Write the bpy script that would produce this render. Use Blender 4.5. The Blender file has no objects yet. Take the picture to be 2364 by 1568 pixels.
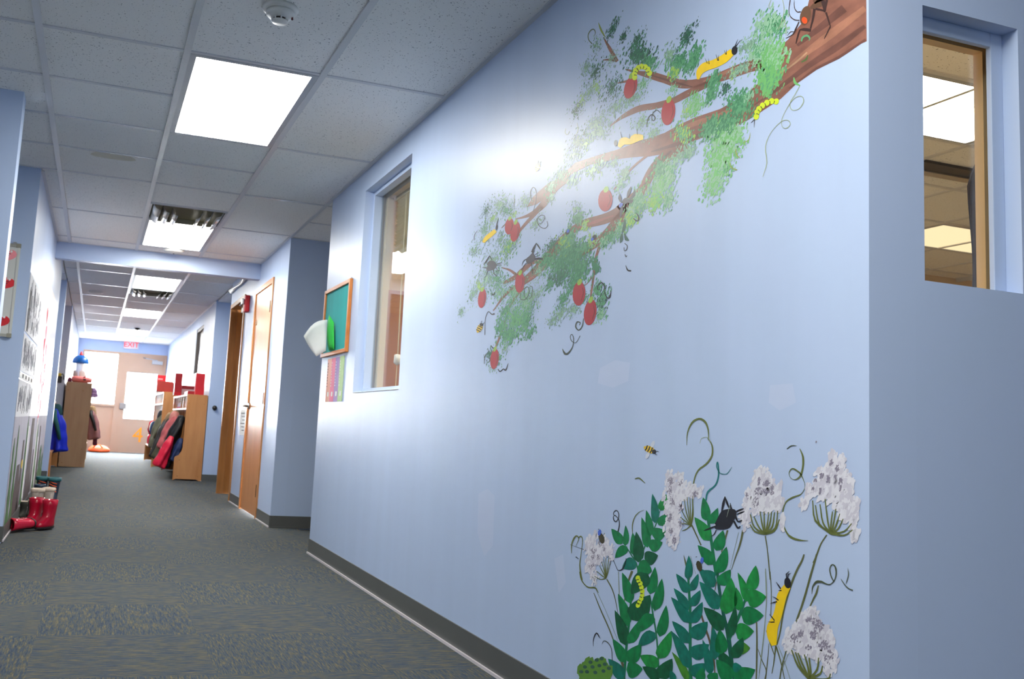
import bpy, math, random
from mathutils import Vector, Matrix
random.seed(7)
SC = bpy.context.scene
COL = SC.collection
# ---------------------------------------------------------------- camera
cam_d = bpy.data.cameras.new('camera')
cam = bpy.data.objects.new('camera', cam_d)
COL.objects.link(cam)
SC.camera = cam
cam_d.sensor_width = 36.0
cam_d.lens = 36.0 * 2136.87 / 2364
cam_d.shift_x = (1182 - 925.5) / 2364
cam_d.shift_y = (738.2 - 784) / 2364
cam_d.clip_start = 0.02
yaw, pitch, roll = 0.3117, 0.1199, 0.0596
fw = Vector((math.sin(yaw) * math.cos(pitch), math.cos(yaw) * math.cos(pitch), math.sin(pitch)))
rt = fw.cross(Vector((0, 0, 1))).normalized()
up = rt.cross(fw)
r2 = rt * math.cos(roll) + up * math.sin(roll)
u2 = -rt * math.sin(roll) + up * math.cos(roll)
m3 = Matrix((r2, u2, -fw)).transposed()
cam.matrix_world = Matrix.Translation((-1.4628, 0, 0.855)) @ m3.to_4x4()
cam_d.dof.use_dof = True
cam_d.dof.focus_distance = 2.6
cam_d.dof.aperture_fstop = 9.0
# ---------------------------------------------------------------- world, lights, exposure
PANEL_POWER = 24.0        # emission of the corridor ceiling panels
ROOM_POWER = 40.0         # emission of the warm classroom panels
SKY_POWER = 140.0
wd = bpy.data.worlds.new('overcast_sky')
SC.world = wd
wd.use_nodes = True
bg = wd.node_tree.nodes['Background']
bg.inputs[0].default_value = (0.94, 0.96, 1.0, 1)
bg.inputs[1].default_value = SKY_POWER
SC.cycles.diffuse_bounces = 10
SC.cycles.max_bounces = 16
SC.view_settings.view_transform = 'Standard'
SC.view_settings.look = 'None'
SC.view_settings.exposure = 0.34
SC.view_settings.gamma = 1.0
SC.view_settings.use_curve_mapping = False
# ---------------------------------------------------------------- materials
def lin(c):
    return tuple(((v / 255) / 12.92 if v <= 10 else (((v / 255) + .055) / 1.055) ** 2.4) for v in c)
MATS = {}
def mat(name, rgb, rough=0.5, var=0.0, scale=8.0, bump=0.0, bscale=60.0, metal=0.0, emit=0.0, spec=0.5, stretch=None, rgb2=None):
    if name in MATS:
        return MATS[name]
    m = bpy.data.materials.new(name)
    m.use_nodes = True
    nt = m.node_tree
    b = nt.nodes['Principled BSDF']
    c = lin(rgb)
    b.inputs['Base Color'].default_value = (*c, 1)
    b.inputs['Roughness'].default_value = rough
    b.inputs['Metallic'].default_value = metal
    b.inputs['Specular IOR Level'].default_value = spec
    if emit:
        b.inputs['Emission Color'].default_value = (*c, 1)
        b.inputs['Emission Strength'].default_value = emit
    if var or rgb2 or bump:
        tc = nt.nodes.new('ShaderNodeTexCoord')
        mp = nt.nodes.new('ShaderNodeMapping')
        nt.links.new(tc.outputs['Object'], mp.inputs[0])
        if stretch:
            mp.inputs['Scale'].default_value = stretch
    if var or rgb2:
        n = nt.nodes.new('ShaderNodeTexNoise')
        n.inputs['Scale'].default_value = scale
        n.inputs['Detail'].default_value = 5
        nt.links.new(mp.outputs[0], n.inputs['Vector'])
        r = nt.nodes.new('ShaderNodeValToRGB')
        c2 = lin(rgb2) if rgb2 else tuple(min(1, v * (1 + var)) for v in c)
        c1 = c if rgb2 else tuple(v * (1 - var) for v in c)
        r.color_ramp.elements[0].position = .3
        r.color_ramp.elements[1].position = .7
        r.color_ramp.elements[0].color = (*c1, 1)
        r.color_ramp.elements[1].color = (*c2, 1)
        nt.links.new(n.outputs['Fac'], r.inputs[0])
        nt.links.new(r.outputs[0], b.inputs['Base Color'])
    if bump:
        n2 = nt.nodes.new('ShaderNodeTexNoise')
        n2.inputs['Scale'].default_value = bscale
        n2.inputs['Detail'].default_value = 3
        nt.links.new(mp.outputs[0], n2.inputs['Vector'])
        bp = nt.nodes.new('ShaderNodeBump')
        bp.inputs['Strength'].default_value = bump
        bp.inputs['Distance'].default_value = .004
        nt.links.new(n2.outputs['Fac'], bp.inputs['Height'])
        nt.links.new(bp.outputs[0], b.inputs['Normal'])
    MATS[name] = m
    return m
WALL_RGB = (179, 197, 227)
M_wall = mat('blue_wall_paint', WALL_RGB, .39, .03, 1.3, .05, 7, stretch=(1, 5, .5))
M_wall2 = mat('white_wall_paint', (205, 212, 226), .45, .02, 2)
M_room = mat('cream_classroom_paint', (214, 196, 168), .6, .03, 2)
M_base = mat('grey_vinyl_base', (84, 86, 84), .42, .06, 3)
M_toe = mat('cove_toe_reflection', (205, 198, 202), .3)
M_bar = mat('grid_bar_white', (206, 209, 213), .3)
M_frame = mat('light_frame_metal', (176, 182, 190), .35, metal=.2)
M_wood = mat('door_maple', (202, 140, 84), .32, 0, 3, .03, 60, stretch=(6, 6, .7), rgb2=(184, 121, 68))
M_wooddk = mat('door_jamb_wood', (176, 122, 66), .4, 0, 3, stretch=(6, 6, .7), rgb2=(150, 100, 52))
M_ply = mat('locker_birch', (200, 142, 88), .4, 0, 2.5, stretch=(5, 5, .8), rgb2=(182, 122, 70))
M_plyg = mat('cabinet_end_birch', (186, 152, 116), .5, 0, 2.5, stretch=(5, 5, .8), rgb2=(172, 136, 102))
M_tan = mat('tan_painted_metal', (206, 172, 146), .45, .02, 4)
M_steel = mat('brushed_steel', (190, 190, 192), .28, metal=.9)
M_dkmetal = mat('dark_metal', (62, 58, 54), .4, metal=.6)
M_black = mat('black_rubber', (26, 26, 28), .5)
M_white = mat('white_plastic', (226, 226, 222), .4)
M_paper = mat('white_paper', (232, 234, 232), .8, .02, 20)
M_whiteedge = mat('white_edge_band', (238, 232, 226), .4)
M_red = mat('red_card', (196, 24, 36), .5, .05, 12)
M_pink_and_lit = mat('pink_card_and_lit_red', (236, 150, 150), .5)
M_ink = mat('black_print', (30, 32, 38), .7)
def tile_mat():
    m = bpy.data.materials.new('acoustic_tile')
    m.use_nodes = True
    nt = m.node_tree
    b = nt.nodes['Principled BSDF']
    b.inputs['Roughness'].default_value = .9
    tc = nt.nodes.new('ShaderNodeTexCoord')
    oi = nt.nodes.new('ShaderNodeObjectInfo')
    add = nt.nodes.new('ShaderNodeVectorMath')
    sc = nt.nodes.new('ShaderNodeMath'); sc.operation = 'MULTIPLY'; sc.inputs[1].default_value = 37
    nt.links.new(oi.outputs['Random'], sc.inputs[0])
    nt.links.new(tc.outputs['Object'], add.inputs[0])
    nt.links.new(sc.outputs[0], add.inputs[1])
    n = nt.nodes.new('ShaderNodeTexNoise'); n.inputs['Scale'].default_value = 125; n.inputs['Detail'].default_value = 2
    nt.links.new(add.outputs[0], n.inputs['Vector'])
    r = nt.nodes.new('ShaderNodeValToRGB')
    r.color_ramp.elements[0].position = .295; r.color_ramp.elements[0].color = (*lin((120, 124, 128)), 1)
    r.color_ramp.elements[1].position = .345; r.color_ramp.elements[1].color = (*lin((240, 240, 238)), 1)
    nt.links.new(n.outputs['Fac'], r.inputs[0])
    nt.links.new(r.outputs[0], b.inputs['Base Color'])
    bp = nt.nodes.new('ShaderNodeBump'); bp.inputs['Strength'].default_value = .25; bp.inputs['Distance'].default_value = .002
    nt.links.new(n.outputs['Fac'], bp.inputs['Height'])
    nt.links.new(bp.outputs[0], b.inputs['Normal'])
    return m
M_tile = tile_mat()
def carpet_mat():
    m = bpy.data.materials.new('striated_carpet')
    m.use_nodes = True
    nt = m.node_tree
    b = nt.nodes['Principled BSDF']
    b.inputs['Roughness'].default_value = .95
    b.inputs['Specular IOR Level'].default_value = .2
    tc = nt.nodes.new('ShaderNodeTexCoord')
    oi = nt.nodes.new('ShaderNodeObjectInfo')
    sc = nt.nodes.new('ShaderNodeMath'); sc.operation = 'MULTIPLY'; sc.inputs[1].default_value = 61
    nt.links.new(oi.outputs['Random'], sc.inputs[0])
    def noise(scl, det, stretch, rough=.5):
        mp = nt.nodes.new('ShaderNodeMapping'); mp.inputs['Scale'].default_value = stretch
        nt.links.new(tc.outputs['Object'], mp.inputs[0])
        n = nt.nodes.new('ShaderNodeTexNoise'); n.noise_dimensions = '4D'
        n.inputs['Scale'].default_value = scl; n.inputs['Detail'].default_value = det; n.inputs['Roughness'].default_value = rough
        nt.links.new(mp.outputs[0], n.inputs['Vector']); nt.links.new(sc.outputs[0], n.inputs['W'])
        return n
    n1 = noise(1, 4, (16, 150, 1), .65)
    r1 = nt.nodes.new('ShaderNodeValToRGB')
    e = r1.color_ramp.elements
    e[0].position = .36; e[0].color = (*lin((46, 57, 78)), 1)
    e[1].position = .66; e[1].color = (*lin((114, 101, 76)), 1)
    e2 = e.new(.47); e2.color = (*lin((66, 75, 84)), 1)
    e3 = e.new(.55); e3.color = (*lin((82, 83, 73)), 1)
    nt.links.new(n1.outputs['Fac'], r1.inputs[0])
    n2 = noise(1, 2, (40, 330, 1))
    mx = nt.nodes.new('ShaderNodeMix'); mx.data_type = 'RGBA'; mx.blend_type = 'OVERLAY'; mx.inputs[0].default_value = .45
    nt.links.new(r1.outputs[0], mx.inputs[6]); nt.links.new(n2.outputs['Fac'], mx.inputs[7])
    nt.links.new(mx.outputs[2], b.inputs['Base Color'])
    n3 = noise(420, 2, (1, 1, 1))
    bp = nt.nodes.new('ShaderNodeBump'); bp.inputs['Strength'].default_value = .5; bp.inputs['Distance'].default_value = .003
    nt.links.new(n3.outputs['Fac'], bp.inputs['Height']); nt.links.new(bp.outputs[0], b.inputs['Normal'])
    return m
M_carpet = carpet_mat()
def emis(name, rgb, s):
    m = bpy.data.materials.new(name); m.use_nodes = True
    nt = m.node_tree; nt.nodes.remove(nt.nodes['Principled BSDF'])
    e = nt.nodes.new('ShaderNodeEmission'); e.inputs[0].default_value = (*lin(rgb), 1); e.inputs[1].default_value = s
    nt.links.new(e.outputs[0], nt.nodes['Material Output'].inputs[0])
    return m
M_panel = emis('lit_diffuser', (255, 253, 246), PANEL_POWER)
M_panelw = emis('lit_warm_diffuser', (255, 240, 214), ROOM_POWER)
def glass_mat(name, tint, refl=1.5):
    m = bpy.data.materials.new(name); m.use_nodes = True
    nt = m.node_tree; nt.nodes.remove(nt.nodes['Principled BSDF'])
    t = nt.nodes.new('ShaderNodeBsdfTransparent'); t.inputs[0].default_value = (*tint, 1)
    g = nt.nodes.new('ShaderNodeBsdfGlossy'); g.inputs['Roughness'].default_value = .02
    f = nt.nodes.new('ShaderNodeFresnel')
    ge = nt.nodes.new('ShaderNodeNewGeometry'); mr = nt.nodes.new('ShaderNodeMapRange')
    mr.inputs['To Min'].default_value = refl; mr.inputs['To Max'].default_value = 1 / refl
    nt.links.new(ge.outputs['Backfacing'], mr.inputs['Value']); nt.links.new(mr.outputs[0], f.inputs[0])
    x = nt.nodes.new('ShaderNodeMixShader')
    nt.links.new(f.outputs[0], x.inputs[0]); nt.links.new(t.outputs[0], x.inputs[1]); nt.links.new(g.outputs[0], x.inputs[2])
    nt.links.new(x.outputs[0], nt.nodes['Material Output'].inputs[0])
    return m
M_glass = glass_mat('window_glass', (.95, .96, .95))
M_glasstint = glass_mat('tinted_glass', (.19, .19, .187))
M_jar = glass_mat('clear_plastic', (.9, .93, .95), 1.3)
# ---------------------------------------------------------------- mesh helpers
def org(o):
    v = Vector((0, 0, 0))
    while o:
        v = v + o.location
        o = o.parent
    return v
def tag(o, label=None, cat=None, group=None, kind=None):
    if label: o['label'] = label
    if cat: o['category'] = cat
    if group: o['group'] = group
    if kind: o['kind'] = kind
    return o
def thing(name, loc, label, cat, group=None, rot=(0, 0, 0), kind=None):
    o = bpy.data.objects.new(name, None)
    o.empty_display_size = .05
    COL.objects.link(o)
    o.location = loc
    o.rotation_euler = rot
    return tag(o, label, cat, group, kind)
class MB:
    def __init__(s):
        s.v = []; s.f = []; s.mi = []
    def add(s, verts, faces, mi=0):
        n = len(s.v)
        s.v += [tuple(p) for p in verts]
        s.f += [tuple(i + n for i in f) for f in faces]
        s.mi += [mi] * len(faces)
        return s
    def box(s, x0, x1, y0, y1, z0, z1, mi=0):
        return s.add([(x0, y0, z0), (x1, y0, z0), (x1, y1, z0), (x0, y1, z0), (x0, y0, z1), (x1, y0, z1), (x1, y1, z1), (x0, y1, z1)],
                     [(0, 3, 2, 1), (4, 5, 6, 7), (0, 1, 5, 4), (1, 2, 6, 5), (2, 3, 7, 6), (3, 0, 4, 7)], mi)
    def prism(s, pts, axis, a, b, mi=0):
        n = len(pts)
        def put(p, h):
            return {'x': (h, p[0], p[1]), 'y': (p[0], h, p[1]), 'z': (p[0], p[1], h)}[axis]
        vs = [put(p, a) for p in pts] + [put(p, b) for p in pts]
        fs = [tuple(range(n - 1, -1, -1)), tuple(range(n, 2 * n))] + [(i, (i + 1) % n, n + (i + 1) % n, n + i) for i in range(n)]
        return s.add(vs, fs, mi)
    def tube(s, pts, r, n=8, mi=0, cap=True):
        pts = [Vector(p) for p in pts]
        rs = r if hasattr(r, '__len__') else [r] * len(pts)
        rings = []
        for i, p in enumerate(pts):
            d = (pts[min(i + 1, len(pts) - 1)] - pts[max(i - 1, 0)]).normalized()
            a = d.cross(Vector((0, 0, 1)))
            if a.length < .05: a = d.cross(Vector((1, 0, 0)))
            a.normalize(); b = d.cross(a)
            rings.append([p + (a * math.cos(2 * math.pi * k / n) + b * math.sin(2 * math.pi * k / n)) * rs[i] for k in range(n)])
        vs = [v for g in rings for v in g]
        fs = [(i * n + k, i * n + (k + 1) % n, (i + 1) * n + (k + 1) % n, (i + 1) * n + k) for i in range(len(pts) - 1) for k in range(n)]
        if cap:
            fs += [tuple(range(n - 1, -1, -1)), tuple(range((len(pts) - 1) * n, len(pts) * n))]
        return s.add(vs, fs, mi)
    def lathe(s, prof, n=24, c=(0, 0, 0), mi=0, axis='z'):
        vs = []
        for r, h in prof:
            for k in range(n):
                a = 2 * math.pi * k / n
                x, y = r * math.cos(a), r * math.sin(a)
                p = {'z': (x, y, h), 'x': (h, x, y), 'y': (x, h, y)}[axis]
                vs.append((p[0] + c[0], p[1] + c[1], p[2] + c[2]))
        m = len(prof)
        fs = [(i * n + k, i * n + (k + 1) % n, (i + 1) * n + (k + 1) % n, (i + 1) * n + k) for i in range(m - 1) for k in range(n)]
        if prof[0][0] > 1e-6: fs.append(tuple(range(n - 1, -1, -1)))
        if prof[-1][0] > 1e-6: fs.append(tuple(range((m - 1) * n, m * n)))
        return s.add(vs, fs, mi)
    def rings(s, rings, mi=0, cap0=True, cap1=True):
        n = len(rings[0])
        vs = [p for g in rings for p in g]
        fs = [(i * n + k, i * n + (k + 1) % n, (i + 1) * n + (k + 1) % n, (i + 1) * n + k) for i in range(len(rings) - 1) for k in range(n)]
        if cap0: fs.append(tuple(range(n - 1, -1, -1)))
        if cap1: fs.append(tuple(range((len(rings) - 1) * n, len(rings) * n)))
        return s.add(vs, fs, mi)
    def build(s, name, mats, parent=None, loc=None, local=False, smooth=False, bevel=0, sub=0, solid=0):
        if not isinstance(mats, (list, tuple)): mats = [mats]
        me = bpy.data.meshes.new(name)
        if parent is not None:
            off = Vector((0, 0, 0)) if local else org(parent)
        else:
            if loc is None:
                xs = [v[0] for v in s.v]; ys = [v[1] for v in s.v]; zs = [v[2] for v in s.v]
                loc = ((min(xs) + max(xs)) / 2, (min(ys) + max(ys)) / 2, min(zs))
            off = Vector((0, 0, 0)) if local else Vector(loc)
        me.from_pydata([(v[0] - off[0], v[1] - off[1], v[2] - off[2]) for v in s.v], [], s.f)
        for m in mats: me.materials.append(m)
        if len(mats) > 1: me.polygons.foreach_set('material_index', s.mi)
        if smooth: me.polygons.foreach_set('use_smooth', [True] * len(me.polygons))
        me.update()
        o = bpy.data.objects.new(name, me)
        COL.objects.link(o)
        if parent is not None: o.parent = parent
        else: o.location = loc
        if solid:
            md = o.modifiers.new('solid', 'SOLIDIFY'); md.thickness = solid; md.offset = -1
        if bevel:
            md = o.modifiers.new('bevel', 'BEVEL'); md.width = bevel; md.segments = 2; md.limit_method = 'ANGLE'
        if sub:
            md = o.modifiers.new('sub', 'SUBSURF'); md.levels = sub; md.render_levels = sub
        return o
def box(name, x, y, z, m, parent=None, bevel=0, loc=None):
    return MB().box(x[0], x[1], y[0], y[1], z[0], z[1]).build(name, m, parent, loc, bevel=bevel)
def struct(o):
    o['kind'] = 'structure'
    return o
def copy_to(src, name, loc, parent=None, rotz=0):
    o = bpy.data.objects.new(name, src.data)
    COL.objects.link(o)
    if parent is not None: o.parent = parent
    o.location = loc
    o.rotation_euler = (0, 0, rotz)
    return o
def text_obj(name, s, size, m, parent, world, rot, extrude=.002):
    cu = bpy.data.curves.new(name, 'FONT'); cu.body = s; cu.size = size; cu.extrude = extrude
    cu.align_x = 'CENTER'; cu.align_y = 'CENTER'
    t = bpy.data.objects.new(name + '_tmp', cu); COL.objects.link(t)
    dg = bpy.context.evaluated_depsgraph_get()
    me = bpy.data.meshes.new_from_object(t.evaluated_get(dg))
    bpy.data.objects.remove(t); 
    me.materials.clear(); me.materials.append(m)
    o = bpy.data.objects.new(name, me); COL.objects.link(o)
    o.rotation_euler = rot
    if parent is not None:
        o.parent = parent; o.location = Vector(world) - org(parent)
    else: o.location = world
    return o
MURAL_NAMES = ['trunk', 'branch', 'twig', 'bark_streak', 'foliage', 'apple', 'apple_shade', 'apple_leaf', 'caterpillar', 'caterpillar_head', 'bristle', 'caterpillar_segment', 'segment_line', 'spider_body', 'spider_abdomen', 'spider_spot', 'spider_leg', 'cricket_body', 'cricket_leg', 'fly_body', 'fly_wing', 'fly_leg', 'tendril_leaf', 'bee_body', 'bee_stripe', 'bee_head', 'bee_feeler', 'bee_wing', 'tendril', 'stalk', 'leaf', 'cricket_wing_line', 'cricket_eye', 'beetle_body', 'beetle_wing', 'beetle_leg', 'blossom', 'blossom_shade', 'flower_rib', 'green_head', 'green_scale', 'green_scale_tip']
MURAL_PAINTS = ['bark', 'barklight', 'barkdark', 'barkpale', 'barkpink', 'green_dark', 'green_deep', 'green_grey', 'green_pale', 'green_mid', 'green_lime', 'green_fresh', 'apple', 'appledark', 'green_limep', 'yellow', 'ink', 'inkgrey', 'limey', 'spiderbrown', 'orange', 'spiderink', 'bluebug', 'beeyellow', 'white_thin', 'olive', 'olivelime', 'olivepale', 'green_moss', 'inkolive', 'stembrown', 'green_stem', 'green_stemdark', 'stalk', 'stalkpale', 'tealstroke', 'oliveink', 'leaf_green', 'leaf_dark', 'leaf_teal', 'leaf_fresh', 'leaf_lime', 'white_paint', 'beetle', 'white_warm', 'lilac_grey', 'artichoke']
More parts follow.
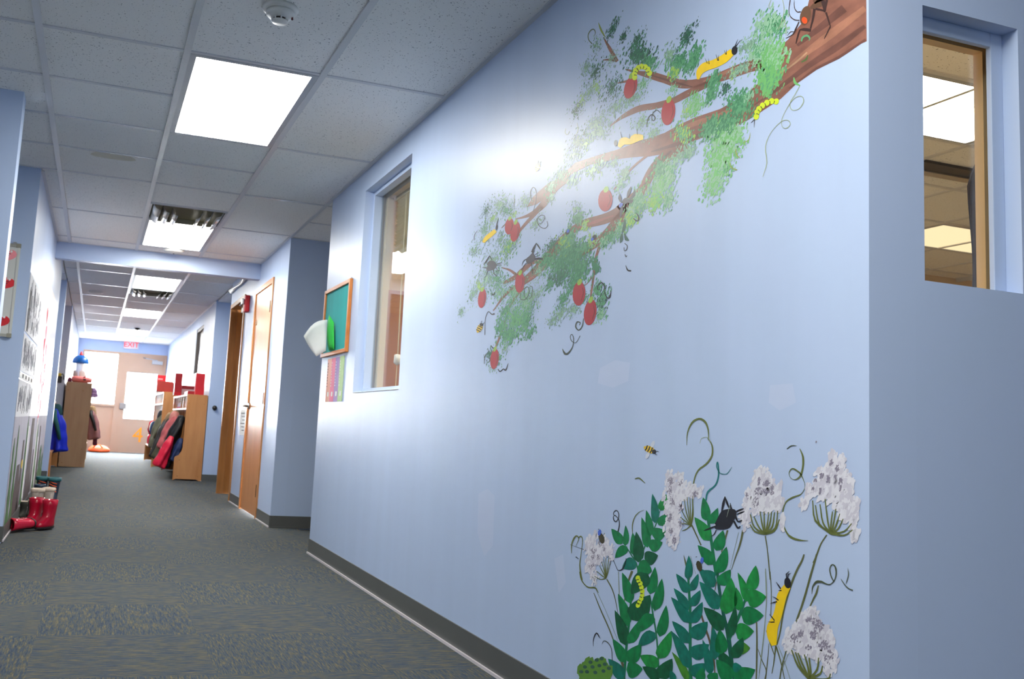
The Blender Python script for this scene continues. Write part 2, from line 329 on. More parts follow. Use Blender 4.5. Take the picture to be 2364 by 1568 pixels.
# strokes and shapes of the mural in half millimetres along the wall and up from the floor
MURAL = (
 '0,0,1,1/0/2948,3668,319,144,25,-68,35,-59,89,-44,84,-22,147,14,-31,-76,-117,-15,37,-31,79,-10,100,-29,194,-9,211,21,150,3,131,-6,211,20,307,24,254,29,'
 '275,26,212,-48,209,-5,196,-37,109,-59,-161,-15,-195,18,-202,43,-116,35,-241,4,-343,-51,-265,-56,-102,-26,-194,-33,-141,5,-147,-3,-162,-18,-151,-2,-113'
 ',8,-182,28,-100,36,-129,23,-130,2,-101,21,-53,-2|0,1,1,0/0/3515,3623,-31,-84,78,89,-29,-79,77,84,-27,-73,77,78,-27,-68,79,75,-28,-66,80,73,-28,-66,83,'
 '72,-30,-65,84,69,-30,-61,85,65,-28,-57,82,62,-22,-52,81,63,-19,-52,80,65,-16,-52,71,66,-11,-52,53,66,-3,-51,39,65,6,-49,31,65,14,-46,27,66,21,-42,23,6'
 '5,24,-38,23,63,22,-37,26,63,22,-38,27,65,21,-39,27,63,17,-39,27,57,11,-36,27,50,9,-30,33,46,9,-22,43,45,8,-16,50,42,6,-11,53,39,3,-6|0,1,1,0/0/4019,36'
 '60,-27,-44,93,46,-28,-44,96,45,-28,-43,89,45,-29,-44,76,44,-30,-43,68,43,-28,-43,69,45,-24,-42,74,48,-21,-42,75,51,-18,-42,73,52,-15,-42,73,56,-12,-43'
 ',73,58,-13,-43,71,55,-19,-44,68,49,-27,-43,67,44,-29,-41,66,40,-28,-37,64,35,-25,-32,60,28,-23,-26,58,21,-20,-20,55,14,-15,-15,51,8,-11,-11,47,4,-7,-6'
 '|0,2,1,0/0/4745,3937,-15,-27,45,29,-14,-24,44,27,-12,-22,42,26,-8,-18,41,24,-5,-14,39,20,-3,-9,38,16,-1,-4|0,2,1,0/0/5132,4343,-9,-1,-13,-34,-19,-2,-4'
 ',-33,-28,-3,3,-34,-36,-3,5,-38,-38,-3,4,-40,-37,-2,4,-40,-37,-2|0,2,1,0/0/5126,4184,1,4,-30,-16,1,9,-30,-20,2,12,-31,-24,0,15,-29,-29,-3,15,-28,-30,-4'
 ',16,-27,-31,-5,17|0,1,1,0/0/4227,3413,-75,-94,120,87,-72,-89,118,81,-70,-83,118,74,-74,-78,122,65,-76,-73,123,57,-78,-67,118,51,-78,-63,111,47,-81,-58'
 ',107,41,-82,-52,107,33,-83,-48,107,24,-85,-43,105,19,-83,-43,105,25,-79,-48,106,38,-73,-56,108,48,-75,-61,116,52,-82,-65,128,52,-90,-68,140,54,-97,-73'
 ',147,59,-104,-77|0,1,1,0/0/4790,3190,-87,-69,131,54,-86,-67,129,53,-82,-68,125,58,-72,-69,116,65,-59,-71,107,69,-49,-71,104,72,-42,-71,105,74,-34,-70,'
 '107,76,-34,-69,106,73,-41,-68,103,66,-46,-62,102,57,-49,-55,103,48,-56,-50,106,40,-66,-48,112,37,-76,-49,127,33,-86,-51,148,31,-100,-56,167,32,-114,-6'
 '2,178,38,-123,-67,178,46,-123,-69,175,47,-120,-67,172,46,-116,-65,170,44,-111,-63,164,43,-103,-61,156,43,-92,-58,143,42,-78,-53,130,38,-65,-47,125,32,'
 '-55,-41,126,26,-45,-34,126,18,-40,-27,121,4,-38,-20,111,-14,-33,-13,102,-26,-24,-9,93,-31,-14,-6|0,1,1,0/0/4843,3133,-108,-73,142,56,-105,-70,139,53,-'
 '102,-67,137,50,-100,-65,134,47,-98,-62,131,44,-93,-60,128,45,-83,-60,124,46,-73,-58,120,45,-65,-55,114,42,-58,-51,109,41,-53,-49,108,40,-54,-47,105,34'
 ',-57,-42,96,23,-56,-33,84,12,-45,-24,72,3,-31,-16|0,1,1,0/0/5612,3549,-95,-75,148,65,-92,-74,148,63,-93,-71,145,57,-99,-66,141,48,-105,-60,137,42,-105'
 ',-56,134,39,-103,-54,129,37,-101,-51,123,36,-95,-50,120,37,-85,-50,117,37,-72,-47,110,35,-60,-43,101,34,-47,-39,91,34,-34,-35,84,32,-24,-29,76,28,-17,'
 '-23,70,24,-11,-17,65,21,-6,-12,63,15,-4,-6|0,1,1,0/0/5962,3407,-69,-42,115,23,-62,-37,107,18,-54,-32,104,12,-47,-28,103,9,-42,-25,103,4,-39,-22,98,-2,'
 '-37,-18,89,-11,-30,-14,79,-19,-22,-9,71,-24,-13,-5|0,1,1,0/0/5830,2982,-7,-17,74,23,-9,-19,79,26,-14,-23,82,26,-23,-27,87,22,-38,-29,95,21,-49,-33,102'
 ',22,-56,-34,104,22,-61,-35,102,21,-58,-35,104,24,-47,-35,109,26,-35,-32,108,24,-27,-26,103,18,-22,-21|0,2,1,0/0/6283,2939,30,-14,12,32,29,-13,15,32,24'
 ',-12,25,31,17,-13,37,28,10,-12,46,25,6,-9,49,22,4,-5|0,2,2,0/0/5102,2950,-33,-11,49,-15,-32,-11,48,-16,-31,-9,44,-21,-31,-8,38,-27,-30,-7,35,-32,-30,-'
 '5,35,-35,-28,-6,35,-39,-25,-5,34,-42,-23,-5,32,-43,-21,-4|0,2,2,0/0/5124,2792,-12,-5,37,-13,-11,-5,35,-14,-9,-4,33,-11,-9,-4,29,-6,-7,-4,26,-3,-7,-4,2'
 '6,-2,-6,-5|0,2,2,0/0/6188,2830,-40,-20,101,-6,-36,-18,98,-9,-33,-15,88,-19,-31,-11,72,-32,-29,-7,61,-41,-26,-6,60,-43,-25,-6,69,-46,-28,-6,75,-47,-33,'
 '-8,71,-36,-35,-8,59,-21,-31,-7,46,-13,-23,-5,38,-15,-15,-3|0,2,2,0/0/4572,3406,-17,-17,73,5,-16,-15,74,3,-16,-14,76,-3,-16,-12,79,-13,-15,-11,81,-20,-'
 '13,-9,80,-23,-11,-7|0,2,2,0/0/6479,3390,-21,-17,45,14,-18,-14,42,11,-16,-12,41,8,-15,-10,39,3,-12,-7,37,0,-11,-6,35,-1,-8,-5|0,3,2,0/1/2963,3611,-18,-'
 '28,85,18,-23,-33,91,23,-27,-39,92,29,-30,-43,87,31,-28,-41,81,29,-25,-36,79,22,-21,-30,78,14,-17,-23,75,5,-12,-15,71,-3,-6,-8|0,3,2,0/2/2961,3527,-13,'
 '-20,65,13,-17,-26,70,17,-21,-31,74,23,-23,-34,76,27,-22,-34,76,27,-20,-32,77,23,-20,-29,77,17,-20,-27,79,13,-19,-25,79,12,-17,-23,77,10,-13,-18,75,4,-'
 '9,-12,73,-1,-5,-6|0,3,2,0/2/2954,3463,-6,-10,56,2,-7,-10,58,3,-8,-12,56,6,-7,-13,50,12,-6,-13,47,14,-6,-13,52,10,-7,-11,61,2,-6,-10,65,-4,-5,-7,65,-7,'
 '-4,-4|0,3,2,0/3/3293,3535,-6,-7,44,-4,-7,-8,45,-2,-7,-9,46,1,-6,-9,48,6,-5,-8,48,8,-3,-6,47,5,-2,-3|0,3,2,0/1/3700,3451,-11,-16,82,12,-16,-22,90,17,-2'
 '0,-28,92,28,-18,-33,94,40,-14,-34,95,46,-14,-34,91,41,-16,-31,83,29,-17,-25,76,18,-13,-18,73,10,-7,-9|0,3,2,0/2/3800,3367,-6,-11,80,16,-9,-16,85,22,-1'
 '2,-22,90,27,-14,-26,94,29,-16,-27,97,30,-16,-28,99,31,-13,-26,99,32,-11,-22,99,28,-7,-15,98,21,-3,-7|0,3,2,0/2/3084,3668,-30,-43,68,34,-29,-41,67,32,-'
 '28,-39,71,28,-26,-36,74,23,-22,-30,75,15,-17,-22,71,7,-11,-15|0,3,2,0/1/3648,3619,-3,-8,74,21,-5,-13,78,26,-7,-17,78,27,-9,-19,75,25,-9,-17,71,19,-6,-'
 '11,70,14,-3,-7|0,3,2,0/2/4149,3668,3,-5,60,39,4,-8,61,42,4,-10,62,45,6,-11,63,47,5,-10,67,46,3,-6,70,44,2,-4|0,3,2,0/2/4605,3198,13,7,-50,26,19,10,-56'
 ',21,25,14,-66,14,25,17,-76,6,20,17,-78,3,15,13,-71,7,9,9|0,3,2,0/4/4934,3113,-6,-9,79,13,-9,-14,83,18,-12,-19,86,22,-14,-22,85,22,-13,-19,82,19,-9,-15'
 ',80,14,-6,-10|0,3,2,0/4/5771,2968,-17,-9,76,-10,-27,-15,88,-5,-39,-21,96,4,-41,-26,94,10,-33,-23,87,9,-23,-17,78,3,-14,-10|0,4,4,2/5,6/5010,4360,-79,5'
 '3,-43,-30,104,6|0,4,4,2/5,6/4880,4252,-46,28,-37,-27,66,6|0,4,4,2/5,6/4719,4161,-73,40,-46,-35,114,6|0,4,4,2/7,8/5224,4323,-69,39,-112,-76,85,5|0,4,4,'
 '2/5,6/4699,4056,-141,-7,-68,-90,313,8|0,4,4,2/9,6/4577,3975,-38,-70,62,10,152,8|0,4,4,2/7,8/5006,4155,-72,44,-89,-61,85,5|0,4,4,2/7,8/5344,4215,-80,45'
 ',-83,-55,104,5|0,4,4,2/5,6/5211,4137,-93,56,-71,-47,104,6|0,4,4,2/5,6/4212,3982,-69,57,-51,-37,152,6|0,4,4,2/7,8/4380,3934,-60,31,-62,-49,114,6|0,4,4,'
 '2/9,6/4284,3857,-73,28,-61,-54,218,8|0,4,4,2/9,6/4144,3820,-60,62,-51,-34,247,8|0,4,4,2/10,9/4322,3814,-26,36,-38,-22,104,8|0,4,4,2/5,6/4993,3948,-118'
 ',55,-97,-69,171,6|0,4,4,2/7,8/5276,4027,-103,62,-97,-62,123,5|0,4,4,2/5,6/5457,3961,-99,60,-77,-46,114,5|0,4,4,2/10,8/5385,4006,-35,42,-55,-28,47,6|0,'
 '4,4,2/10,8/5185,4015,-22,-63,45,11,42,7|0,4,4,2/8,9/4644,3854,-65,23,-47,-39,95,6|0,4,4,2/7,8/4761,3798,-155,0,-36,-46,114,6|0,4,4,2/7,8/4935,3802,-13'
 '3,19,-65,-62,123,6|0,4,4,2/7,8/5187,3771,-156,23,-83,-74,180,6|0,4,4,2/5,6/5421,3727,-89,57,-101,-57,133,6|0,4,4,2/10,8/5306,3675,-91,32,-73,-51,66,6|'
 '0,4,4,2/7,8/5130,3699,-175,2,-56,-64,142,6|0,4,4,2/7,8/5472,3645,-90,58,-102,-57,114,6|0,4,4,2/5,6/5622,3557,-74,26,-64,-41,57,6|0,4,4,2/8,9/3541,3760'
 ',-57,49,-84,-69,313,9|0,4,4,2/9,6/3502,3744,-28,25,-46,-38,142,8|0,4,4,2/7,8/3700,3725,-78,15,-34,-41,114,6|0,4,4,2/8,9/3617,3657,-67,14,-45,-55,190,8'
 '|0,4,4,2/11,8/3528,3609,-38,63,-89,-58,494,9|0,4,4,2/11,9/3536,3501,-35,58,-76,-47,399,9|0,4,4,2/11/3545,3449,-8,31,-29,-14,66,8|0,4,4,2/7,8/3750,3621'
 ',-107,3,-27,-41,123,6|0,4,4,2/10,8/3814,3622,-32,-12,-1,-44,28,6|0,4,4,2/9,6/3971,3626,-34,52,-39,-23,161,8|0,4,4,2/9,6/3992,3557,-40,33,-26,-18,104,8'
 '|0,4,4,2/5,6/3867,3560,-32,27,-34,-25,57,6|0,4,4,2/11,8/4122,3555,-53,42,-74,-51,190,8|0,4,4,2/10,8/4196,3547,-42,34,-44,-29,66,6|0,4,4,2/8,9/4331,372'
 '0,-38,29,-41,-28,66,6|0,4,4,2/7,8/4632,3619,-136,4,-46,-58,104,6|0,4,4,2/7,8/4513,3516,-79,33,-45,-34,85,6|0,4,4,2/8,9/3694,3458,-38,19,-31,-29,76,7|0'
 ',4,4,2/9,6/3756,3435,-79,20,-61,-69,285,8|0,4,4,2/6,9/3862,3367,-139,23,-51,-63,342,8|0,4,4,2/9,6/3986,3382,-44,38,-60,-40,190,9|0,4,4,2/9,10/4229,342'
 '4,-57,13,-75,-76,133,8|0,4,4,2/11,8/3859,3264,-79,71,-103,-69,532,9|0,4,4,2/8,11/3796,3303,-41,21,-50,-42,114,8|0,4,4,2/11,8/3901,3173,-59,54,-86,-55,'
 '285,8|0,4,4,2/8,11/3943,3074,-71,65,-78,-48,247,8|0,4,4,2/9,6/3867,3128,-27,24,-39,-24,57,7|0,4,4,2/7,8/4163,3311,-74,19,-41,-40,95,7|0,4,4,2/9,6/4174'
 ',3299,-37,10,-20,-20,47,7|0,4,4,2/7,8/4263,3308,-77,19,-38,-38,95,6|0,4,4,2/9,6/4446,3276,-49,53,-62,-33,180,8|0,4,4,2/8,9/4350,3220,-63,69,-72,-38,20'
 '9,8|0,4,4,2/11,8/4442,3186,-84,70,-95,-54,313,8|0,4,4,2/10,11/4493,3093,-60,29,-65,-45,161,8|0,4,4,2/8,9/4357,3079,-38,58,-62,-28,133,8|0,4,4,2/9,8/46'
 '66,3122,-77,62,-78,-41,190,8|0,4,4,2/8,10/5202,3469,-134,7,-56,-62,85,7|0,4,4,2/7,8/5117,3493,-102,5,-46,-51,57,6|0,4,4,2/7,8/4814,3344,-67,50,-82,-46'
 ',114,6|0,4,4,2/7,8/4947,3448,-61,25,-52,-36,57,6|0,4,4,2/8,9/4858,3294,-60,46,-56,-30,85,6|0,4,4,2/5,6/6948,3571,-99,74,-121,-47,123,5|0,4,4,2/7,8/667'
 '0,3558,-112,63,-144,-65,171,6|0,4,4,2/9,6/6530,3483,-70,78,-148,-54,142,6|0,4,4,2/7,8/6209,3479,-102,34,-95,-55,123,6|0,4,4,2/10,8/6795,3470,-76,44,-9'
 '9,-43,57,6|0,4,4,2/10,8/6397,3422,-75,-16,-3,-33,28,7|0,4,4,2/7,8/6957,3409,-121,92,-160,-59,161,6|0,4,4,2/7,8/7145,3266,-126,96,-168,-57,123,6|0,4,4,'
 '2/9,10/6472,3174,-84,98,-133,-43,190,7|0,4,4,2/7,8/6638,3270,-86,51,-95,-39,76,6|0,4,4,2/7,8/6349,3196,-68,43,-77,-32,57,6|0,4,4,2/7,8/6783,3126,-164,'
 '99,-218,-84,209,6|0,4,4,2/8,7/6877,2981,-160,130,-232,-75,304,6|0,4,4,2/7,8/7128,2898,-98,108,-143,-38,133,6|0,4,4,2/7,8/7387,2761,-66,72,-92,-22,66,6'
 '|0,4,4,2/9,6/6655,2950,-110,70,-165,-61,161,7|0,4,4,2/10/7030,2944,-26,-49,52,3,38,8|0,4,4,2/8,9/6615,2834,-174,69,-125,-57,171,6|0,4,4,2/9,8/6309,280'
 '7,-175,72,-153,-73,247,7|0,4,4,2/9,6/6469,2676,-105,72,-90,-31,161,8|0,4,4,2/9,6/6533,2564,-46,56,-110,-26,123,9|0,4,4,2/8,9/6133,2702,-138,98,-162,-5'
 '8,266,7|0,4,4,2/9,11/6286,2584,-165,117,-230,-78,494,8|0,4,4,2/9,6/6397,2478,-165,28,-80,-61,209,9|0,4,4,2/9,6/6097,2566,-76,97,-109,-28,209,8|0,4,4,2'
 '/9,6/6020,2468,-63,46,-60,-20,76,8|0,4,4,2/7,8/5999,2727,-92,67,-98,-36,133,6|0,4,4,2/7,8/6437,2386,-69,50,-67,-20,47,6|0,4,4,2/5,6/6733,2350,-21,64,-'
 '94,-12,85,7|0,4,4,2/9,6/6583,2320,-54,67,-111,-23,95,7|0,4,4,2/7,8/6654,2248,-105,-5,-5,-44,38,6|0,4,4,2/9,8/5787,3496,-69,44,-75,-38,114,7|0,4,4,2/7,'
 '8/5780,3414,-49,32,-47,-23,57,7|0,4,4,2/9,6/5647,3542,-63,21,-65,-42,66,6|0,4,4,2/8/5483,3472,-114,21,-77,-63,76,7|0,4,4,2/7,8/6006,3279,-83,54,-90,-4'
 '1,85,6|0,4,4,2/9,6/5367,3180,-91,38,-87,-54,161,8|0,4,4,2/7,8/5410,3255,-112,-24,-4,-58,57,6|0,4,4,2/10,8/5281,3116,-55,-11,-3,-37,57,8|0,4,4,2/5,6/57'
 '30,3066,-101,42,-66,-36,133,6|0,4,4,2/9,10/5548,3053,-82,59,-104,-46,199,8|0,4,4,2/9,6/5473,3078,-54,39,-85,-39,104,8|0,4,4,2/9,6/5805,2970,-170,41,-9'
 '9,-68,218,8|0,4,4,2/7,8/5928,2909,-144,36,-74,-49,104,7|0,4,4,2/6,9/5597,2927,-156,69,-140,-76,427,9|0,4,4,2/6,9/5445,2960,-127,56,-134,-76,361,9|0,4,'
 '4,2/6,9/5342,2832,-103,79,-144,-62,399,9|0,4,4,2/6,5/5588,2821,-82,62,-104,-43,209,9|0,4,4,2/9,6/5391,2747,-70,54,-82,-34,152,8|0,4,4,2/9,6/5747,2785,'
 '-77,56,-64,-26,85,7|0,4,4,2/6/5129,2818,-18,-46,47,3,104,9|0,4,4,2/9,6/5261,2966,-77,35,-70,-42,104,8|0,4,4,2/10,8/5192,2990,-65,17,-59,-45,57,7|0,4,4'
 ',2/8,9/5037,2962,-55,43,-74,-35,114,7|0,4,4,2/9,6/4956,2983,-62,48,-72,-35,114,7|0,4,4,2/8,9/4846,3005,-67,54,-69,-34,133,7|0,4,4,2/10,9/4741,3053,-65'
 ',52,-67,-35,180,8|0,4,4,2/9,8/4670,3130,-70,75,-94,-45,247,8|0,4,4,2/9,6/5537,2662,-82,63,-69,-26,114,7|0,4,4,2/7,8/5568,2562,-120,59,-78,-38,114,7|0,'
 '4,4,2/7,8/5684,2526,-74,37,-64,-30,57,6|0,4,4,2/7,8/5397,2572,-110,35,-63,-41,104,6|0,4,4,2/9,6/5274,2640,-89,-10,-3,-45,66,7|0,4,4,2/9,5/5030,2602,-3'
 '4,72,-72,-18,152,8|0,4,4,2/8,9/5041,2508,-36,53,-63,-18,85,7|0,4,4,2/9,6/5102,2673,-32,45,-64,-21,76,8|0,5,5,1/12/4711,3846,15,-16,19,-12,23,-5,24,1,2'
 '3,8,19,13,13,18,7,21,-2,22,-8,20,-15,17,-21,11,-23,5,-24,-2,-22,-8,-18,-14,-13,-18,-6,-20,1,-21|0,6,6,0/13/4744,3907,-6,-2,1,-12,-8,-2,4,-12,-10,-3,9,'
 '-10,-11,-4,16,-8,-9,-5,17,-8,-7,-3,16,-9,-5,-3|0,7,6,1/14/4751,3938,18,-7,21,6,11,14,-5,14,-18,7,-20,-6,-11,-14|0,5,5,1/12/4305,3567,7,-21,14,-16,18,-'
 '10,20,-3,22,4,20,12,17,18,12,22,5,24,-1,24,-8,21,-14,17,-18,10,-21,2,-22,-5,-20,-12,-16,-18,-11,-22,-6,-24|0,6,6,0/13/4338,3622,-5,-1,1,-14,-7,-1,2,-1'
 '2,-8,-3,8,-11,-10,-3,15,-9,-8,-5,16,-9,-6,-3,15,-10,-4,-2|0,7,6,1/14/4346,3653,17,-7,20,4,11,15,-5,15,-17,7,-20,-4,-11,-14|0,5,5,1/12/4946,3207,5,-21,'
 '14,-17,20,-11,25,-4,27,3,27,11,24,16,19,21,11,24,3,23,-6,22,-14,16,-21,11,-25,4,-28,-4,-27,-11,-23,-17,-18,-21,-11,-23|0,6,6,0/13/4990,3255,-7,0,1,-13'
 ',-9,-1,3,-12,-10,-1,9,-11,-11,-3,17,-9,-9,-4,20,-8,-7,-4,18,-9,-4,-2|0,7,6,1/14/5000,3284,19,-7,25,4,15,15,-3,15,-20,7,-24,-4,-16,-15|0,5,5,1/12/6390,'
 '3321,9,-18,15,-14,21,-10,25,-3,26,3,25,10,22,14,15,19,8,20,-1,21,-8,18,-16,15,-22,9,-25,3,-27,-4,-24,-10,-21,-14,-15,-19,-7,-20|0,6,6,0/13/6435,3367,-'
 '10,-1,5,-11,-13,-1,7,-10,-16,-3,15,-8,-18,-5,23,-6,-15,-5,24,-7,-11,-4,20,-8,-7,-2|0,7,6,1/14/6444,3393,20,-7,24,4,14,12,-5,13,-20,7,-24,-4,-14,-11|0,'
 '5,5,1/12/6277,3254,13,-21,20,-17,24,-11,27,-4,27,3,24,10,19,17,12,21,3,24,-6,23,-13,22,-21,17,-25,11,-27,3,-27,-3,-23,-11,-18,-17,-12,-21,-3,-23|0,6,6'
 ',0/13/6321,3309,-9,-1,4,-13,-13,-2,7,-12,-16,-2,15,-12,-18,-4,23,-9,-15,-5,23,-10,-11,-4,20,-11,-7,-2|0,7,6,1/14/6331,3342,22,-10,26,3,12,12,-7,16,-23'
 ',9,-25,-2,-13,-13|0,5,5,1/12/6155,2852,5,-23,13,-20,19,-14,23,-7,26,0,25,7,22,15,18,20,10,24,3,25,-6,24,-13,20,-19,14,-24,7,-26,-1,-25,-8,-22,-15,-17,'
 '-20,-10,-24|0,6,6,0/13/6200,2899,-10,0,4,-13,-12,-1,7,-13,-16,-1,14,-12,-16,-3,21,-11,-14,-3,23,-11,-10,-3,19,-12,-7,-2|0,7,6,1/14/6209,2931,22,-10,25'
 ',1,13,11,-7,16,-23,11,-24,-2,-13,-11|0,5,5,1/12/6860,2815,10,-23,17,-20,22,-14,26,-7,27,1,25,8,21,15,15,20,7,24,-2,25,-10,23,-17,20,-23,13,-26,7,-27,-'
 '1,-25,-8,-20,-15,-14,-21,-7,-23|0,6,6,0/13/6908,2864,-11,0,5,-13,-14,-1,9,-13,-19,-1,17,-12,-20,-3,25,-12,-18,-3,26,-12,-13,-3,22,-13,-9,-2|0,7,6,1/14'
 '/6917,2897,25,-11,26,0,12,12,-8,16,-24,11,-26,-1,-13,-11|0,5,5,1/12/5243,2656,6,-23,13,-20,20,-15,24,-8,26,0,26,8,23,15,18,20,11,24,2,26,-6,24,-14,21,'
 '-20,14,-24,8,-27,-1,-26,-8,-22,-16,-17,-20,-11,-24|0,6,6,0/13/5287,2704,-7,0,1,-14,-9,0,3,-13,-11,-1,10,-13,-12,-2,18,-12,-11,-3,21,-12,-8,-2,18,-13,-'
 '5,-2|0,7,6,1/14/5296,2736,22,-11,25,1,13,13,-5,16,-21,11,-25,-1,-14,-13|0,5,5,1/12/5096,2517,9,-24,15,-21,21,-15,24,-8,25,0,24,8,19,15,14,21,6,25,-1,2'
 '6,-9,25,-17,21,-21,15,-24,8,-25,-1,-24,-8,-19,-16,-13,-21,-6,-24|0,6,6,0/13/5136,2568,-7,0,2,-14,-9,0,4,-14,-11,-1,9,-13,-12,-2,18,-13,-11,-3,20,-13,-'
 '8,-2,17,-15,-5,-1|0,7,6,1/14/5145,2602,21,-12,24,0,12,12,-6,17,-21,12,-24,0,-12,-12|0,5,5,1/12/6556,2306,7,-24,15,-21,20,-16,23,-9,25,-2,25,6,20,14,16'
 ',19,8,24,1,25,-8,25,-15,21,-20,16,-24,9,-26,1,-23,-6,-21,-14,-15,-19,-8,-24|0,6,6,0/13/6601,2352,-10,1,5,-14,-14,0,8,-14,-17,0,16,-13,-19,-2,23,-13,-1'
 '6,-2,24,-14,-12,-2,20,-14,-7,-2|0,7,6,1/14/6610,2385,24,-13,25,-1,11,11,-8,16,-24,13,-25,1,-11,-10|0,8,6,0/15/4090,3686,20,9,-28,1,32,14,-41,-6,45,23,'
 '-54,-18,51,34,-63,-32,52,44,-65,-43,48,52,-61,-52,37,56,-56,-58,25,55,-52,-60,21,53,-52,-57,26,53,-56,-55,32,53,-61,-55,36,55,-64,-53,41,53,-65,-48,43'
 ',50,-63,-42,39,44,-59,-36,34,38|0,9,7,1/16/3777,3726,4,-7,7,-5,8,-1,9,3,9,6,6,8,3,10,-1,9,-3,8,-7,4,-9,1,-9,-3,-8,-6,-6,-8,-3,-10|0,10,7,0/16/3793,375'
 '7,6,4,-15,11,4,3,-14,12,2,1|0,10,7,0/16/3787,3754,5,5,-22,5,3,3,-20,7,2,2|0,10,7,0/16/4018,3751,6,0,6,18,4,1,8,18,2,1|0,10,7,0/16/4003,3740,7,3,-3,14,'
 '5,2,-1,15,2,1|0,10,7,0/16/3930,3733,7,1,2,19,5,1,4,19,3,1|0,10,7,0/16/3924,3730,7,2,-5,14,5,1,-3,14,2,1|0,10,7,0/16/3866,3742,6,1,1,13,4,1,4,13,2,0|0,'
 '10,7,0/16/3861,3740,7,2,-6,11,4,2,-3,11,2,1|0,8,6,0/15/4869,3523,37,22,-59,-17,53,32,-73,-28,64,45,-69,-46,39,56,-43,-57,-3,46,-23,-54,-7,39,-31,-48,1'
 '7,41,-51,-44,44,48,-66,-48,51,55,-63,-56,33,58,-49,-59,12,50,-37,-52,6,39,-33,-42,4,30|0,9,7,1/17/4909,3564,2,-7,5,-5,8,-2,8,1,8,4,6,7,4,8,1,8,-2,7,-6'
 ',5,-7,2,-8,-1,-8,-5,-7,-6,-4,-8|0,10,7,0/16/4854,3582,9,2,2,21,6,1,4,22,4,0|0,10,7,0/16/4764,3551,9,3,-6,14,7,1,-3,15,4,1|0,10,7,0/16/4679,3553,9,2,-2'
 ',17,6,1,1,18,3,0|0,8,6,0/15/6956,3293,45,19,-70,-13,56,24,-79,-19,65,31,-88,-26,67,36,-90,-33,63,40,-90,-36,61,40,-91,-36,61,40,-93,-33,60,38,-93,-31,'
 '56,36,-89,-30,53,35|0,9,7,1/16/6692,3374,4,-8,6,-6,9,-3,8,0,9,4,6,7,3,8,-1,9,-4,9,-6,6,-8,3,-9,-1,-8,-3,-6,-7,-3,-9|0,10,7,0/16/6711,3399,16,5,-21,12,'
 '11,4,-16,14,6,1|0,10,7,0/16/6706,3398,16,5,-28,19,10,4,-23,21,6,1|0,11,6,1/18/4705,3913,9,-5,14,0,16,6,12,10,7,11,-2,9,-9,5,-14,0,-15,-6,-13,-10,-6,-1'
 '1|0,11,6,1/18/4708,3936,9,-5,14,0,16,6,12,10,7,11,-2,9,-9,5,-14,0,-16,-6,-12,-10,-7,-11|0,11,6,1/18/4697,3953,9,-5,14,1,15,6,13,10,6,11,-1,9,-9,5,-15,'
 '-1,-15,-6,-12,-10,-7,-10|0,11,6,1/18/4670,3959,9,-5,14,1,15,6,13,10,6,11,-1,9,-9,5,-15,-1,-15,-6,-12,-10,-6,-11|0,11,6,1/18/4634,3955,9,-5,14,1,15,6,1'
 '2,9,7,11,-2,9,-9,5,-14,-1,-15,-6,-12,-9,-6,-11|0,11,6,1/18/4596,3937,8,-5,14,1,15,6,12,9,6,11,-2,9,-8,5,-14,-1,-15,-6,-12,-9,-6,-11|0,11,6,1/18/4565,3'
 '912,9,-5,13,0,15,6,12,9,6,11,-1,9,-9,5,-14,-1,-14,-5,-12,-10,-6,-11|0,11,6,1/18/4547,3882,8,-5,14,0,14,6,12,9,6,11,-1,9,-9,5,-13,-1,-15,-5,-12,-10,-6,'
 '-10|0,12,7,0/16/4708,3932,1,-2,13,10,2,-3,11,10,0,-5,6,4,-5,-4,5,1,-3,-2|0,12,7,0/16/4704,3947,2,-1,10,11,3,-2,8,10,2,-3,6,4,-4,-4,6,2,-3,-2|0,12,7,0/'
 '16/4690,3955,4,0,3,10,5,0,2,9,5,-1,2,4,-1,-3,6,3,-2,-2|0,12,7,0/16/4667,3954,4,2,-4,7,7,2,-4,6,7,1,0,4,1,-2,4,3,0,-2|0,12,7,0/16/4643,3947,4,2,-11,3,6'
 ',3,-11,2,8,3,-4,2,4,-1,2,4,1,-1|0,12,7,0/16/4622,3933,2,3,-15,-4,4,5,-14,-4,6,4,-6,0,5,1,-1,3,2,0|0,12,7,0/16/4605,3913,1,3,-16,-8,1,4,-13,-8,3,6,-6,-'
 '3,5,3,-3,1,2,1|0,11,6,1/18/3609,3323,7,-5,9,-1,11,4,8,7,4,9,-1,8,-6,4,-10,1,-10,-4,-9,-7,-4,-8|0,11,6,1/18/3603,3344,6,-5,10,-1,10,4,9,7,4,9,-1,8,-7,4'
 ',-9,1,-11,-4,-8,-7,-4,-8|0,11,6,1/18/3590,3355,7,-5,9,0,11,3,8,7,4,9,-1,8,-6,5,-10,0,-11,-3,-8,-7,-4,-9|0,11,6,1/18/3566,3365,6,-5,10,-1,10,4,8,7,4,9,'
 '-1,7,-6,5,-10,1,-10,-4,-8,-7,-4,-9|0,11,6,1/18/3535,3368,6,-4,10,-1,10,4,8,7,4,8,-1,8,-6,5,-10,0,-10,-3,-8,-7,-4,-9|0,11,6,1/18/3502,3366,6,-4,9,-1,10'
 ',4,8,7,4,8,-1,8,-6,4,-9,1,-10,-4,-8,-7,-4,-8|0,11,6,1/18/3471,3354,6,-5,9,0,10,3,8,7,4,9,-2,7,-6,5,-9,0,-10,-3,-8,-7,-3,-8|0,12,7,0/16/3607,3337,1,-2,'
 '7,9,2,-2,6,7,1,-3,4,3,-2,-3,3,1,-1,-2|0,12,7,0/16/3599,3349,2,0,4,8,3,-1,4,8,2,-3,3,4,-2,-3,4,1,-1,-1|0,12,7,0/16/3583,3358,2,0,2,8,4,0,1,7,3,-2,2,4,-'
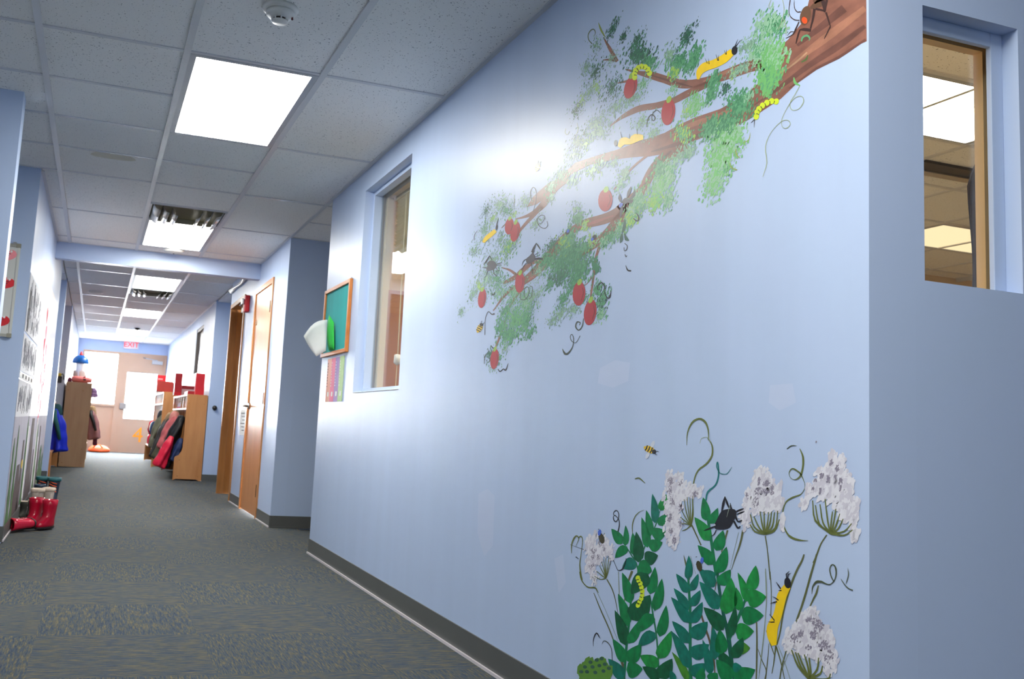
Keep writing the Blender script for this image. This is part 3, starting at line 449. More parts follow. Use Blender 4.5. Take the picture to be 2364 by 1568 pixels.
 '1,-3,4,2,-1,-1|0,12,7,0/16/3558,3363,3,1,-1,7,4,1,-1,6,4,0,1,3,0,-3,3,3,0,-2|0,12,7,0/16/3529,3364,3,1,-3,6,4,1,-3,6,4,0,0,3,1,-2,3,2,0,-1|0,12,7,0/16'
 '/3504,3358,3,2,-7,3,4,2,-7,3,5,2,-2,2,2,-1,2,3,0,-1|0,10,7,0/16/3643,3326,-4,-4,16,-2,-3,-3,15,-2,-2,-2|0,10,7,0/16/3642,3321,-6,-2,7,-17,-4,-2,4,-17,'
 '-2,-1|0,13,5,0/19/3256,3762,-27,25,21,-34,-30,28,25,-34,-36,27,34,-31,-45,22,41,-25,-49,13,48,-9,-57,-9,51,21,-44,-43,44,41,-25,-42,36,39,-18,-35,30,3'
 '3,-15,-29,23,26,-14,-24,20,21,-12,-19,17,17,-9,-15|0,14,6,1/19/3269,3692,6,-11,9,-9,10,-4,11,-1,11,5,9,8,7,11,4,13,1,14,-3,14,-7,11,-8,9,-11,4,-11,0,-'
 '11,-4,-9,-8,-7,-11,-3,-14,-1,-14|0,15,7,1/20/3290,3689,-1,-8,1,-6,5,-3,8,1,8,5,7,7,5,9,2,8,-2,6,-5,3,-7,-1,-8,-5,-8,-7|0,16,6,0/21/3339,3708,0,-5,11,9'
 ',0,-4,10,9,1,-4,9,10,2,-4,8,12,3,-2,7,12,4,-2,4,12,4,0,1,10,4,1,-1,10,4,1,-3,11,4,2,-5,13,4,2,-8,14,5,3,-9,12,6,4|0,16,6,0/21/3332,3747,-2,-6,9,8,-1,-'
 '5,9,7,0,-5,6,8,2,-3,3,9,4,-2,1,9,5,0,0,7,4,1,-2,7,5,1,-3,7,4,2,-3,6,4,1,-4,6,4,2,-3,6,2,1,-2,6,2,1|0,16,6,0/21/3345,3702,-6,-4,14,-6,-7,-5,15,-4,-8,-6'
 ',16,-3,-9,-7,14,0,-9,-7,13,1,-8,-6,14,2,-5,-6,18,4,-4,-5,20,5,-3,-4,19,4,-2,-3|0,16,6,0/21/3370,3662,1,-3,7,8,1,-3,9,8,0,-3,9,6,-2,-4,11,1,-3,-3,10,-2'
 ',-2,-2,9,-4,-1,-1|0,16,6,0/21/3253,3725,-16,-9,18,-4,-16,-8,18,-5,-15,-8,17,-5,-13,-8,17,-7,-12,-8,17,-8,-10,-7,15,-9,-9,-6|0,16,6,0/21/3264,3632,3,-1'
 '2,9,19,3,-13,10,20,2,-14,10,20,2,-14,10,19,0,-13,12,15,-1,-9,12,12,0,-6|0,16,6,0/21/3340,3662,-9,-6,15,-3,-10,-7,15,-2,-11,-7,15,-3,-11,-7,15,-4,-10,-'
 '5,12,-5,-8,-5,11,-6,-6,-3|0,16,6,0/21/3205,3739,-23,-6,20,-6,-22,-5,18,-6,-20,-5,17,-5,-19,-6,16,-3,-16,-6,14,-3,-13,-5,11,-4,-11,-4|0,16,6,0/21/3240,'
 '3713,-2,10,-7,-15,-2,9,-6,-14,-3,9,-7,-14,-2,8,-7,-14,-3,8,-7,-14,-3,7,-7,-13,-3,6|0,16,6,0/21/3180,3674,-11,-2,5,-14,-10,-1,4,-15,-9,-1,4,-13,-9,-1,5'
 ',-10,-8,-2,4,-8,-7,-2,3,-8,-6,-1|0,16,6,0/21/3152,3599,-8,-6,13,0,-8,-6,13,0,-8,-5,13,-1,-7,-6,13,-2,-6,-5,13,-4,-5,-4,11,-5,-3,-3|0,16,6,0/21/3177,37'
 '34,-15,-9,18,-1,-15,-9,17,-1,-14,-8,16,-1,-13,-7,14,0,-12,-7,12,0,-11,-6,11,0,-10,-6|0,17,6,1/17/5999,3072,16,-2,19,-5,30,-11,31,-11,30,-6,20,-7,-2,-1'
 '9,-16,-17,-29,-6,-35,0,-40,4,-31,9,-2,14,9,16,15,13,10,12,-10,8|0,18,7,0/16/6039,3060,26,9,-44,6,29,11,-46,4,29,11,-41,5,20,7,-31,8,9,3|0,18,7,0/16/59'
 '91,3120,-11,1,-7,-16,-14,3,-4,-18,-16,2,-5,-18,-12,1,-11,-19,-4,1|0,18,7,0/16/5999,3000,5,13,-42,-17,6,15,-39,-20,2,17,-31,-21,-3,12,-28,-17,-2,7|0,18'
 ',7,0/16/6148,3033,-7,-6,32,2,-8,-5,30,-1,-10,-5,22,-10,-9,-3,16,-14,-6,-2|0,18,7,0/16/6142,3002,-10,-5,33,-4,-10,-5,32,-4,-10,-5,27,-8,-8,-3,24,-10,-5'
 ',-2|0,18,7,0/16/6059,2987,-11,-1,1,-24,-10,-1,1,-22,-9,-1,4,-18,-8,-1,4,-18,-7,-1|0,18,7,0/16/5993,3036,5,5,-22,-2,4,4,-21,-2,3,4,-21,-1,4,2,-21,0,3,2'
 '|0,18,7,0/16/5993,3020,2,4,-18,-4,3,3,-18,-4,2,4,-17,-4,1,3,-17,-3,2,2|0,17,6,1/17/6884,3102,-20,12,-23,9,-31,1,-35,-5,-37,-11,-32,-15,-18,-16,-7,-15,'
 '4,-11,16,-8,27,-4,37,0,47,0,42,4,23,13,8,14,-12,11,-13,8,9,7|0,18,7,0/16/6765,3122,19,-1,-4,12,17,-1,-3,13,16,-2,-1,13,14,-1,0,12,14,-1|0,18,7,0/16/68'
 '42,3168,-14,-5,44,-9,-22,-9,50,-5,-25,-11,51,-2,-18,-8,43,-5,-7,-4|0,18,7,0/16/6670,3073,4,7,-28,-8,4,6,-28,-8,4,6,-27,-7,3,5,-27,-6,3,5|0,18,7,0/16/6'
 '681,3063,2,7,-26,-10,1,6,-25,-9,1,6,-25,-8,1,5,-25,-8,1,4|0,18,7,0/16/6685,3044,-12,0,1,-15,-11,1,-5,-13,-6,2,-18,-7,1,5,-24,-5,3,4|0,18,7,0/16/6880,3'
 '079,0,-9,23,12,0,-8,23,11,1,-6,23,10,0,-5,23,8,0,-3|0,18,7,0/16/6862,3045,-16,-4,23,-12,-14,-3,23,-11,-10,-3,29,-8,-8,-3,29,-8,-5,-2|0,18,7,0/16/6746,'
 '3040,-16,-2,13,-15,-13,-1,5,-16,-12,1,-15,-16,-10,4,-21,-18,-11,6|0,19,6,1/16/5490,3103,16,-7,20,1,15,7,5,11,-8,10,-16,7,-20,-1,-15,-7,-5,-11|0,20,7,1'
 '/22/5492,3114,11,-5,16,1,11,8,-1,10,-11,6,-16,-2,-11,-8|0,19,6,1/16/5134,3002,14,-6,18,0,13,6,5,10,-7,10,-15,7,-17,0,-14,-7,-4,-10|0,20,7,1/22/5162,29'
 '98,11,-6,14,1,9,8,0,9,-11,6,-14,-2,-9,-7|0,19,6,1/17/4772,3154,16,-4,19,2,16,6,9,10,-1,11,-10,8,-17,4,-19,-2,-16,-6,-8,-10,1,-10|0,20,7,1/22/4825,3145'
 ',17,-5,18,4,9,10,-4,12,-17,5,-18,-4,-9,-11|0,21,7,0/17/4773,3185,11,6,-29,6,26,11,-41,2,35,15,-40,2,24,10,-26,8,6,3|0,21,7,0/17/4758,3164,8,7,-47,-2,2'
 '0,16,-52,-6,32,17,-34,4,24,7,-15,12,6,2|0,21,7,0/17/4777,3159,1,7,-27,-17,3,16,-27,-22,9,22,-24,-19,13,15,-18,-7,4,3|0,21,7,0/17/4842,3177,12,1,-13,11'
 ',27,2,-27,8,38,6,-30,7,26,6,-17,10,7,1|0,21,7,0/17/4837,3150,-13,-4,23,-10,-28,-8,36,-7,-37,-12,37,-8,-25,-8,23,-13,-6,-2|0,22,5,0/5/4799,3060,-9,-2,1'
 '9,-19,-29,-7,37,-13,-40,-12,43,-9,-26,-10,30,-12,-6,-2|0,22,5,0/5/4825,2976,-9,-2,22,-13,-29,-7,38,-6,-41,-12,40,-2,-26,-9,24,-5,-6,-2|0,22,5,0/5/4799'
 ',2970,-9,0,7,-21,-27,0,19,-20,-33,6,7,-17,-12,11,-9,-13,-2,3|0,23,6,1/23/7012,2551,12,13,8,12,-5,13,-12,11,-16,10,-20,6,-21,-3,-21,-7,-22,-6,-15,-7,3,'
 '-11,12,-11,18,-9,22,-8,28,-2|0,24,7,0/16/7038,2576,-6,7,-40,-17,-8,6,-32,-21,-11,6|0,24,7,0/16/7019,2590,-6,7,-40,-18,-8,7,-31,-21,-11,5|0,24,7,0/16/6'
 '999,2605,-6,6,-40,-17,-8,6,-31,-20,-11,5|0,25,7,1/16/6915,2622,-19,-9,-4,-10,14,-6,26,0,24,8,12,10,-5,8,-22,3|0,26,7,0/16/6930,2622,10,1,-8,13,9,2,-21'
 ',3,4,2|0,26,7,0/16/6903,2612,6,3,-35,3,7,3,-10,6,4,1|0,23,6,1/23/6041,3669,11,12,9,11,-1,11,-5,10,-8,8,-12,4,-15,-5,-16,-7,-17,-6,-12,-8,0,-9,6,-9,9,-'
 '7,14,-5,18,-1|0,24,7,0/16/6065,3693,-2,5,-32,-17,-4,5,-26,-20,-6,4|0,24,7,0/16/6056,3704,-3,5,-31,-17,-4,5,-26,-20,-6,4|0,24,7,0/16/6045,3716,-2,5,-31'
 ',-17,-4,5,-27,-20,-6,4|0,25,7,1/16/5993,3726,-16,-9,-4,-9,8,-5,17,2,18,8,11,10,-2,7,-13,1|0,26,7,0/16/6003,3727,7,1,-3,11,7,2,-13,2,3,2|0,26,7,0/16/59'
 '82,3716,5,4,-24,0,6,3,-6,5,4,1|0,27,6,1/24/6045,3712,18,2,19,4,22,9,18,10,8,8,-2,4,-15,-2,-21,-6,-20,-8,-16,-9,-7,-6|0,27,6,1/24/5986,3687,-11,-10,-13'
 ',-9,-21,-9,-20,-7,-13,-1,-4,3,9,9,15,9,20,8,18,6,11,1|1,23,6,1/23/4527,1705,-17,4,-17,3,-20,0,-19,-3,-17,-5,-12,-6,1,-7,6,-7,5,-8,8,-5,16,0,19,4,18,5,'
 '15,7,8,8|1,24,7,0/16/4494,1715,-11,-2,19,-14,-11,-2,25,-11,-10,-4|1,24,7,0/16/4470,1709,-11,-1,19,-14,-11,-2,25,-12,-10,-3|1,24,7,0/16/4445,1704,-11,-'
 '2,19,-14,-11,-2,25,-11,-10,-3|1,25,7,1/16/4405,1678,10,-7,14,-2,12,5,3,8,-6,8,-13,4,-14,-1,-7,-6|1,26,7,0/16/4408,1683,0,3,-20,-2,-1,3,-9,-6,-2,1|1,26'
 ',7,0/16/4418,1673,-4,2,-10,-11,-3,3,-11,-3,-1,1|1,27,6,1/24/4451,1704,4,8,1,9,-7,9,-10,8,-10,3,-9,-1,-2,-7,1,-9,7,-9,8,-7,9,-3|1,27,6,1/24/4472,1677,1'
 '3,-5,12,-5,7,-10,4,-10,-4,-6,-7,-2,-11,4,-11,7,-7,9,-3,9,2,5|0,28,5,0/25/5267,4354,7,-1,11,17,7,-1,10,16,8,0,5,14,9,1,-1,13,9,2,-5,11,10,3,-10,8,9,4,-'
 '16,4,10,6,-21,1,10,6,-22,-3,9,8,-22,-8,7,8,-20,-10,3,7,-13,-11,-4,4,-5,-11,-8,0,-1,-12,-8,-1,2,-9,-7,-3,8,-4,-6,-3,11,-3,-4,-3,9,-3,-3,-2|0,28,5,0/26/'
 '5200,4472,-5,-2,-4,-20,-12,-3,3,-20,-20,-4,7,-19,-22,-4,2,-21,-18,-1,-4,-23,-12,0,-11,-23,-6,-1|0,28,5,0/27/3540,3848,4,1,-2,6,5,1,-2,5,4,2,-4,4,5,3,-'
 '8,4,4,3,-9,5,3,3,-8,5,2,2|0,28,5,0/27/3458,3871,-3,-1,-2,-20,-4,-1,-2,-20,-4,-2,1,-17,-5,-2,5,-14,-4,-3,7,-11,-4,-3,10,-11,-5,-3,12,-13,-4,-3,14,-13,-'
 '4,-3,14,-13,-4,-2|0,28,5,0/27/3452,3764,-3,0,-6,-17,-4,0,-4,-17,-5,-1,-1,-15,-5,-2,3,-14,-4,-2,5,-14,-4,-2,5,-14,-3,-1|0,28,5,0/16/4586,3573,6,2,-11,1'
 '3,8,3,-13,13,9,3,-16,8,10,6,-19,2,9,7,-21,-2,7,7,-17,-6,2,6,-12,-11,-5,3,-8,-14,-8,2,1,-10,-11,-2,11,-5,-11,-4,14,-2,-8,-5,12,2,-4,-5,8,7,4,-3,5,10,6,'
 '-1,-1,8,7,2,-7,8,7,3,-11,8,8,4,-15,4,7,5,-19,-1,7,6,-21,-4,4,6,-16,-7,-1,4,-10,-11,-5,2,-8,-14,-5,1,-8,-13,-4,1|0,28,5,0/9/3322,3595,8,5,-11,1,10,6,-1'
 '3,0,11,7,-14,-5,9,10,-16,-9,7,11,-15,-12,4,11,-10,-13,-2,10,-3,-13,-7,5,2,-10,-9,2,6,-7,-10,-1,9,-1,-9,-5,9,1,-5,-4,7,-1,-4,-2|0,28,5,0/28/3323,3494,4'
 ',8,-15,-8,4,8,-16,-9,6,10,-16,-8,9,10,-14,-4,10,6,-11,1,8,4,-9,3,5,3|0,28,5,0/11/3331,3390,3,-3,8,12,4,-5,5,14,8,-7,-2,13,14,-3,-10,10,15,2,-10,8,10,3'
 ',-6,8,6,1|0,28,5,0/27/3334,3390,-3,-3,15,-8,-4,-3,16,-9,-4,-3,15,-8,-3,-3,15,-7,-4,-3,15,-7,-4,-3,10,-8,-4,-2,5,-10,-5,-1,0,-12,-4,0,-4,-11,-3,2,-11,-'
 '9,0,3,-17,-7,1,3,-17,-3,2,3,-15,2,3,3,-15,5,5,4,-12,6,5,3,-6,8,5,1,-1,10,4,0,4,9,2,-2,9,9,1,-3,14,7,-1,-4,17,4,-3,-3,17,-1,-2,-3,18,-4,-4,-3,19,-8,-4,'
 '-3,20,-13,-3,-2,20,-17,-3,-2,15,-16,-4,-2,8,-12,-4,-2,3,-11,-3,-1,-1,-10,-3,0,-5,-9,-2,1,-9,-8,-1,2,-10,-6,1,4,-12,-3,2,4,-13,1,3,3,-9,4,4,2,-2,7,4,0,'
 '3,10,3,-1,8,9,1,-2,12,7,-1,-3,17,5,-1,-3,19,1,-2,-3,24,-4,-3,-3,26,-8,-3,-2,24,-12,-3,-2,19,-14,-3,-2,17,-17,-5,-2,13,-20,-5,-2,4,-26,-6,-1,-1,-29,-6,'
 '-1,3,-26,-6,-2,12,-19,-5,-3,15,-17,-3,-2,14,-18,-3,-1|0,28,5,0/26/3671,3266,-2,0,5,-11,-4,-1,7,-10,-6,-3,11,-5,-5,-4,15,0,-3,-4,18,3,-3,-4,17,2,-2,-3|'
 '0,28,5,0/26/3780,3213,-5,-2,5,-8,-8,-2,8,-9,-10,-1,6,-9,-9,0,0,-10,-6,2,-5,-10,-4,2,-6,-10,-3,2|0,28,5,0/26/3825,3153,-3,0,0,-10,-5,0,1,-10,-7,0,-1,-1'
 '1,-6,3,-8,-12,-3,4,-12,-12,-3,5,-12,-12,-3,5|0,28,5,0/27/5600,3868,-6,-3,12,-6,-7,-3,13,-5,-8,-3,9,-7,-8,-1,-2,-10,-6,1,-9,-12,-4,3,-13,-9,3,4,-14,-2,'
 '6,4,-15,4,6,3,-15,4,5,3|0,28,5,0/27/5443,3859,-6,-1,0,-18,-8,-1,1,-17,-10,-2,9,-13,-12,-4,18,-7,-11,-5,22,-5,-9,-4,20,-5,-7,-4|0,28,5,0/27/5084,3413,4'
 ',-1,7,13,5,0,7,12,5,0,-2,8,7,3,-15,1,5,4,-22,-3,4,4,-20,-2,5,4,-17,2,6,3,-16,4,5,3,-15,3,4,3|0,28,5,0/17/6055,3371,9,3,-23,22,9,3,-24,22,10,3,-20,22,1'
 '1,3,-14,23,12,3,-9,24,11,2,-4,20,11,2,3,17,10,-1,10,15,6,-2,16,11,-3,-6,23,2,-9,-5,27,-5,-11,-5,21,-9,-12,-4,12,-14,-12,-3,5,-19,-12,-1,1,-17,-10,-1,-'
 '5,-13,-8,2,-11,-12,-5,2,-13,-11,-4,1|0,28,5,0/17/5833,3254,-7,0,1,-12,-7,0,0,-11,-7,-1,7,-8,-8,-2,17,-5,-9,-4,22,-1,-6,-5,23,5,-3,-6,25,10,1,-4,26,14,'
 '4,-4,20,15,7,-2,15,18,9,-1,10,20,10,-1,0,16,12,1,-12,9,10,4,-19,5,8,4,-21,2,7,4,-22,-1,5,5,-24,-3,4,5,-21,-6,1,4,-18,-10,-3,3,-14,-11,-6,2,-1,-10,-8,-'
 '2,15,-9,-9,-3,24,-9,-7,-3,25,-5,-7,-4,22,1,-4,-4,22,5,-2,-4,21,4,-2,-3|0,28,5,0/16/6757,2844,-13,2,5,-8,-16,3,6,-11,-14,6,-9,-11,10,11,-25,-6,17,8,-28'
 ',1,12,4,-23,4,7,2|0,28,5,0/16/6421,2863,-15,-1,13,-4,-16,-1,14,-5,-16,0,8,-6,-9,5,-5,-7,2,6,-14,-6,4,5,-14,-4,3,3|0,28,5,0/16/4706,3043,-6,3,-10,-13,-'
 '7,3,-10,-15,-6,6,-12,-12,4,8,-17,-4,13,7,-18,3,14,4,-14,7,13,2,-4,10,9,-2,4,12,7,-1,6,12,5,-1|0,28,5,0/17/4793,2909,-4,2,-8,-10,-4,2,-8,-9,-5,2,-1,-8,'
 '-8,-1,8,-7,-8,-2,12,-5,-8,-3,13,-2,-7,-5,13,3,-4,-5,11,5,0,-5,4,6,5,-2,-3,6,7,1,-7,6,7,1,-6,6,7,1|0,28,5,0/17/4785,2841,-6,0,3,-7,-7,1,4,-7,-9,0,3,-6,'
 '-5,4,-5,-4,7,5,-10,-1,6,3,-9,0,4,2|0,28,5,0/16/4773,2772,-4,0,-2,-12,-8,0,2,-12,-11,1,2,-12,-11,4,-4,-11,-4,8,-11,-11,-1,9,-12,-11,-1,8|0,28,5,0/16/50'
 '80,2661,8,1,-5,9,10,0,-7,9,11,1,-13,6,11,3,-22,4,10,5,-26,1,8,6,-20,-5,1,7,-10,-11,-9,4,-2,-13,-12,2,4,-12,-13,0,10,-10,-11,-1,12,-11,-9,-1,6,-12,-8,0'
 ',-1,-16,-9,1,-4,-17,-9,1,-4,-14,-9,4,-6,-10,-1,8,-17,-9,11,10,-23,-4,17,7,-22,4,16,4,-18,10,11,3,-12,12,6,1|0,28,5,0/29/5259,2500,-9,-2,14,-15,-11,-2,'
 '15,-15,-11,-2,18,-11,-12,-4,24,-7,-11,-5,26,-3,-10,-6,21,3,-1,-7,12,11,9,-5,5,15,13,-4,-5,13,17,0,-17,10,16,3,-22,8,15,4,-22,2,10,7,-18,-7,0,7,-14,-10'
 ',-5,5,-4,-8,-9,2,9,-5,-10,-2,13,-4,-8,-2,12,-4,-7,-2|0,28,5,0/29/5294,2391,-5,-2,22,-14,-5,-2,22,-13,-5,-3,22,-6,-4,-4,21,3,1,-3,18,9,3,-3,13,10,5,-2,'
 '6,11,7,-2,2,12,7,0,-4,9,8,1,-11,7,7,2,-15,4,6,3,-11,-2,-2,4,-6,-8,-6,1,-3,-11,-8,0,2,-13,-9,-1,8,-16,-9,-1,13,-18,-10,-1,18,-16,-10,-2,26,-12,-12,-4,3'
 '3,-8,-15,-7,34,-1,-16,-9,31,6,-12,-13,21,13,1,-14,5,16,19,-11,-7,17,21,-5,-5,16,14,-2,2,15,5,-1|0,28,5,0/17/6844,2519,11,1,-8,24,11,1,-7,24,11,1,-10,2'
 '3,12,1,-11,22,12,1,-12,22,11,1,-17,19,11,2,-24,17,11,3,-28,14,11,4,-29,4,6,6,-21,-11,-9,4,-15,-18,-13,4,-12,-16,-9,7,-18,-11,6,11,-26,-10,12,12,-30,-1'
 '2,13,14|0,28,5,0/16/6566,2232,-11,2,-1,-12,-13,3,0,-13,-13,5,-10,-11,2,8,-28,-3,14,7,-35,2,13,6,-28,-1,4,7,-10,-10,-13,5,0,-14,-12,7,-15,-8,17,8,-32,6'
 ',18,4,-30,16,13,3,-25,17,7,1|0,28,5,0/17/6831,2289,9,1,-11,19,10,1,-13,18,13,1,-18,15,14,2,-23,8,11,3,-24,5,9,3,-22,4,7,3|0,28,5,0/16/6719,2425,-9,2,-'
 '4,-12,-12,3,-2,-13,-14,4,-2,-11,-9,7,-10,-9,7,8,-19,-5,10,7,-19,-4,8,5|0,28,5,0/29/6216,2785,-10,-2,12,-15,-11,-2,12,-16,-11,-1,3,-13,-9,2,-17,-12,-3,'
 '5,-32,-9,4,6,-35,-4,9,6,-32,4,11,5,-31,10,12,4,-23,12,11,3,-13,13,12,2,-5,15,11,0,1,12,8,-2,14,10,0,-5,25,6,-5,-5,24,-1,-9,-3,18,-12,-9,-2,12,-20,-10,'
 '-1,4,-19,-9,0,-7,-15,-7,1,-17,-13,-5,1,-18,-13,-5,1|0,28,5,0/29/6065,2815,-2,4,-16,-8,-1,4,-15,-7,-4,2,-5,-9,-9,-1,6,-17,-10,-2,13,-21,-11,-2,17,-16,-'
 '11,-3,22,-6,-9,-4,24,-2,-7,-4,22,-1,-6,-4|0,28,5,0/17/7176,3355,9,2,-9,15,11,2,-11,14,12,3,-17,11,12,3,-26,7,10,4,-29,4,7,3,-27,5,5,2|0,28,5,0/25/6401'
 ',3488,7,2,-11,12,8,3,-12,12,10,3,-12,10,10,2,-7,8,9,1,-4,6,7,1,-2,7,5,0|1,29,3,0/30/4645,424,35,-9,-32,30,33,-9,-30,29,31,-8,-27,26,28,-8,-21,21,24,-8'
 ',-16,18,19,-7,-10,16,13,-5|1,29,3,0/31/4647,423,24,-5,-28,45,24,-5,-28,46,25,-5,-28,43,24,-5,-27,38,25,-5,-28,36,25,-5,-28,35,25,-4,-30,36,24,-4,-29,3'
 '5,23,-3,-28,35,22,-3,-24,35,21,-3,-24,35,21,-3,-23,33,19,-3,-22,30,18,-2,-22,28,16,-2,-20,25,15,-1,-19,22,13,-1,-17,19,12,-1,-16,20,10,-1|1,29,3,0/31/'
 '4538,1022,14,-4,-6,18,13,-3,-6,18,13,-4,-3,18,12,-4,2,16,11,-5,5,15,10,-5,6,16,10,-5,6,16,9,-5,6,16,9,-4,8,14,7,-3,11,13,6,-3,13,12,4,-3,15,12,3,-2|1,'
 '29,3,0/31/4539,1039,14,0,-30,40,13,0,-30,41,13,0,-29,34,11,1,-28,25,11,1,-28,19,10,2,-28,20,10,2,-29,23,9,2,-30,24,9,1,-26,24,9,1,-21,23,8,1,-16,23,7,'
 '0,-15,24,5,0|1,29,3,0/31/4320,509,12,-3,-9,38,13,-3,-10,39,13,-4,-8,40,13,-3,-7,42,14,-3,-6,43,14,-3,-4,41,13,-4,-2,39,14,-4,-1,37,14,-4,-2,35,14,-4,-'
 '3,33,12,-4,-2,31,11,-3,0,30,9,-3|1,29,3,0/31/4040,582,34,-9,-29,49,30,-8,-26,48,26,-7,-23,45,24,-6,-22,40,23,-5,-22,37,23,-5,-22,37,23,-5,-22,38,23,-5'
 ',-22,38,23,-5,-21,38,22,-5,-19,38,22,-5,-17,37,21,-4,-16,37,20,-4,-14,39,19,-3,-12,39,16,-3,-11,30,14,-3,-10,15,11,-2,-9,6,8,-2,-6,5,6,-1|1,29,3,0/32/'
 '3718,667,22,-7,-14,44,24,-8,-16,44,27,-9,-19,44,29,-9,-23,40,30,-10,-23,39,30,-10,-21,38,29,-9,-17,38,27,-10,-12,37,24,-8,-11,38,23,-8,-11,42,22,-6,-1'
 '2,43,23,-6,-13,40,22,-6,-15,34,22,-6,-16,30,21,-5,-16,30,21,-5|1,29,3,0/31/3857,1113,26,-7,-18,34,26,-7,-17,33,25,-6,-17,34,24,-6,-15,39,23,-6,-14,40,'
 '23,-5,-14,38,22,-5,-13,33,21,-4,-13,30,21,-4,-12,26,19,-4,-10,20,15,-3,-7,15,10,-3,-2,14,6,-1|1,29,3,0/31/3761,828,23,1,-45,38,21,2,-44,37,21,2,-40,33'
 ',19,2,-35,28,19,1,-32,25,18,1,-29,23,16,1,-26,20,13,1,-22,19,11,1,-19,19,7,0|1,29,3,0/33/5017,822,-6,2,-24,-33,-8,3,-21,-33,-10,4,-21,-34,-11,5,-20,-3'
 '2,-12,5,-20,-31,-11,5,-23,-36,-11,5,-28,-46,-10,5,-30,-49,-9,4,-23,-40,-8,3,-10,-25,-8,3,-3,-17,-7,3,-3,-17,-8,3|1,29,3,0/34/4993,846,-3,1,-36,-34,-4,'
 '2,-35,-34,-4,2,-33,-33,-4,1,-31,-34,-4,2,-29,-34,-4,2,-23,-29,-4,2,-16,-22,-3,2,-11,-17,-3,2,-11,-17,-2,1|1,29,3,0/33/4877,924,-10,5,-12,-21,-10,5,-12'
 ',-20,-10,5,-10,-21,-9,4,-7,-22,-8,3,-5,-22,-8,2,-4,-22,-7,2,-3,-22,-6,2,-3,-21,-4,1,-5,-21,-3,1|1,29,3,0/34/4752,988,-7,1,3,-38,-7,2,3,-39,-8,2,3,-40,'
 '-8,1,1,-43,-6,2,0,-45,-6,1,-1,-45,-4,1|1,29,3,0/33/4619,1015,-23,-1,35,-21,-21,-1,33,-21,-19,0,31,-26,-18,0,27,-32,-15,1,24,-36,-12,1,19,-37,-9,1,15,-'
 '37,-9,1,13,-37,-8,1,12,-37,-7,1|1,29,3,0/33/4077,1324,-9,4,-7,-21,-9,3,-8,-21,-7,3,-7,-19,-7,3,-4,-17,-7,3,-3,-15,-7,3,-3,-15,-6,2|1,29,3,0/33/4078,13'
 '24,-8,3,-5,-18,-8,3,-6,-18,-7,3,-6,-18,-8,3,-7,-18,-6,3,-8,-17,-6,3,-9,-17,-5,2|1,29,3,0/33/3799,1334,-13,-1,20,-18,-12,-1,20,-18,-12,-1,19,-18,-12,0,'
 '18,-18,-10,0,16,-18,-9,0,15,-17,-7,-1|1,29,3,0/33/3688,1347,-13,0,19,-22,-14,0,19,-21,-13,0,21,-22,-13,0,22,-23,-11,-1,23,-24,-9,-1,19,-22,-7,0,15,-20'
 ',-5,0,12,-18,-4,0,12,-19,-3,0|1,29,3,0/34/3713,1333,-3,0,13,-27,-3,0,12,-28,-3,0,13,-28,-3,0,13,-30,-3,0,12,-30,-2,0,12,-31,-2,0|1,29,3,0/33/3533,1338'
 ',-7,2,2,-20,-7,2,2,-20,-7,2,1,-27,-6,1,0,-38,-7,1,0,-46,-7,2,0,-46,-7,2|1,29,3,0/33/3499,1186,-6,1,2,-30,-6,2,2,-30,-5,1,2,-31,-5,1,5,-34,-5,1,6,-35,-'
 '4,1,6,-35,-5,1|1,29,3,0/33/4136,1167,-2,1,-2,-15,-7,2,3,-16,-11,3,4,-20,-12,4,1,-25,-12,3,-2,-27,-9,3,-5,-26,-5,2|1,29,3,0/34/4079,1172,-3,0,-5,-14,-2'
 ',1,-5,-15,-2,1,-5,-14,-3,0,-5,-14,-2,1,-5,-15,-3,1,-4,-14,-3,1|1,29,3,0/33/3584,949,-9,2,8,-37,-10,2,8,-36,-10,2,10,-40,-11,2,11,-46,-11,2,11,-50,-10,'
 '2,11,-50,-10,3|1,29,3,0/34/3528,1182,-6,1,2,-50,-5,1,2,-49,-5,1,4,-52,-4,0,8,-60,-4,1,12,-64,-5,0,12,-60,-4,1,12,-51,-4,0,12,-47,-4,1,12,-48,-3,1|1,29'
 ',3,0/33/3518,927,-4,1,-5,-18,-4,1,-5,-18,-5,2,-3,-19,-6,3,-4,-18,-5,3,-4,-17,-5,3,-4,-17,-4,2|1,29,3,0/33/3570,835,-3,1,-6,-16,-4,1,-5,-16,-5,2,-4,-16'
 ',-5,2,-6,-15,-5,3,-5,-13,-5,2,-1,-13,-6,2,6,-15,-6,1,10,-14,-6,1,10,-14,-6,0|1,29,3,0/33/3499,875,-3,1,6,-25,-4,0,6,-25,-4,0,8,-26,-6,1,10,-28,-6,1,10'
 ',-28,-7,1,11,-28,-7,1|1,29,3,0/30/3995,912,-13,5,0,-28,-14,5,1,-29,-15,6,2,-27,-15,6,4,-22,-15,6,4,-21,-15,6,3,-25,-14,5,0,-35,-14,5,-1,-38,-13,4,1,-3'
 '3,-11,4,6,-23,-10,3,8,-18,-8,3,7,-17,-8,2|1,29,3,0/30/3885,951,-5,0,11,-30,-6,1,11,-30,-7,0,11,-28,-8,1,10,-23,-8,2,8,-22,-8,2,7,-24,-8,2,4,-31,-9,2,3'
 ',-34,-9,3,4,-35,-10,3|1,29,3,0/30/3871,1079,-6,1,8,-8,-6,0,8,-7,-6,0,8,-8,-6,1,8,-8,-6,0,8,-7,-6,0,8,-8,-5,1|1,29,3,0/33/3291,1292,-7,0,11,-9,-9,0,13,'
 '-8,-10,-1,15,-9,-10,-2,18,-10,-11,-2,21,-11,-11,-3,21,-13,-11,-2,22,-17,-11,-2,23,-19,-12,-2,22,-21,-11,-1,21,-22,-11,-1,20,-24,-10,0,18,-25,-8,0,16,-'
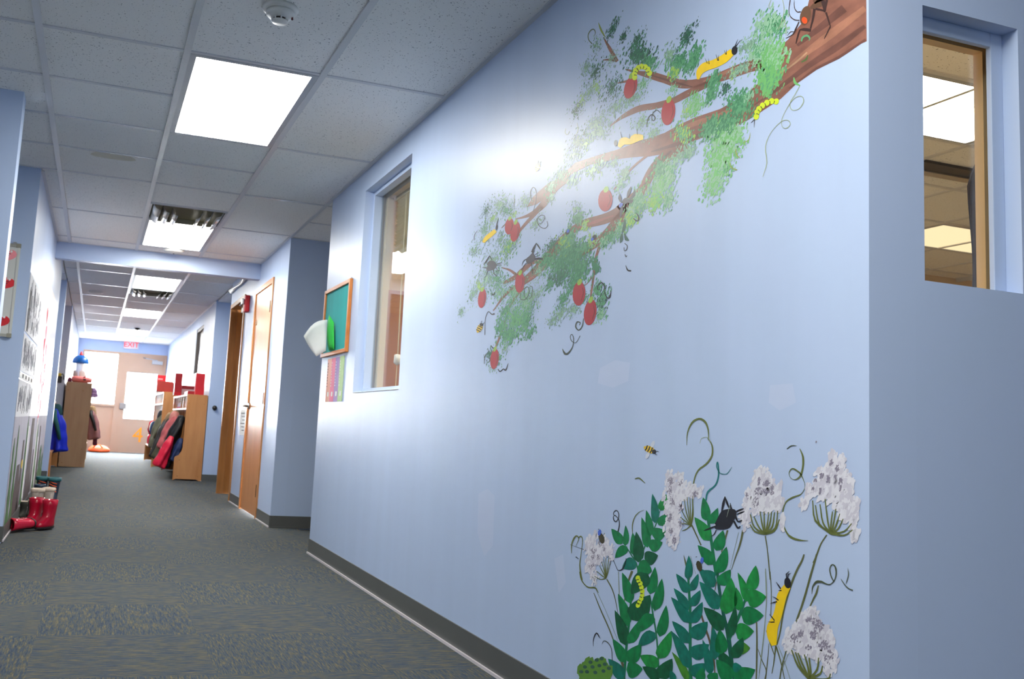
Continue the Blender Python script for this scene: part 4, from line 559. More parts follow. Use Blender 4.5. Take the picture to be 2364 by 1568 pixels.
 '23,-8,0,16,-24,-8,1,16,-26,-9,1,15,-29,-9,1,15,-31,-9,1,15,-27,-8,0,15,-20,-9,1,15,-17,-9,1,16,-17,-10,1|1,29,3,0/33/3219,1303,-10,-1,21,-28,-11,-1,22'
 ',-29,-11,0,23,-31,-12,-1,25,-37,-11,0,25,-39,-11,-1,25,-34,-12,-1,23,-27,-11,-1,22,-23,-11,-1,20,-19,-11,-1,18,-16,-9,-1,15,-13,-8,0,14,-13,-7,-1|1,29'
 ',3,0/33/3459,875,-10,2,12,-23,-9,2,12,-23,-8,2,11,-22,-7,1,10,-22,-6,1,11,-21,-5,1,9,-21,-4,1|1,29,3,0/33/3456,871,-9,4,-1,-21,-8,4,-2,-21,-7,3,-2,-22'
 ',-7,3,-3,-25,-5,3,-3,-26,-5,2,-4,-26,-4,2|1,29,3,0/33/3391,875,-7,0,16,-25,-7,0,17,-25,-9,1,17,-24,-9,0,14,-21,-9,1,13,-21,-8,2,12,-21,-8,1|1,29,3,0/3'
 '4/3377,864,-3,0,8,-11,-3,0,8,-12,-2,0,8,-12,-3,0,9,-12,-3,0,8,-12,-3,0,9,-12,-3,0|1,29,3,0/34/3440,879,-2,1,-13,-24,-3,2,-13,-24,-3,1,-10,-22,-4,1,-7,'
 '-20,-4,1,-6,-19,-3,1,-6,-19,-3,2|1,29,3,0/34/3528,1195,-5,1,1,-37,-5,1,2,-36,-6,1,4,-40,-6,1,7,-43,-6,1,9,-46,-5,1,11,-54,-5,1,14,-67,-5,1,16,-75,-4,1'
 ',16,-75,-3,1|1,29,3,0/33/3161,1390,-6,-2,17,-11,-6,-2,17,-11,-6,-2,17,-13,-7,-1,17,-17,-8,-1,17,-18,-9,-1,17,-16,-9,-1,15,-11,-9,-1,14,-8,-8,-2,14,-7,'
 '-8,-2|1,28,6,0/25/4127,1727,3,-1,-4,22,5,0,-5,21,7,0,-11,20,8,1,-18,18,10,2,-24,16,11,4,-27,10,12,6,-29,4,10,8,-28,-2,6,9,-23,-7,2,10,-17,-11,-5,10,-1'
 '0,-15,-9,9,-4,-16,-12,7,1,-16,-13,4,4,-17,-12,3,5,-17,-11,2,7,-18,-9,1,7,-18,-7,0,6,-18,-6,0|1,28,6,0/25/3960,1766,-5,2,-8,-13,-6,3,-6,-14,-8,3,0,-15,'
 '-10,2,6,-17,-12,1,12,-19,-13,0,17,-16,-13,-2,24,-13,-12,-4,28,-11,-11,-5,29,-8,-10,-6,30,-5,-8,-6,30,-4,-8,-6,28,-8,-9,-4,24,-13,-10,-2,21,-18,-10,-1,'
 '18,-22,-10,-1,15,-27,-10,0,11,-31,-9,1,10,-30,-9,0,7,-28,-9,1,6,-27,-10,1,10,-25,-11,1,16,-22,-12,-1,20,-20,-13,0,21,-20,-14,-1|1,28,6,0/27/4018,1739,'
 '3,0,-6,9,3,1,-6,9,3,0,-10,6,3,2,-17,2,1,3,-19,0,0,2,-15,-3,-1,2,-7,-7,-3,2,-3,-10,-4,1,-2,-9,-4,2|1,28,6,0/35/3956,1458,11,0,-14,15,12,-1,-15,15,13,1,'
 '-20,12,12,3,-28,8,9,6,-32,7,8,5,-28,9,10,4,-22,13,11,2,-18,17,11,0,-15,18,11,0,-11,18,11,0,-8,19,10,-1,-7,15,10,-2,-7,9,9,-2,-5,7,6,-5,2,3,-7,-2,10,-4'
 ',-8,-1,10,-8,-8,0,7,-10,-8,1,2,-11,-6,2,-3,-13,-5,2,-7,-10,-3,3,-14,-7,-1,4,-19,-4,0,3,-18,0,2,3,-16,7,3,2,-15,11,3,1,-15,13,2,0|1,28,6,0/25/4605,1520'
 ',2,3,-17,0,4,5,-17,-2,2,6,-14,-6,-5,7,-14,-12,-7,5,-15,-14,-5,4,-17,-12,-3,2|1,28,6,0/36/3395,1732,2,3,-12,3,3,3,-12,2,3,4,-13,0,2,4,-11,-3,0,4,-11,-4'
 ',-1,3,-11,-2,0,1|1,28,6,0/25/3318,1737,-3,2,-3,-14,-6,3,0,-14,-9,2,5,-15,-11,2,10,-16,-12,1,12,-17,-11,0,13,-15,-10,-1,14,-13,-10,-1,15,-11,-10,-2,16,'
 '-8,-8,-3,17,-4,-6,-5,16,-1,-3,-4,13,1,0,-3,9,3,1,-2,8,5,2,-1,5,6,2,-1,3,7,2,-1,1,7,3,0,-4,7,4,0,-8,6,4,2,-11,5,4,3,-11,0,1,5,-8,-5,-3,5,-6,-9,-5,6,-5,'
 '-9,-4,5,-4,-9,-5,5,-2,-8,-6,4,-1,-10,-7,3,-2,-12,-5,2,-3,-13,-4,1,-2,-11,-3,0,-1,-9,-2,0,1,-9,-2,1,4,-9,-2,0,7,-9,-3,-1,11,-9,-3,-1,13,-7,-3,-3,17,-2,'
 '-3,-5,20,0,-3,-5,19,0,-4,-6,20,-1,-5,-6,20,-2,-5,-5,18,-6,-6,-2,15,-11,-6,-1,13,-14,-7,-1,11,-14,-7,0,9,-16,-7,1,6,-17,-6,1,3,-17,-6,2,1,-18,-7,2,-2,-'
 '18,-7,3,-3,-16,-8,4,-3,-14,-8,6,-5,-13,-8,9,-7,-13,-6,9,-10,-11,-4,9,-13,-9,-2,8,-14,-7,-1,6,-14,-4,-1,4,-15,-2,0,3,-15,0,0,1|1,28,6,0/36/3239,1135,2,'
 '0,-4,11,4,-1,-6,11,6,0,-9,9,7,1,-13,7,8,2,-15,5,8,4,-15,1,7,7,-14,-5,3,10,-11,-8,0,9,-8,-8,-2,9,-5,-9,-3,8,-4,-8,-3,6,-4,-7,-3,5,-6,-6,-2,5,-6,-5,-1,4'
 ',-8,-3,1,4,-10,0,2,3,-11,3,3,3,-11,5,5,1,-11,9,5,0,-10,11,6,0,-9,11,7,-1,-7,11,7,-1,-6,12,8,-3,-4,11,7,-3,-2,8,6,-4,2,7,3,-5,5,4,-2,-4,9,0,-5,-3,10,-5'
 ',-5,-1,8,-7,-6,0,6,-9,-6,1,3,-11,-6,2,2,-12,-5,3,0,-11,-5,3,-2,-10,-4,2,-2,-9,-3,2|1,28,6,0/36/3045,1273,-1,0,0,-9,-3,1,2,-10,-5,1,5,-11,-5,1,8,-12,-5'
 ',0,9,-12,-4,0,8,-13,-2,0|1,28,6,0/36/3081,1223,-2,1,-7,-11,-3,2,-7,-12,-3,3,-7,-10,-3,3,-8,-8,-2,4,-9,-6,-2,4,-9,-6,-3,5|1,29,3,0/33/3207,1177,-7,0,11'
 ',-11,-8,0,13,-11,-11,0,15,-11,-11,-1,17,-10,-10,-2,17,-9,-9,-2,17,-13,-8,-1,18,-18,-6,-1,18,-21,-4,0,16,-22,-3,0|1,28,6,0/16/4762,1211,11,0,-16,11,10,'
 '1,-15,11,10,0,-13,12,10,-1,-10,12,9,-1,-7,12,8,-1,-3,11,7,-2,3,10,6,-2,6,9,5,-3,7,8,4,-3,7,6,4,-4,7,5,3,-3,2,5,6,-1,-6,7,6,0,-11,7,7,1,-13,4,6,2,-12,1'
 ',3,4,-12,-2,0,4,-7,-5,-4,4,-3,-8,-6,3,-1,-9,-7,2,2,-9,-7,1,7,-9,-7,1,9,-9,-7,0,11,-8,-6,-1,13,-6,-7,-2,15,-5,-8,-2,14,-1,-4,-5,9,5,4,-6,3,8,7,-5,-1,8,'
 '8,-3,-4,8,8,-2,-5,9,7,-1,-8,7,6,1,-11,3,3,2,-12,1,1,2,-11,2,1,1|1,28,6,0/25/4611,1218,5,-1,-4,17,7,-1,-5,17,8,-1,-9,16,9,-1,-13,17,9,0,-16,15,8,1,-17,'
 '13,7,1,-19,11,7,2,-21,8,5,3,-19,6,3,3,-18,4,2,2,-18,3,1,2,-18,4,1,1|1,28,6,0/25/5298,1015,5,-1,-4,18,8,-1,-7,17,10,-1,-12,16,13,0,-20,16,15,0,-24,14,1'
 '6,1,-26,11,16,2,-27,7,15,4,-25,3,11,6,-18,-3,1,8,-8,-8,-9,7,-1,-10,-11,3,5,-10,-9,0,14,-13,-6,-1,18,-17,-4,0,17,-17,-3,0|1,28,6,0/25/5224,1116,4,2,-17'
 ',4,6,3,-18,3,6,4,-12,-3,-3,7,-4,-9,-10,5,1,-10,-9,2,4,-13,-9,1,8,-17,-7,0,11,-21,-7,0,12,-25,-7,1,13,-30,-8,1,16,-33,-10,1,14,-29,-12,2,9,-24,-13,3,7,'
 '-20,-14,3,7,-18,-14,3,7,-16,-13,3,6,-14,-13,3,6,-14,-12,3|1,28,6,0/25/5196,917,-12,3,5,-19,-12,3,5,-19,-12,4,1,-17,-11,3,-5,-14,-9,5,-10,-13,-8,5,-10,'
 '-11,-8,5,-9,-10,-7,7,-9,-9,-7,8,-13,-8,-2,9,-21,-5,2,8,-24,-3,1,8,-18,-6,-6,8,-8,-11,-9,5,-5,-13,-6,3,-8,-11,-4,2|1,28,6,0/17/5324,1064,-1,2,-46,-4,-1'
 ',2,-44,-4,-2,2,-43,-4,-2,3,-43,-5,-1,3,-43,-5,-1,3,-42,-4,-1,2|1,28,6,0/16/5248,998,-7,5,0,-6,-5,5,-1,-6,-5,4,-2,-5,-4,4,-2,-5,-4,3,-2,-4,-4,3,-3,-4,-'
 '3,2|1,28,6,0/16/4879,1044,2,2,-12,4,3,1,-12,3,2,3,-8,-1,-3,3,-3,-8,-6,3,0,-11,-6,2,3,-10,-7,1,6,-9,-5,0,8,-9,-4,0,6,-8,-3,0|1,28,6,0/16/4838,1038,3,1,'
 '-11,5,4,1,-11,5,4,2,-8,-1,-4,3,-6,-10,-5,2,-7,-13,-4,2,-7,-13,-4,1,-7,-12,-4,1,-6,-12,-4,2,-8,-8,-3,3,-14,-3,1,5,-20,1,6,4,-22,5,10,3,-22,8,12,2,-21,1'
 '2,11,1,-18,11,10,0,-13,11,9,-1,-9,10,7,-1,-7,10,4,0|1,28,6,0/16/4996,518,3,0,-1,13,4,-1,-3,14,6,-1,-9,14,8,-1,-17,18,10,-1,-22,18,11,0,-20,7,3,6,-10,-'
 '8,-9,6,-6,-14,-6,4,-10,-12,-2,1|1,28,6,0/29/4901,552,2,0,-9,9,4,0,-11,8,5,1,-13,4,3,3,-14,-1,-2,4,-13,-4,-4,4,-11,-7,-5,4,-9,-9,-6,3,-8,-11,-6,3,-4,-1'
 '5,-7,2,1,-19,-7,1,4,-23,-6,1,3,-23,-6,2|1,30,5,1/37/4722,1146,-21,27,5,13,12,10,18,8,21,6,24,4,26,4,32,1,-4,-15,-6,-13,-8,-13,-9,-12,-11,-11,-14,-9,-2'
 '0,-6|1,30,5,1/37/4684,1143,-28,18,-8,15,-1,14,2,14,6,14,8,13,11,13,14,13,7,-15,4,-15,4,-15,4,-15,3,-14,0,-15,-3,-13|1,30,5,1/37/4665,1140,45,3,23,-7,1'
 '8,-10,13,-11,10,-12,8,-14,5,-14,3,-16,-26,6,-23,7,-22,8,-20,8,-19,9,-16,10,-10,12|1,30,5,1/37/4596,1102,-34,21,-8,17,0,16,5,15,9,14,12,14,15,13,19,13,'
 '8,-17,6,-16,4,-17,3,-16,2,-16,-1,-16,-7,-15|1,30,5,1/38/4548,1070,-45,29,-9,23,0,20,8,20,12,19,17,18,21,18,26,17,10,-23,6,-22,5,-23,4,-22,1,-21,-2,-21'
 ',-10,-19|1,30,5,1/37/4464,1161,-29,28,-3,22,5,20,10,19,15,18,18,17,22,17,26,16,2,-22,-1,-22,-2,-21,-2,-21,-4,-20,-6,-20,-12,-19|1,30,5,1/37/4440,1223,'
 '-29,24,-4,19,3,18,8,16,12,16,15,16,18,15,22,14,3,-19,1,-19,0,-18,-1,-18,-1,-18,-5,-18,-9,-16|1,30,5,1/39/4396,1299,-31,25,-6,21,2,20,6,19,11,18,14,18,'
 '17,18,21,17,5,-21,2,-20,1,-21,1,-20,-1,-20,-3,-20,-7,-19|1,30,5,1/40/4349,1371,-43,7,-15,11,-7,11,-3,12,0,12,3,12,6,13,10,13,17,-10,15,-11,13,-10,12,-'
 '11,10,-11,7,-12,1,-12|1,30,5,1/37/4362,1293,-40,0,-17,7,-10,8,-5,9,-3,10,-1,11,1,11,5,12,19,-5,17,-6,15,-7,14,-7,12,-8,9,-8,4,-10|1,30,5,1/37/4420,123'
 '3,-31,-23,-20,-2,-17,4,-15,7,-13,9,-12,11,-12,13,-10,16,21,5,20,3,19,2,18,0,18,-1,17,-4,14,-10|1,30,5,1/37/4451,1168,-33,-20,-20,0,-16,4,-15,7,-13,9,-'
 '11,12,-11,12,-9,16,21,4,20,1,19,1,19,-1,18,-2,16,-5,14,-9|1,30,5,1/38/4489,1098,-32,-24,-20,-2,-17,4,-14,7,-13,10,-12,12,-11,14,-9,16,22,6,20,3,19,1,1'
 '9,1,17,-2,17,-5,13,-10|1,30,5,1/39/4573,1070,41,16,23,-1,19,-6,15,-9,12,-12,11,-13,10,-14,6,-17,-26,-1,-24,1,-22,2,-22,4,-19,4,-17,7,-13,11|1,30,5,1/3'
 '7/4554,1046,2,-43,-14,-10,-17,-1,-19,4,-21,7,-22,11,-24,13,-25,17,10,16,12,11,13,10,14,7,16,5,17,0,21,-7|1,30,5,1/37/4428,921,-46,21,-16,20,-7,19,-3,1'
 '8,3,18,5,18,9,18,13,18,17,-19,13,-20,13,-19,11,-19,10,-19,6,-19,1,-19|1,30,5,1/37/4615,837,-34,34,-1,23,8,20,15,18,20,16,24,16,28,14,34,13,1,-23,-3,-2'
 '3,-4,-22,-4,-22,-7,-21,-10,-19,-17,-18|1,30,5,1/37/4633,709,-32,36,1,24,10,21,17,18,22,17,27,15,31,15,36,12,-1,-24,-6,-24,-6,-22,-8,-23,-9,-21,-12,-21'
 ',-19,-17|1,30,5,1/38/4651,602,-34,39,1,26,12,22,18,20,25,17,29,16,33,15,40,13,-2,-26,-7,-25,-7,-25,-8,-24,-10,-23,-14,-22,-20,-18|1,30,5,1/37/4653,509'
 ',-25,34,6,17,14,14,19,11,25,8,28,7,32,5,37,3,-5,-19,-8,-17,-9,-17,-11,-15,-12,-15,-16,-13,-23,-9|1,30,5,1/39/4666,418,-22,37,9,15,17,10,24,7,28,4,32,1'
 ',35,0,41,-4,-7,-18,-11,-15,-13,-14,-14,-13,-16,-12,-19,-9,-27,-5|1,30,5,1/38/4607,751,-92,7,-39,17,-26,20,-16,22,-10,23,-5,25,-1,25,6,28,45,-15,39,-17'
 ',37,-17,35,-18,31,-20,24,-21,12,-24|1,30,5,1/37/4382,843,-50,25,-19,23,-11,22,-5,22,0,22,4,21,7,22,12,21,20,-22,15,-23,15,-22,15,-23,12,-23,10,-22,3,-'
 '22|1,30,5,1/37/4330,721,-49,25,-18,23,-9,21,-4,21,1,21,5,20,8,20,12,20,18,-22,15,-22,14,-22,13,-22,11,-22,9,-22,1,-21|1,30,5,1/37/4394,823,58,-5,27,-1'
 '3,18,-15,13,-16,8,-17,5,-18,3,-18,-3,-19,-31,12,-26,14,-24,13,-23,14,-20,14,-17,15,-9,16|1,30,5,1/39/4371,733,51,1,28,-10,21,-13,18,-15,14,-16,11,-17,'
 '9,-19,6,-20,-31,10,-28,10,-26,11,-25,12,-22,12,-20,13,-15,15|1,30,5,1/37/4624,619,-54,18,-26,20,-18,20,-12,20,-7,21,-5,20,-1,21,2,21,26,-19,23,-20,22,'
 '-19,21,-20,19,-20,17,-20,11,-21|1,30,5,1/37/4630,522,-66,7,-28,13,-18,15,-12,16,-7,17,-4,17,-1,18,4,19,33,-12,27,-13,27,-13,24,-14,22,-14,18,-15,8,-17'
 '|1,30,5,1/40/4334,608,-60,20,-25,20,-15,20,-10,21,-4,20,-1,20,2,21,8,21,27,-20,22,-20,22,-20,21,-20,18,-20,15,-21,7,-20|1,30,5,1/40/4338,566,-7,34,14,'
 '10,19,3,24,0,26,-4,28,-6,31,-8,34,-12,-12,-13,-15,-10,-16,-9,-16,-8,-19,-5,-20,-2,-26,3|1,30,5,1/37/4637,476,-25,-30,-21,-3,-21,5,-19,9,-20,12,-18,14,'
 '-18,17,-18,20,21,8,21,4,21,2,21,1,21,-2,20,-5,20,-12|1,30,5,1/38/4326,512,-62,10,-26,14,-16,16,-10,16,-5,16,-2,18,2,17,6,19,30,-14,26,-14,24,-14,22,-1'
 '5,20,-15,15,-16,6,-17|1,30,5,1/38/4326,507,-7,30,12,9,18,5,21,1,24,-2,27,-4,28,-5,32,-9,-11,-12,-14,-9,-14,-9,-15,-7,-17,-6,-19,-3,-23,1|1,30,5,1/41/4'
 '072,563,-7,28,10,18,15,14,20,13,23,11,25,9,28,8,32,7,-13,-17,-15,-16,-15,-16,-15,-15,-16,-16,-16,-14,-20,-12|1,30,5,1/39/4194,531,-19,16,-2,9,4,6,6,5,'
 '8,3,11,3,12,2,15,1,3,-9,1,-8,1,-8,-1,-8,-1,-6,-4,-6,-9,-4|1,30,5,1/38/4452,1025,75,-2,33,-13,22,-17,15,-18,10,-20,5,-21,1,-22,-5,-24,-39,13,-33,14,-31'
 ',14,-28,15,-25,15,-19,17,-10,19|1,30,5,1/39/4097,1052,-30,19,-8,16,-3,15,1,15,5,15,8,14,10,14,13,13,8,-16,7,-16,5,-16,5,-15,4,-16,2,-16,-3,-14|1,30,5,'
 '1/39/4097,987,-15,24,5,13,10,11,15,9,17,7,20,6,22,5,25,4,-4,-15,-7,-13,-7,-12,-9,-12,-9,-12,-12,-10,-16,-8|1,30,5,1/39/4072,1001,-33,10,-14,11,-9,12,-'
 '5,11,-3,13,-1,12,0,12,4,13,15,-10,13,-12,12,-11,11,-11,11,-12,8,-11,5,-13|1,30,5,1/39/4087,903,-12,27,8,15,14,12,17,9,21,8,24,7,26,5,29,4,-8,-16,-10,-'
 '14,-12,-14,-11,-13,-13,-13,-15,-11,-19,-9|1,30,5,1/39/4067,929,-37,6,-17,11,-11,11,-7,11,-4,12,-2,13,0,13,3,13,18,-10,15,-10,15,-10,14,-10,12,-11,10,-'
 '12,6,-12|1,30,5,1/39/4078,843,-13,32,11,17,17,14,22,10,25,9,29,7,32,6,35,3,-11,-18,-14,-16,-14,-16,-16,-15,-16,-15,-19,-13,-23,-9|1,30,5,1/39/4064,846'
 ',-45,11,-20,14,-13,15,-9,15,-5,16,-2,16,-1,17,4,16,21,-13,18,-14,18,-14,17,-14,15,-15,12,-15,7,-16|1,30,5,1/39/4076,745,-12,30,9,15,16,11,20,9,24,6,27'
 ',4,29,3,33,0,-9,-16,-12,-14,-13,-13,-14,-13,-15,-12,-18,-11,-22,-6|1,30,5,1/39/4056,778,-53,-1,-25,10,-17,12,-12,14,-9,15,-6,16,-4,18,0,18,27,-7,25,-9'
 ',23,-10,22,-10,20,-12,16,-12,10,-16|1,30,5,1/39/4070,625,-19,38,9,24,16,20,22,17,27,15,31,13,34,12,39,10,-10,-24,-14,-23,-14,-22,-15,-22,-15,-20,-19,-'
 '20,-23,-16|1,30,5,1/39/4061,688,-47,-8,-25,6,-20,11,-15,13,-13,15,-11,16,-9,17,-7,19,27,-4,25,-6,24,-7,23,-8,22,-9,19,-11,14,-15|1,30,5,1/39/4047,599,'
 '-48,-4,-21,7,-15,10,-10,11,-8,13,-5,14,-3,15,1,17,25,-5,21,-6,21,-7,20,-8,17,-9,14,-10,8,-13|1,30,5,1/39/3883,1054,-15,30,8,13,13,9,18,7,21,4,23,2,26,'
 '2,29,-2,-5,-15,-9,-13,-10,-12,-10,-12,-13,-11,-14,-8,-20,-5|1,30,5,1/39/3848,955,-18,35,9,19,16,14,22,11,26,9,29,7,32,6,38,3,-9,-21,-11,-18,-13,-17,-1'
 '4,-17,-15,-15,-18,-14,-24,-9|1,30,5,1/38/3809,868,-15,35,10,16,17,11,22,7,25,4,29,3,32,0,36,-2,-9,-18,-12,-16,-13,-14,-15,-14,-16,-12,-18,-9,-25,-6|1,'
 '30,5,1/37/3850,1070,-42,1,-18,8,-12,10,-8,11,-5,12,-2,13,-1,14,3,15,20,-7,18,-8,17,-9,16,-9,14,-9,11,-11,6,-12|1,30,5,1/40/3795,943,-56,27,-18,23,-7,2'
 '1,0,21,5,21,9,20,13,21,19,20,21,-23,16,-23,14,-23,13,-22,10,-23,6,-22,-3,-21|1,30,5,1/40/3703,977,-26,20,-4,15,1,13,4,12,8,11,10,11,13,10,15,10,6,-15,'
 '3,-15,2,-14,2,-14,0,-13,-2,-13,-6,-12|1,30,5,1/40/3645,1028,-16,25,1,17,7,16,10,14,13,14,15,12,18,12,21,11,-2,-18,-5,-17,-5,-16,-5,-17,-5,-16,-8,-16,-'
 '11,-14|1,30,5,1/40/3626,1080,-39,16,-14,15,-6,15,-2,15,2,14,4,15,7,15,11,15,16,-15,12,-15,11,-15,11,-15,8,-15,6,-15,-1,-15|1,30,5,1/40/3649,1043,-21,-'
 '30,-18,-4,-17,3,-16,7,-15,10,-16,12,-14,14,-15,18,18,8,17,5,17,3,17,2,17,0,17,-4,16,-10|1,30,5,1/37/3685,962,-18,-31,-19,-5,-19,2,-19,7,-19,10,-19,12,'
 '-19,14,-19,18,18,9,18,5,19,4,19,2,18,1,20,-3,19,-10|1,30,5,1/40/3724,879,-17,-29,-16,-4,-16,2,-16,7,-16,10,-16,11,-15,14,-16,17,16,8,16,5,16,4,16,2,16'
 ',0,17,-3,16,-9|1,30,5,1/41/3713,808,-11,-22,-12,-3,-12,2,-12,5,-11,7,-12,8,-12,10,-11,13,11,6,11,4,12,3,11,2,12,0,12,-3,12,-7|1,30,5,1/38/3773,838,-37'
 ',22,-15,20,-8,20,-3,19,0,19,3,19,5,18,9,19,14,-20,11,-20,11,-20,11,-20,9,-20,7,-19,2,-20|1,30,5,1/38/3741,755,-42,11,-17,13,-11,14,-6,13,-2,14,-1,14,2'
 ',15,6,15,19,-13,17,-12,15,-13,15,-13,12,-14,10,-13,4,-15|1,30,5,1/38/3754,681,-23,32,2,16,10,12,15,9,19,8,22,5,24,5,29,2,-1,-18,-5,-16,-5,-15,-7,-14,-'
 '9,-14,-11,-11,-17,-8|1,30,5,1/37/3731,669,-38,-17,-23,4,-19,8,-17,12,-15,13,-13,16,-12,18,-10,20,24,-1,23,-2,22,-4,22,-5,20,-6,19,-9,16,-14|1,30,5,1/3'
 '9/3871,714,-33,29,-8,21,0,20,5,18,9,17,13,16,15,16,19,15,7,-22,4,-20,4,-21,3,-20,1,-21,-1,-19,-7,-18|1,30,5,1/39/3900,637,-23,31,0,22,5,20,11,18,14,16'
 ',17,16,20,14,24,14,-1,-22,-4,-21,-4,-21,-4,-20,-5,-21,-7,-19,-11,-17|1,30,5,1/37/3826,751,-40,25,-8,16,-1,15,5,13,9,12,13,12,15,11,20,9,12,-17,7,-17,7'
 ',-16,5,-16,2,-16,-1,-14,-7,-13|1,30,5,1/39/3740,712,-11,-15,-9,-2,-8,2,-8,4,-7,6,-8,7,-7,8,-7,10,9,4,9,2,8,1,9,1,8,0,8,-3,8,-5|1,30,5,1/37/3753,648,-2'
 '5,34,3,16,11,10,17,7,20,4,24,3,26,0,32,-2,-1,-18,-4,-15,-6,-15,-7,-13,-10,-12,-13,-9,-19,-5|1,30,5,1/37/3909,606,-35,-2,-14,4,-9,7,-5,7,-2,9,-1,9,1,9,'
 '5,11,17,-3,15,-4,13,-5,13,-5,10,-6,8,-7,3,-8|1,30,5,1/37/3989,585,-36,13,-10,10,-5,8,0,9,3,8,5,8,7,8,11,7,14,-10,11,-9,10,-10,8,-9,7,-10,3,-9,-2,-8|1,'
 '30,5,1/37/3959,1360,-30,20,-5,15,1,15,6,13,9,13,12,13,15,13,18,11,7,-15,3,-16,3,-15,2,-15,0,-15,-2,-15,-8,-13|1,30,5,1/37/3927,1349,-34,5,-14,9,-9,10,'
 '-5,11,-3,11,0,12,1,12,4,13,16,-9,13,-9,13,-9,12,-9,10,-10,8,-10,4,-12|1,30,5,1/40/3930,1267,-19,30,6,17,13,14,17,11,21,9,25,8,27,7,32,5,-5,-19,-8,-16,'
 '-9,-16,-10,-16,-11,-14,-15,-13,-19,-10|1,30,5,1/37/3876,1226,-43,10,-16,12,-8,13,-3,13,0,14,3,14,6,14,10,14,18,-12,15,-12,14,-12,12,-12,11,-13,7,-13,1'
 ',-14|1,30,5,1/37/3896,1157,-15,29,7,14,13,11,18,8,21,6,24,4,27,3,30,1,-6,-16,-9,-14,-10,-14,-10,-13,-13,-11,-15,-10,-20,-6|1,30,5,1/37/3862,1121,-45,1'
 '5,-18,16,-10,17,-5,17,-1,17,2,17,4,18,8,18,20,-16,16,-16,15,-17,14,-16,12,-17,9,-17,3,-17|1,30,5,1/39/3880,1085,-5,27,10,9,14,4,16,1,18,-1,21,-3,21,-5'
 ',24,-7,-8,-12,-10,-9,-11,-8,-12,-7,-13,-5,-14,-4,-18,1|1,8,9,0/15/3448,881,30,-11,-31,24,40,-15,-41,27,51,-18,-52,30,60,-19,-61,31,66,-18,-67,29,70,-1'
 '3,-72,23,69,-3,-73,16,61,5,-69,13,54,6,-63,14,52,2,-59,17,52,-1,-57,18,52,-2,-57,19,53,-3,-58,18,56,-4,-60,17,58,-2,-62,13,55,5,-62,8,49,10,-57,5,42,1'
 '1,-52,5,37,10|1,9,10,1/16/3363,1162,-1,-9,3,-8,5,-7,8,-4,8,0,8,3,6,6,3,8,0,9,-2,9,-6,6,-7,4,-8,1,-8,-4,-6,-6|1,10,10,0/16/3385,1177,7,-2,-4,17,7,1,-23'
 ',15,1,1|1,10,10,0/16/3380,1177,6,0,-9,15,5,2,-22,8,0,1|1,10,10,0/16/3422,1126,6,-4,7,15,6,-3,12,15,2,-1|1,10,10,0/16/3420,1120,0,-4,10,3,0,-5,10,1,0,-'
 '1|1,10,10,0/16/3436,1075,4,-5,15,11,4,-4,18,6,1,-1|1,10,10,0/16/3448,1068,-2,-5,22,-2,-2,-5,26,-7,0,-1|1,10,10,0/16/3459,983,5,-4,12,16,5,-4,15,12,1,-'
 '1|1,10,10,0/16/3462,978,-1,-5,20,0,0,-5,23,0,0,-1|1,11,6,1/18/4527,986,7,-7,11,-5,11,-2,10,2,5,6,-2,7,-6,7,-11,5,-12,2,-9,-2,-5,-6|1,11,6,1/18/4518,97'
 '4,7,-8,11,-5,11,-1,10,2,4,5,-1,8,-7,7,-10,5,-12,2,-9,-3,-5,-5|1,11,6,1/18/4501,960,6,-7,11,-5,11,-2,10,2,4,6,-1,7,-7,7,-10,5,-12,2,-9,-2,-5,-6|1,11,6,'
 '1/18/4489,941,7,-7,11,-5,11,-1,9,2,5,5,-1,7,-7,8,-10,5,-12,1,-9,-2,-5,-5|1,11,6,1/18/4480,923,7,-7,10,-5,12,-2,9,2,5,5,-2,8,-6,7,-11,5,-11,2,-9,-3,-5,'
 '-5|1,11,6,1/18/4481,902,6,-7,11,-6,11,-1,10,2,4,5,-1,7,-7,7,-10,6,-12,1,-9,-2,-4,-5|1,11,6,1/18/4488,882,7,-7,10,-5,12,-2,9,2,5,5,-1,7,-7,8,-11,5,-11,'
 '2,-9,-3,-5,-5|1,11,6,1/18/4504,861,7,-8,10,-5,12,-2,9,2,5,6,-1,7,-7,7,-11,5,-11,2,-10,-2,-4,-5|1,11,6,1/18/4518,841,7,-7,11,-5,11,-2,10,2,4,5,-1,8,-7,'
 '7,-10,5,-12,2,-9,-2,-5,-5|1,12,7,0/16/4562,972,1,3,-12,-1,0,4,-11,-2,3,4,-6,0,6,0,-5,2,4,-1|1,12,7,0/16/4547,958,1,2,-13,0,2,4,-12,-1,5,4,-7,0,6,0,-4,'
 '2,3,-1|1,12,7,0/16/4535,944,0,2,-12,-1,0,4,-10,-2,2,4,-6,-1,6,1,-5,2,4,-1|1,12,7,0/16/4525,925,-1,3,-11,-2,0,4,-10,-2,2,4,-6,0,6,0,-5,2,3,0|1,12,7,0/1'
 '6/4522,908,-2,3,-9,-4,-2,4,-8,-4,0,5,-5,-1,5,1,-5,1,3,0|1,12,7,0/16/4526,890,-3,3,-7,-5,-3,4,-6,-5,-2,4,-4,-2,4,2,-5,1,3,0|1,12,7,0/16/4536,872,-3,2,-'
 '4,-6,-5,4,-3,-6,-4,5,-3,-3,3,3,-5,0,2,1|1,12,7,0/16/4552,851,-4,3,-4,-6,-5,4,-3,-6,-4,4,-3,-2,3,2,-5,0,3,1|1,17,9,1/16/3891,1350,-9,12,-10,14,-14,21,-'
 '17,20,-18,9,-20,5,-24,4,-23,2,-15,-1,-9,-5,-4,-8,1,-12,8,-13,12,-16,11,-17,14,-16,20,-9,23,-6,28,-4,26,-2,12,1,6,4,2,8|1,18,10,0/16/3834,1417,8,0,-18,'
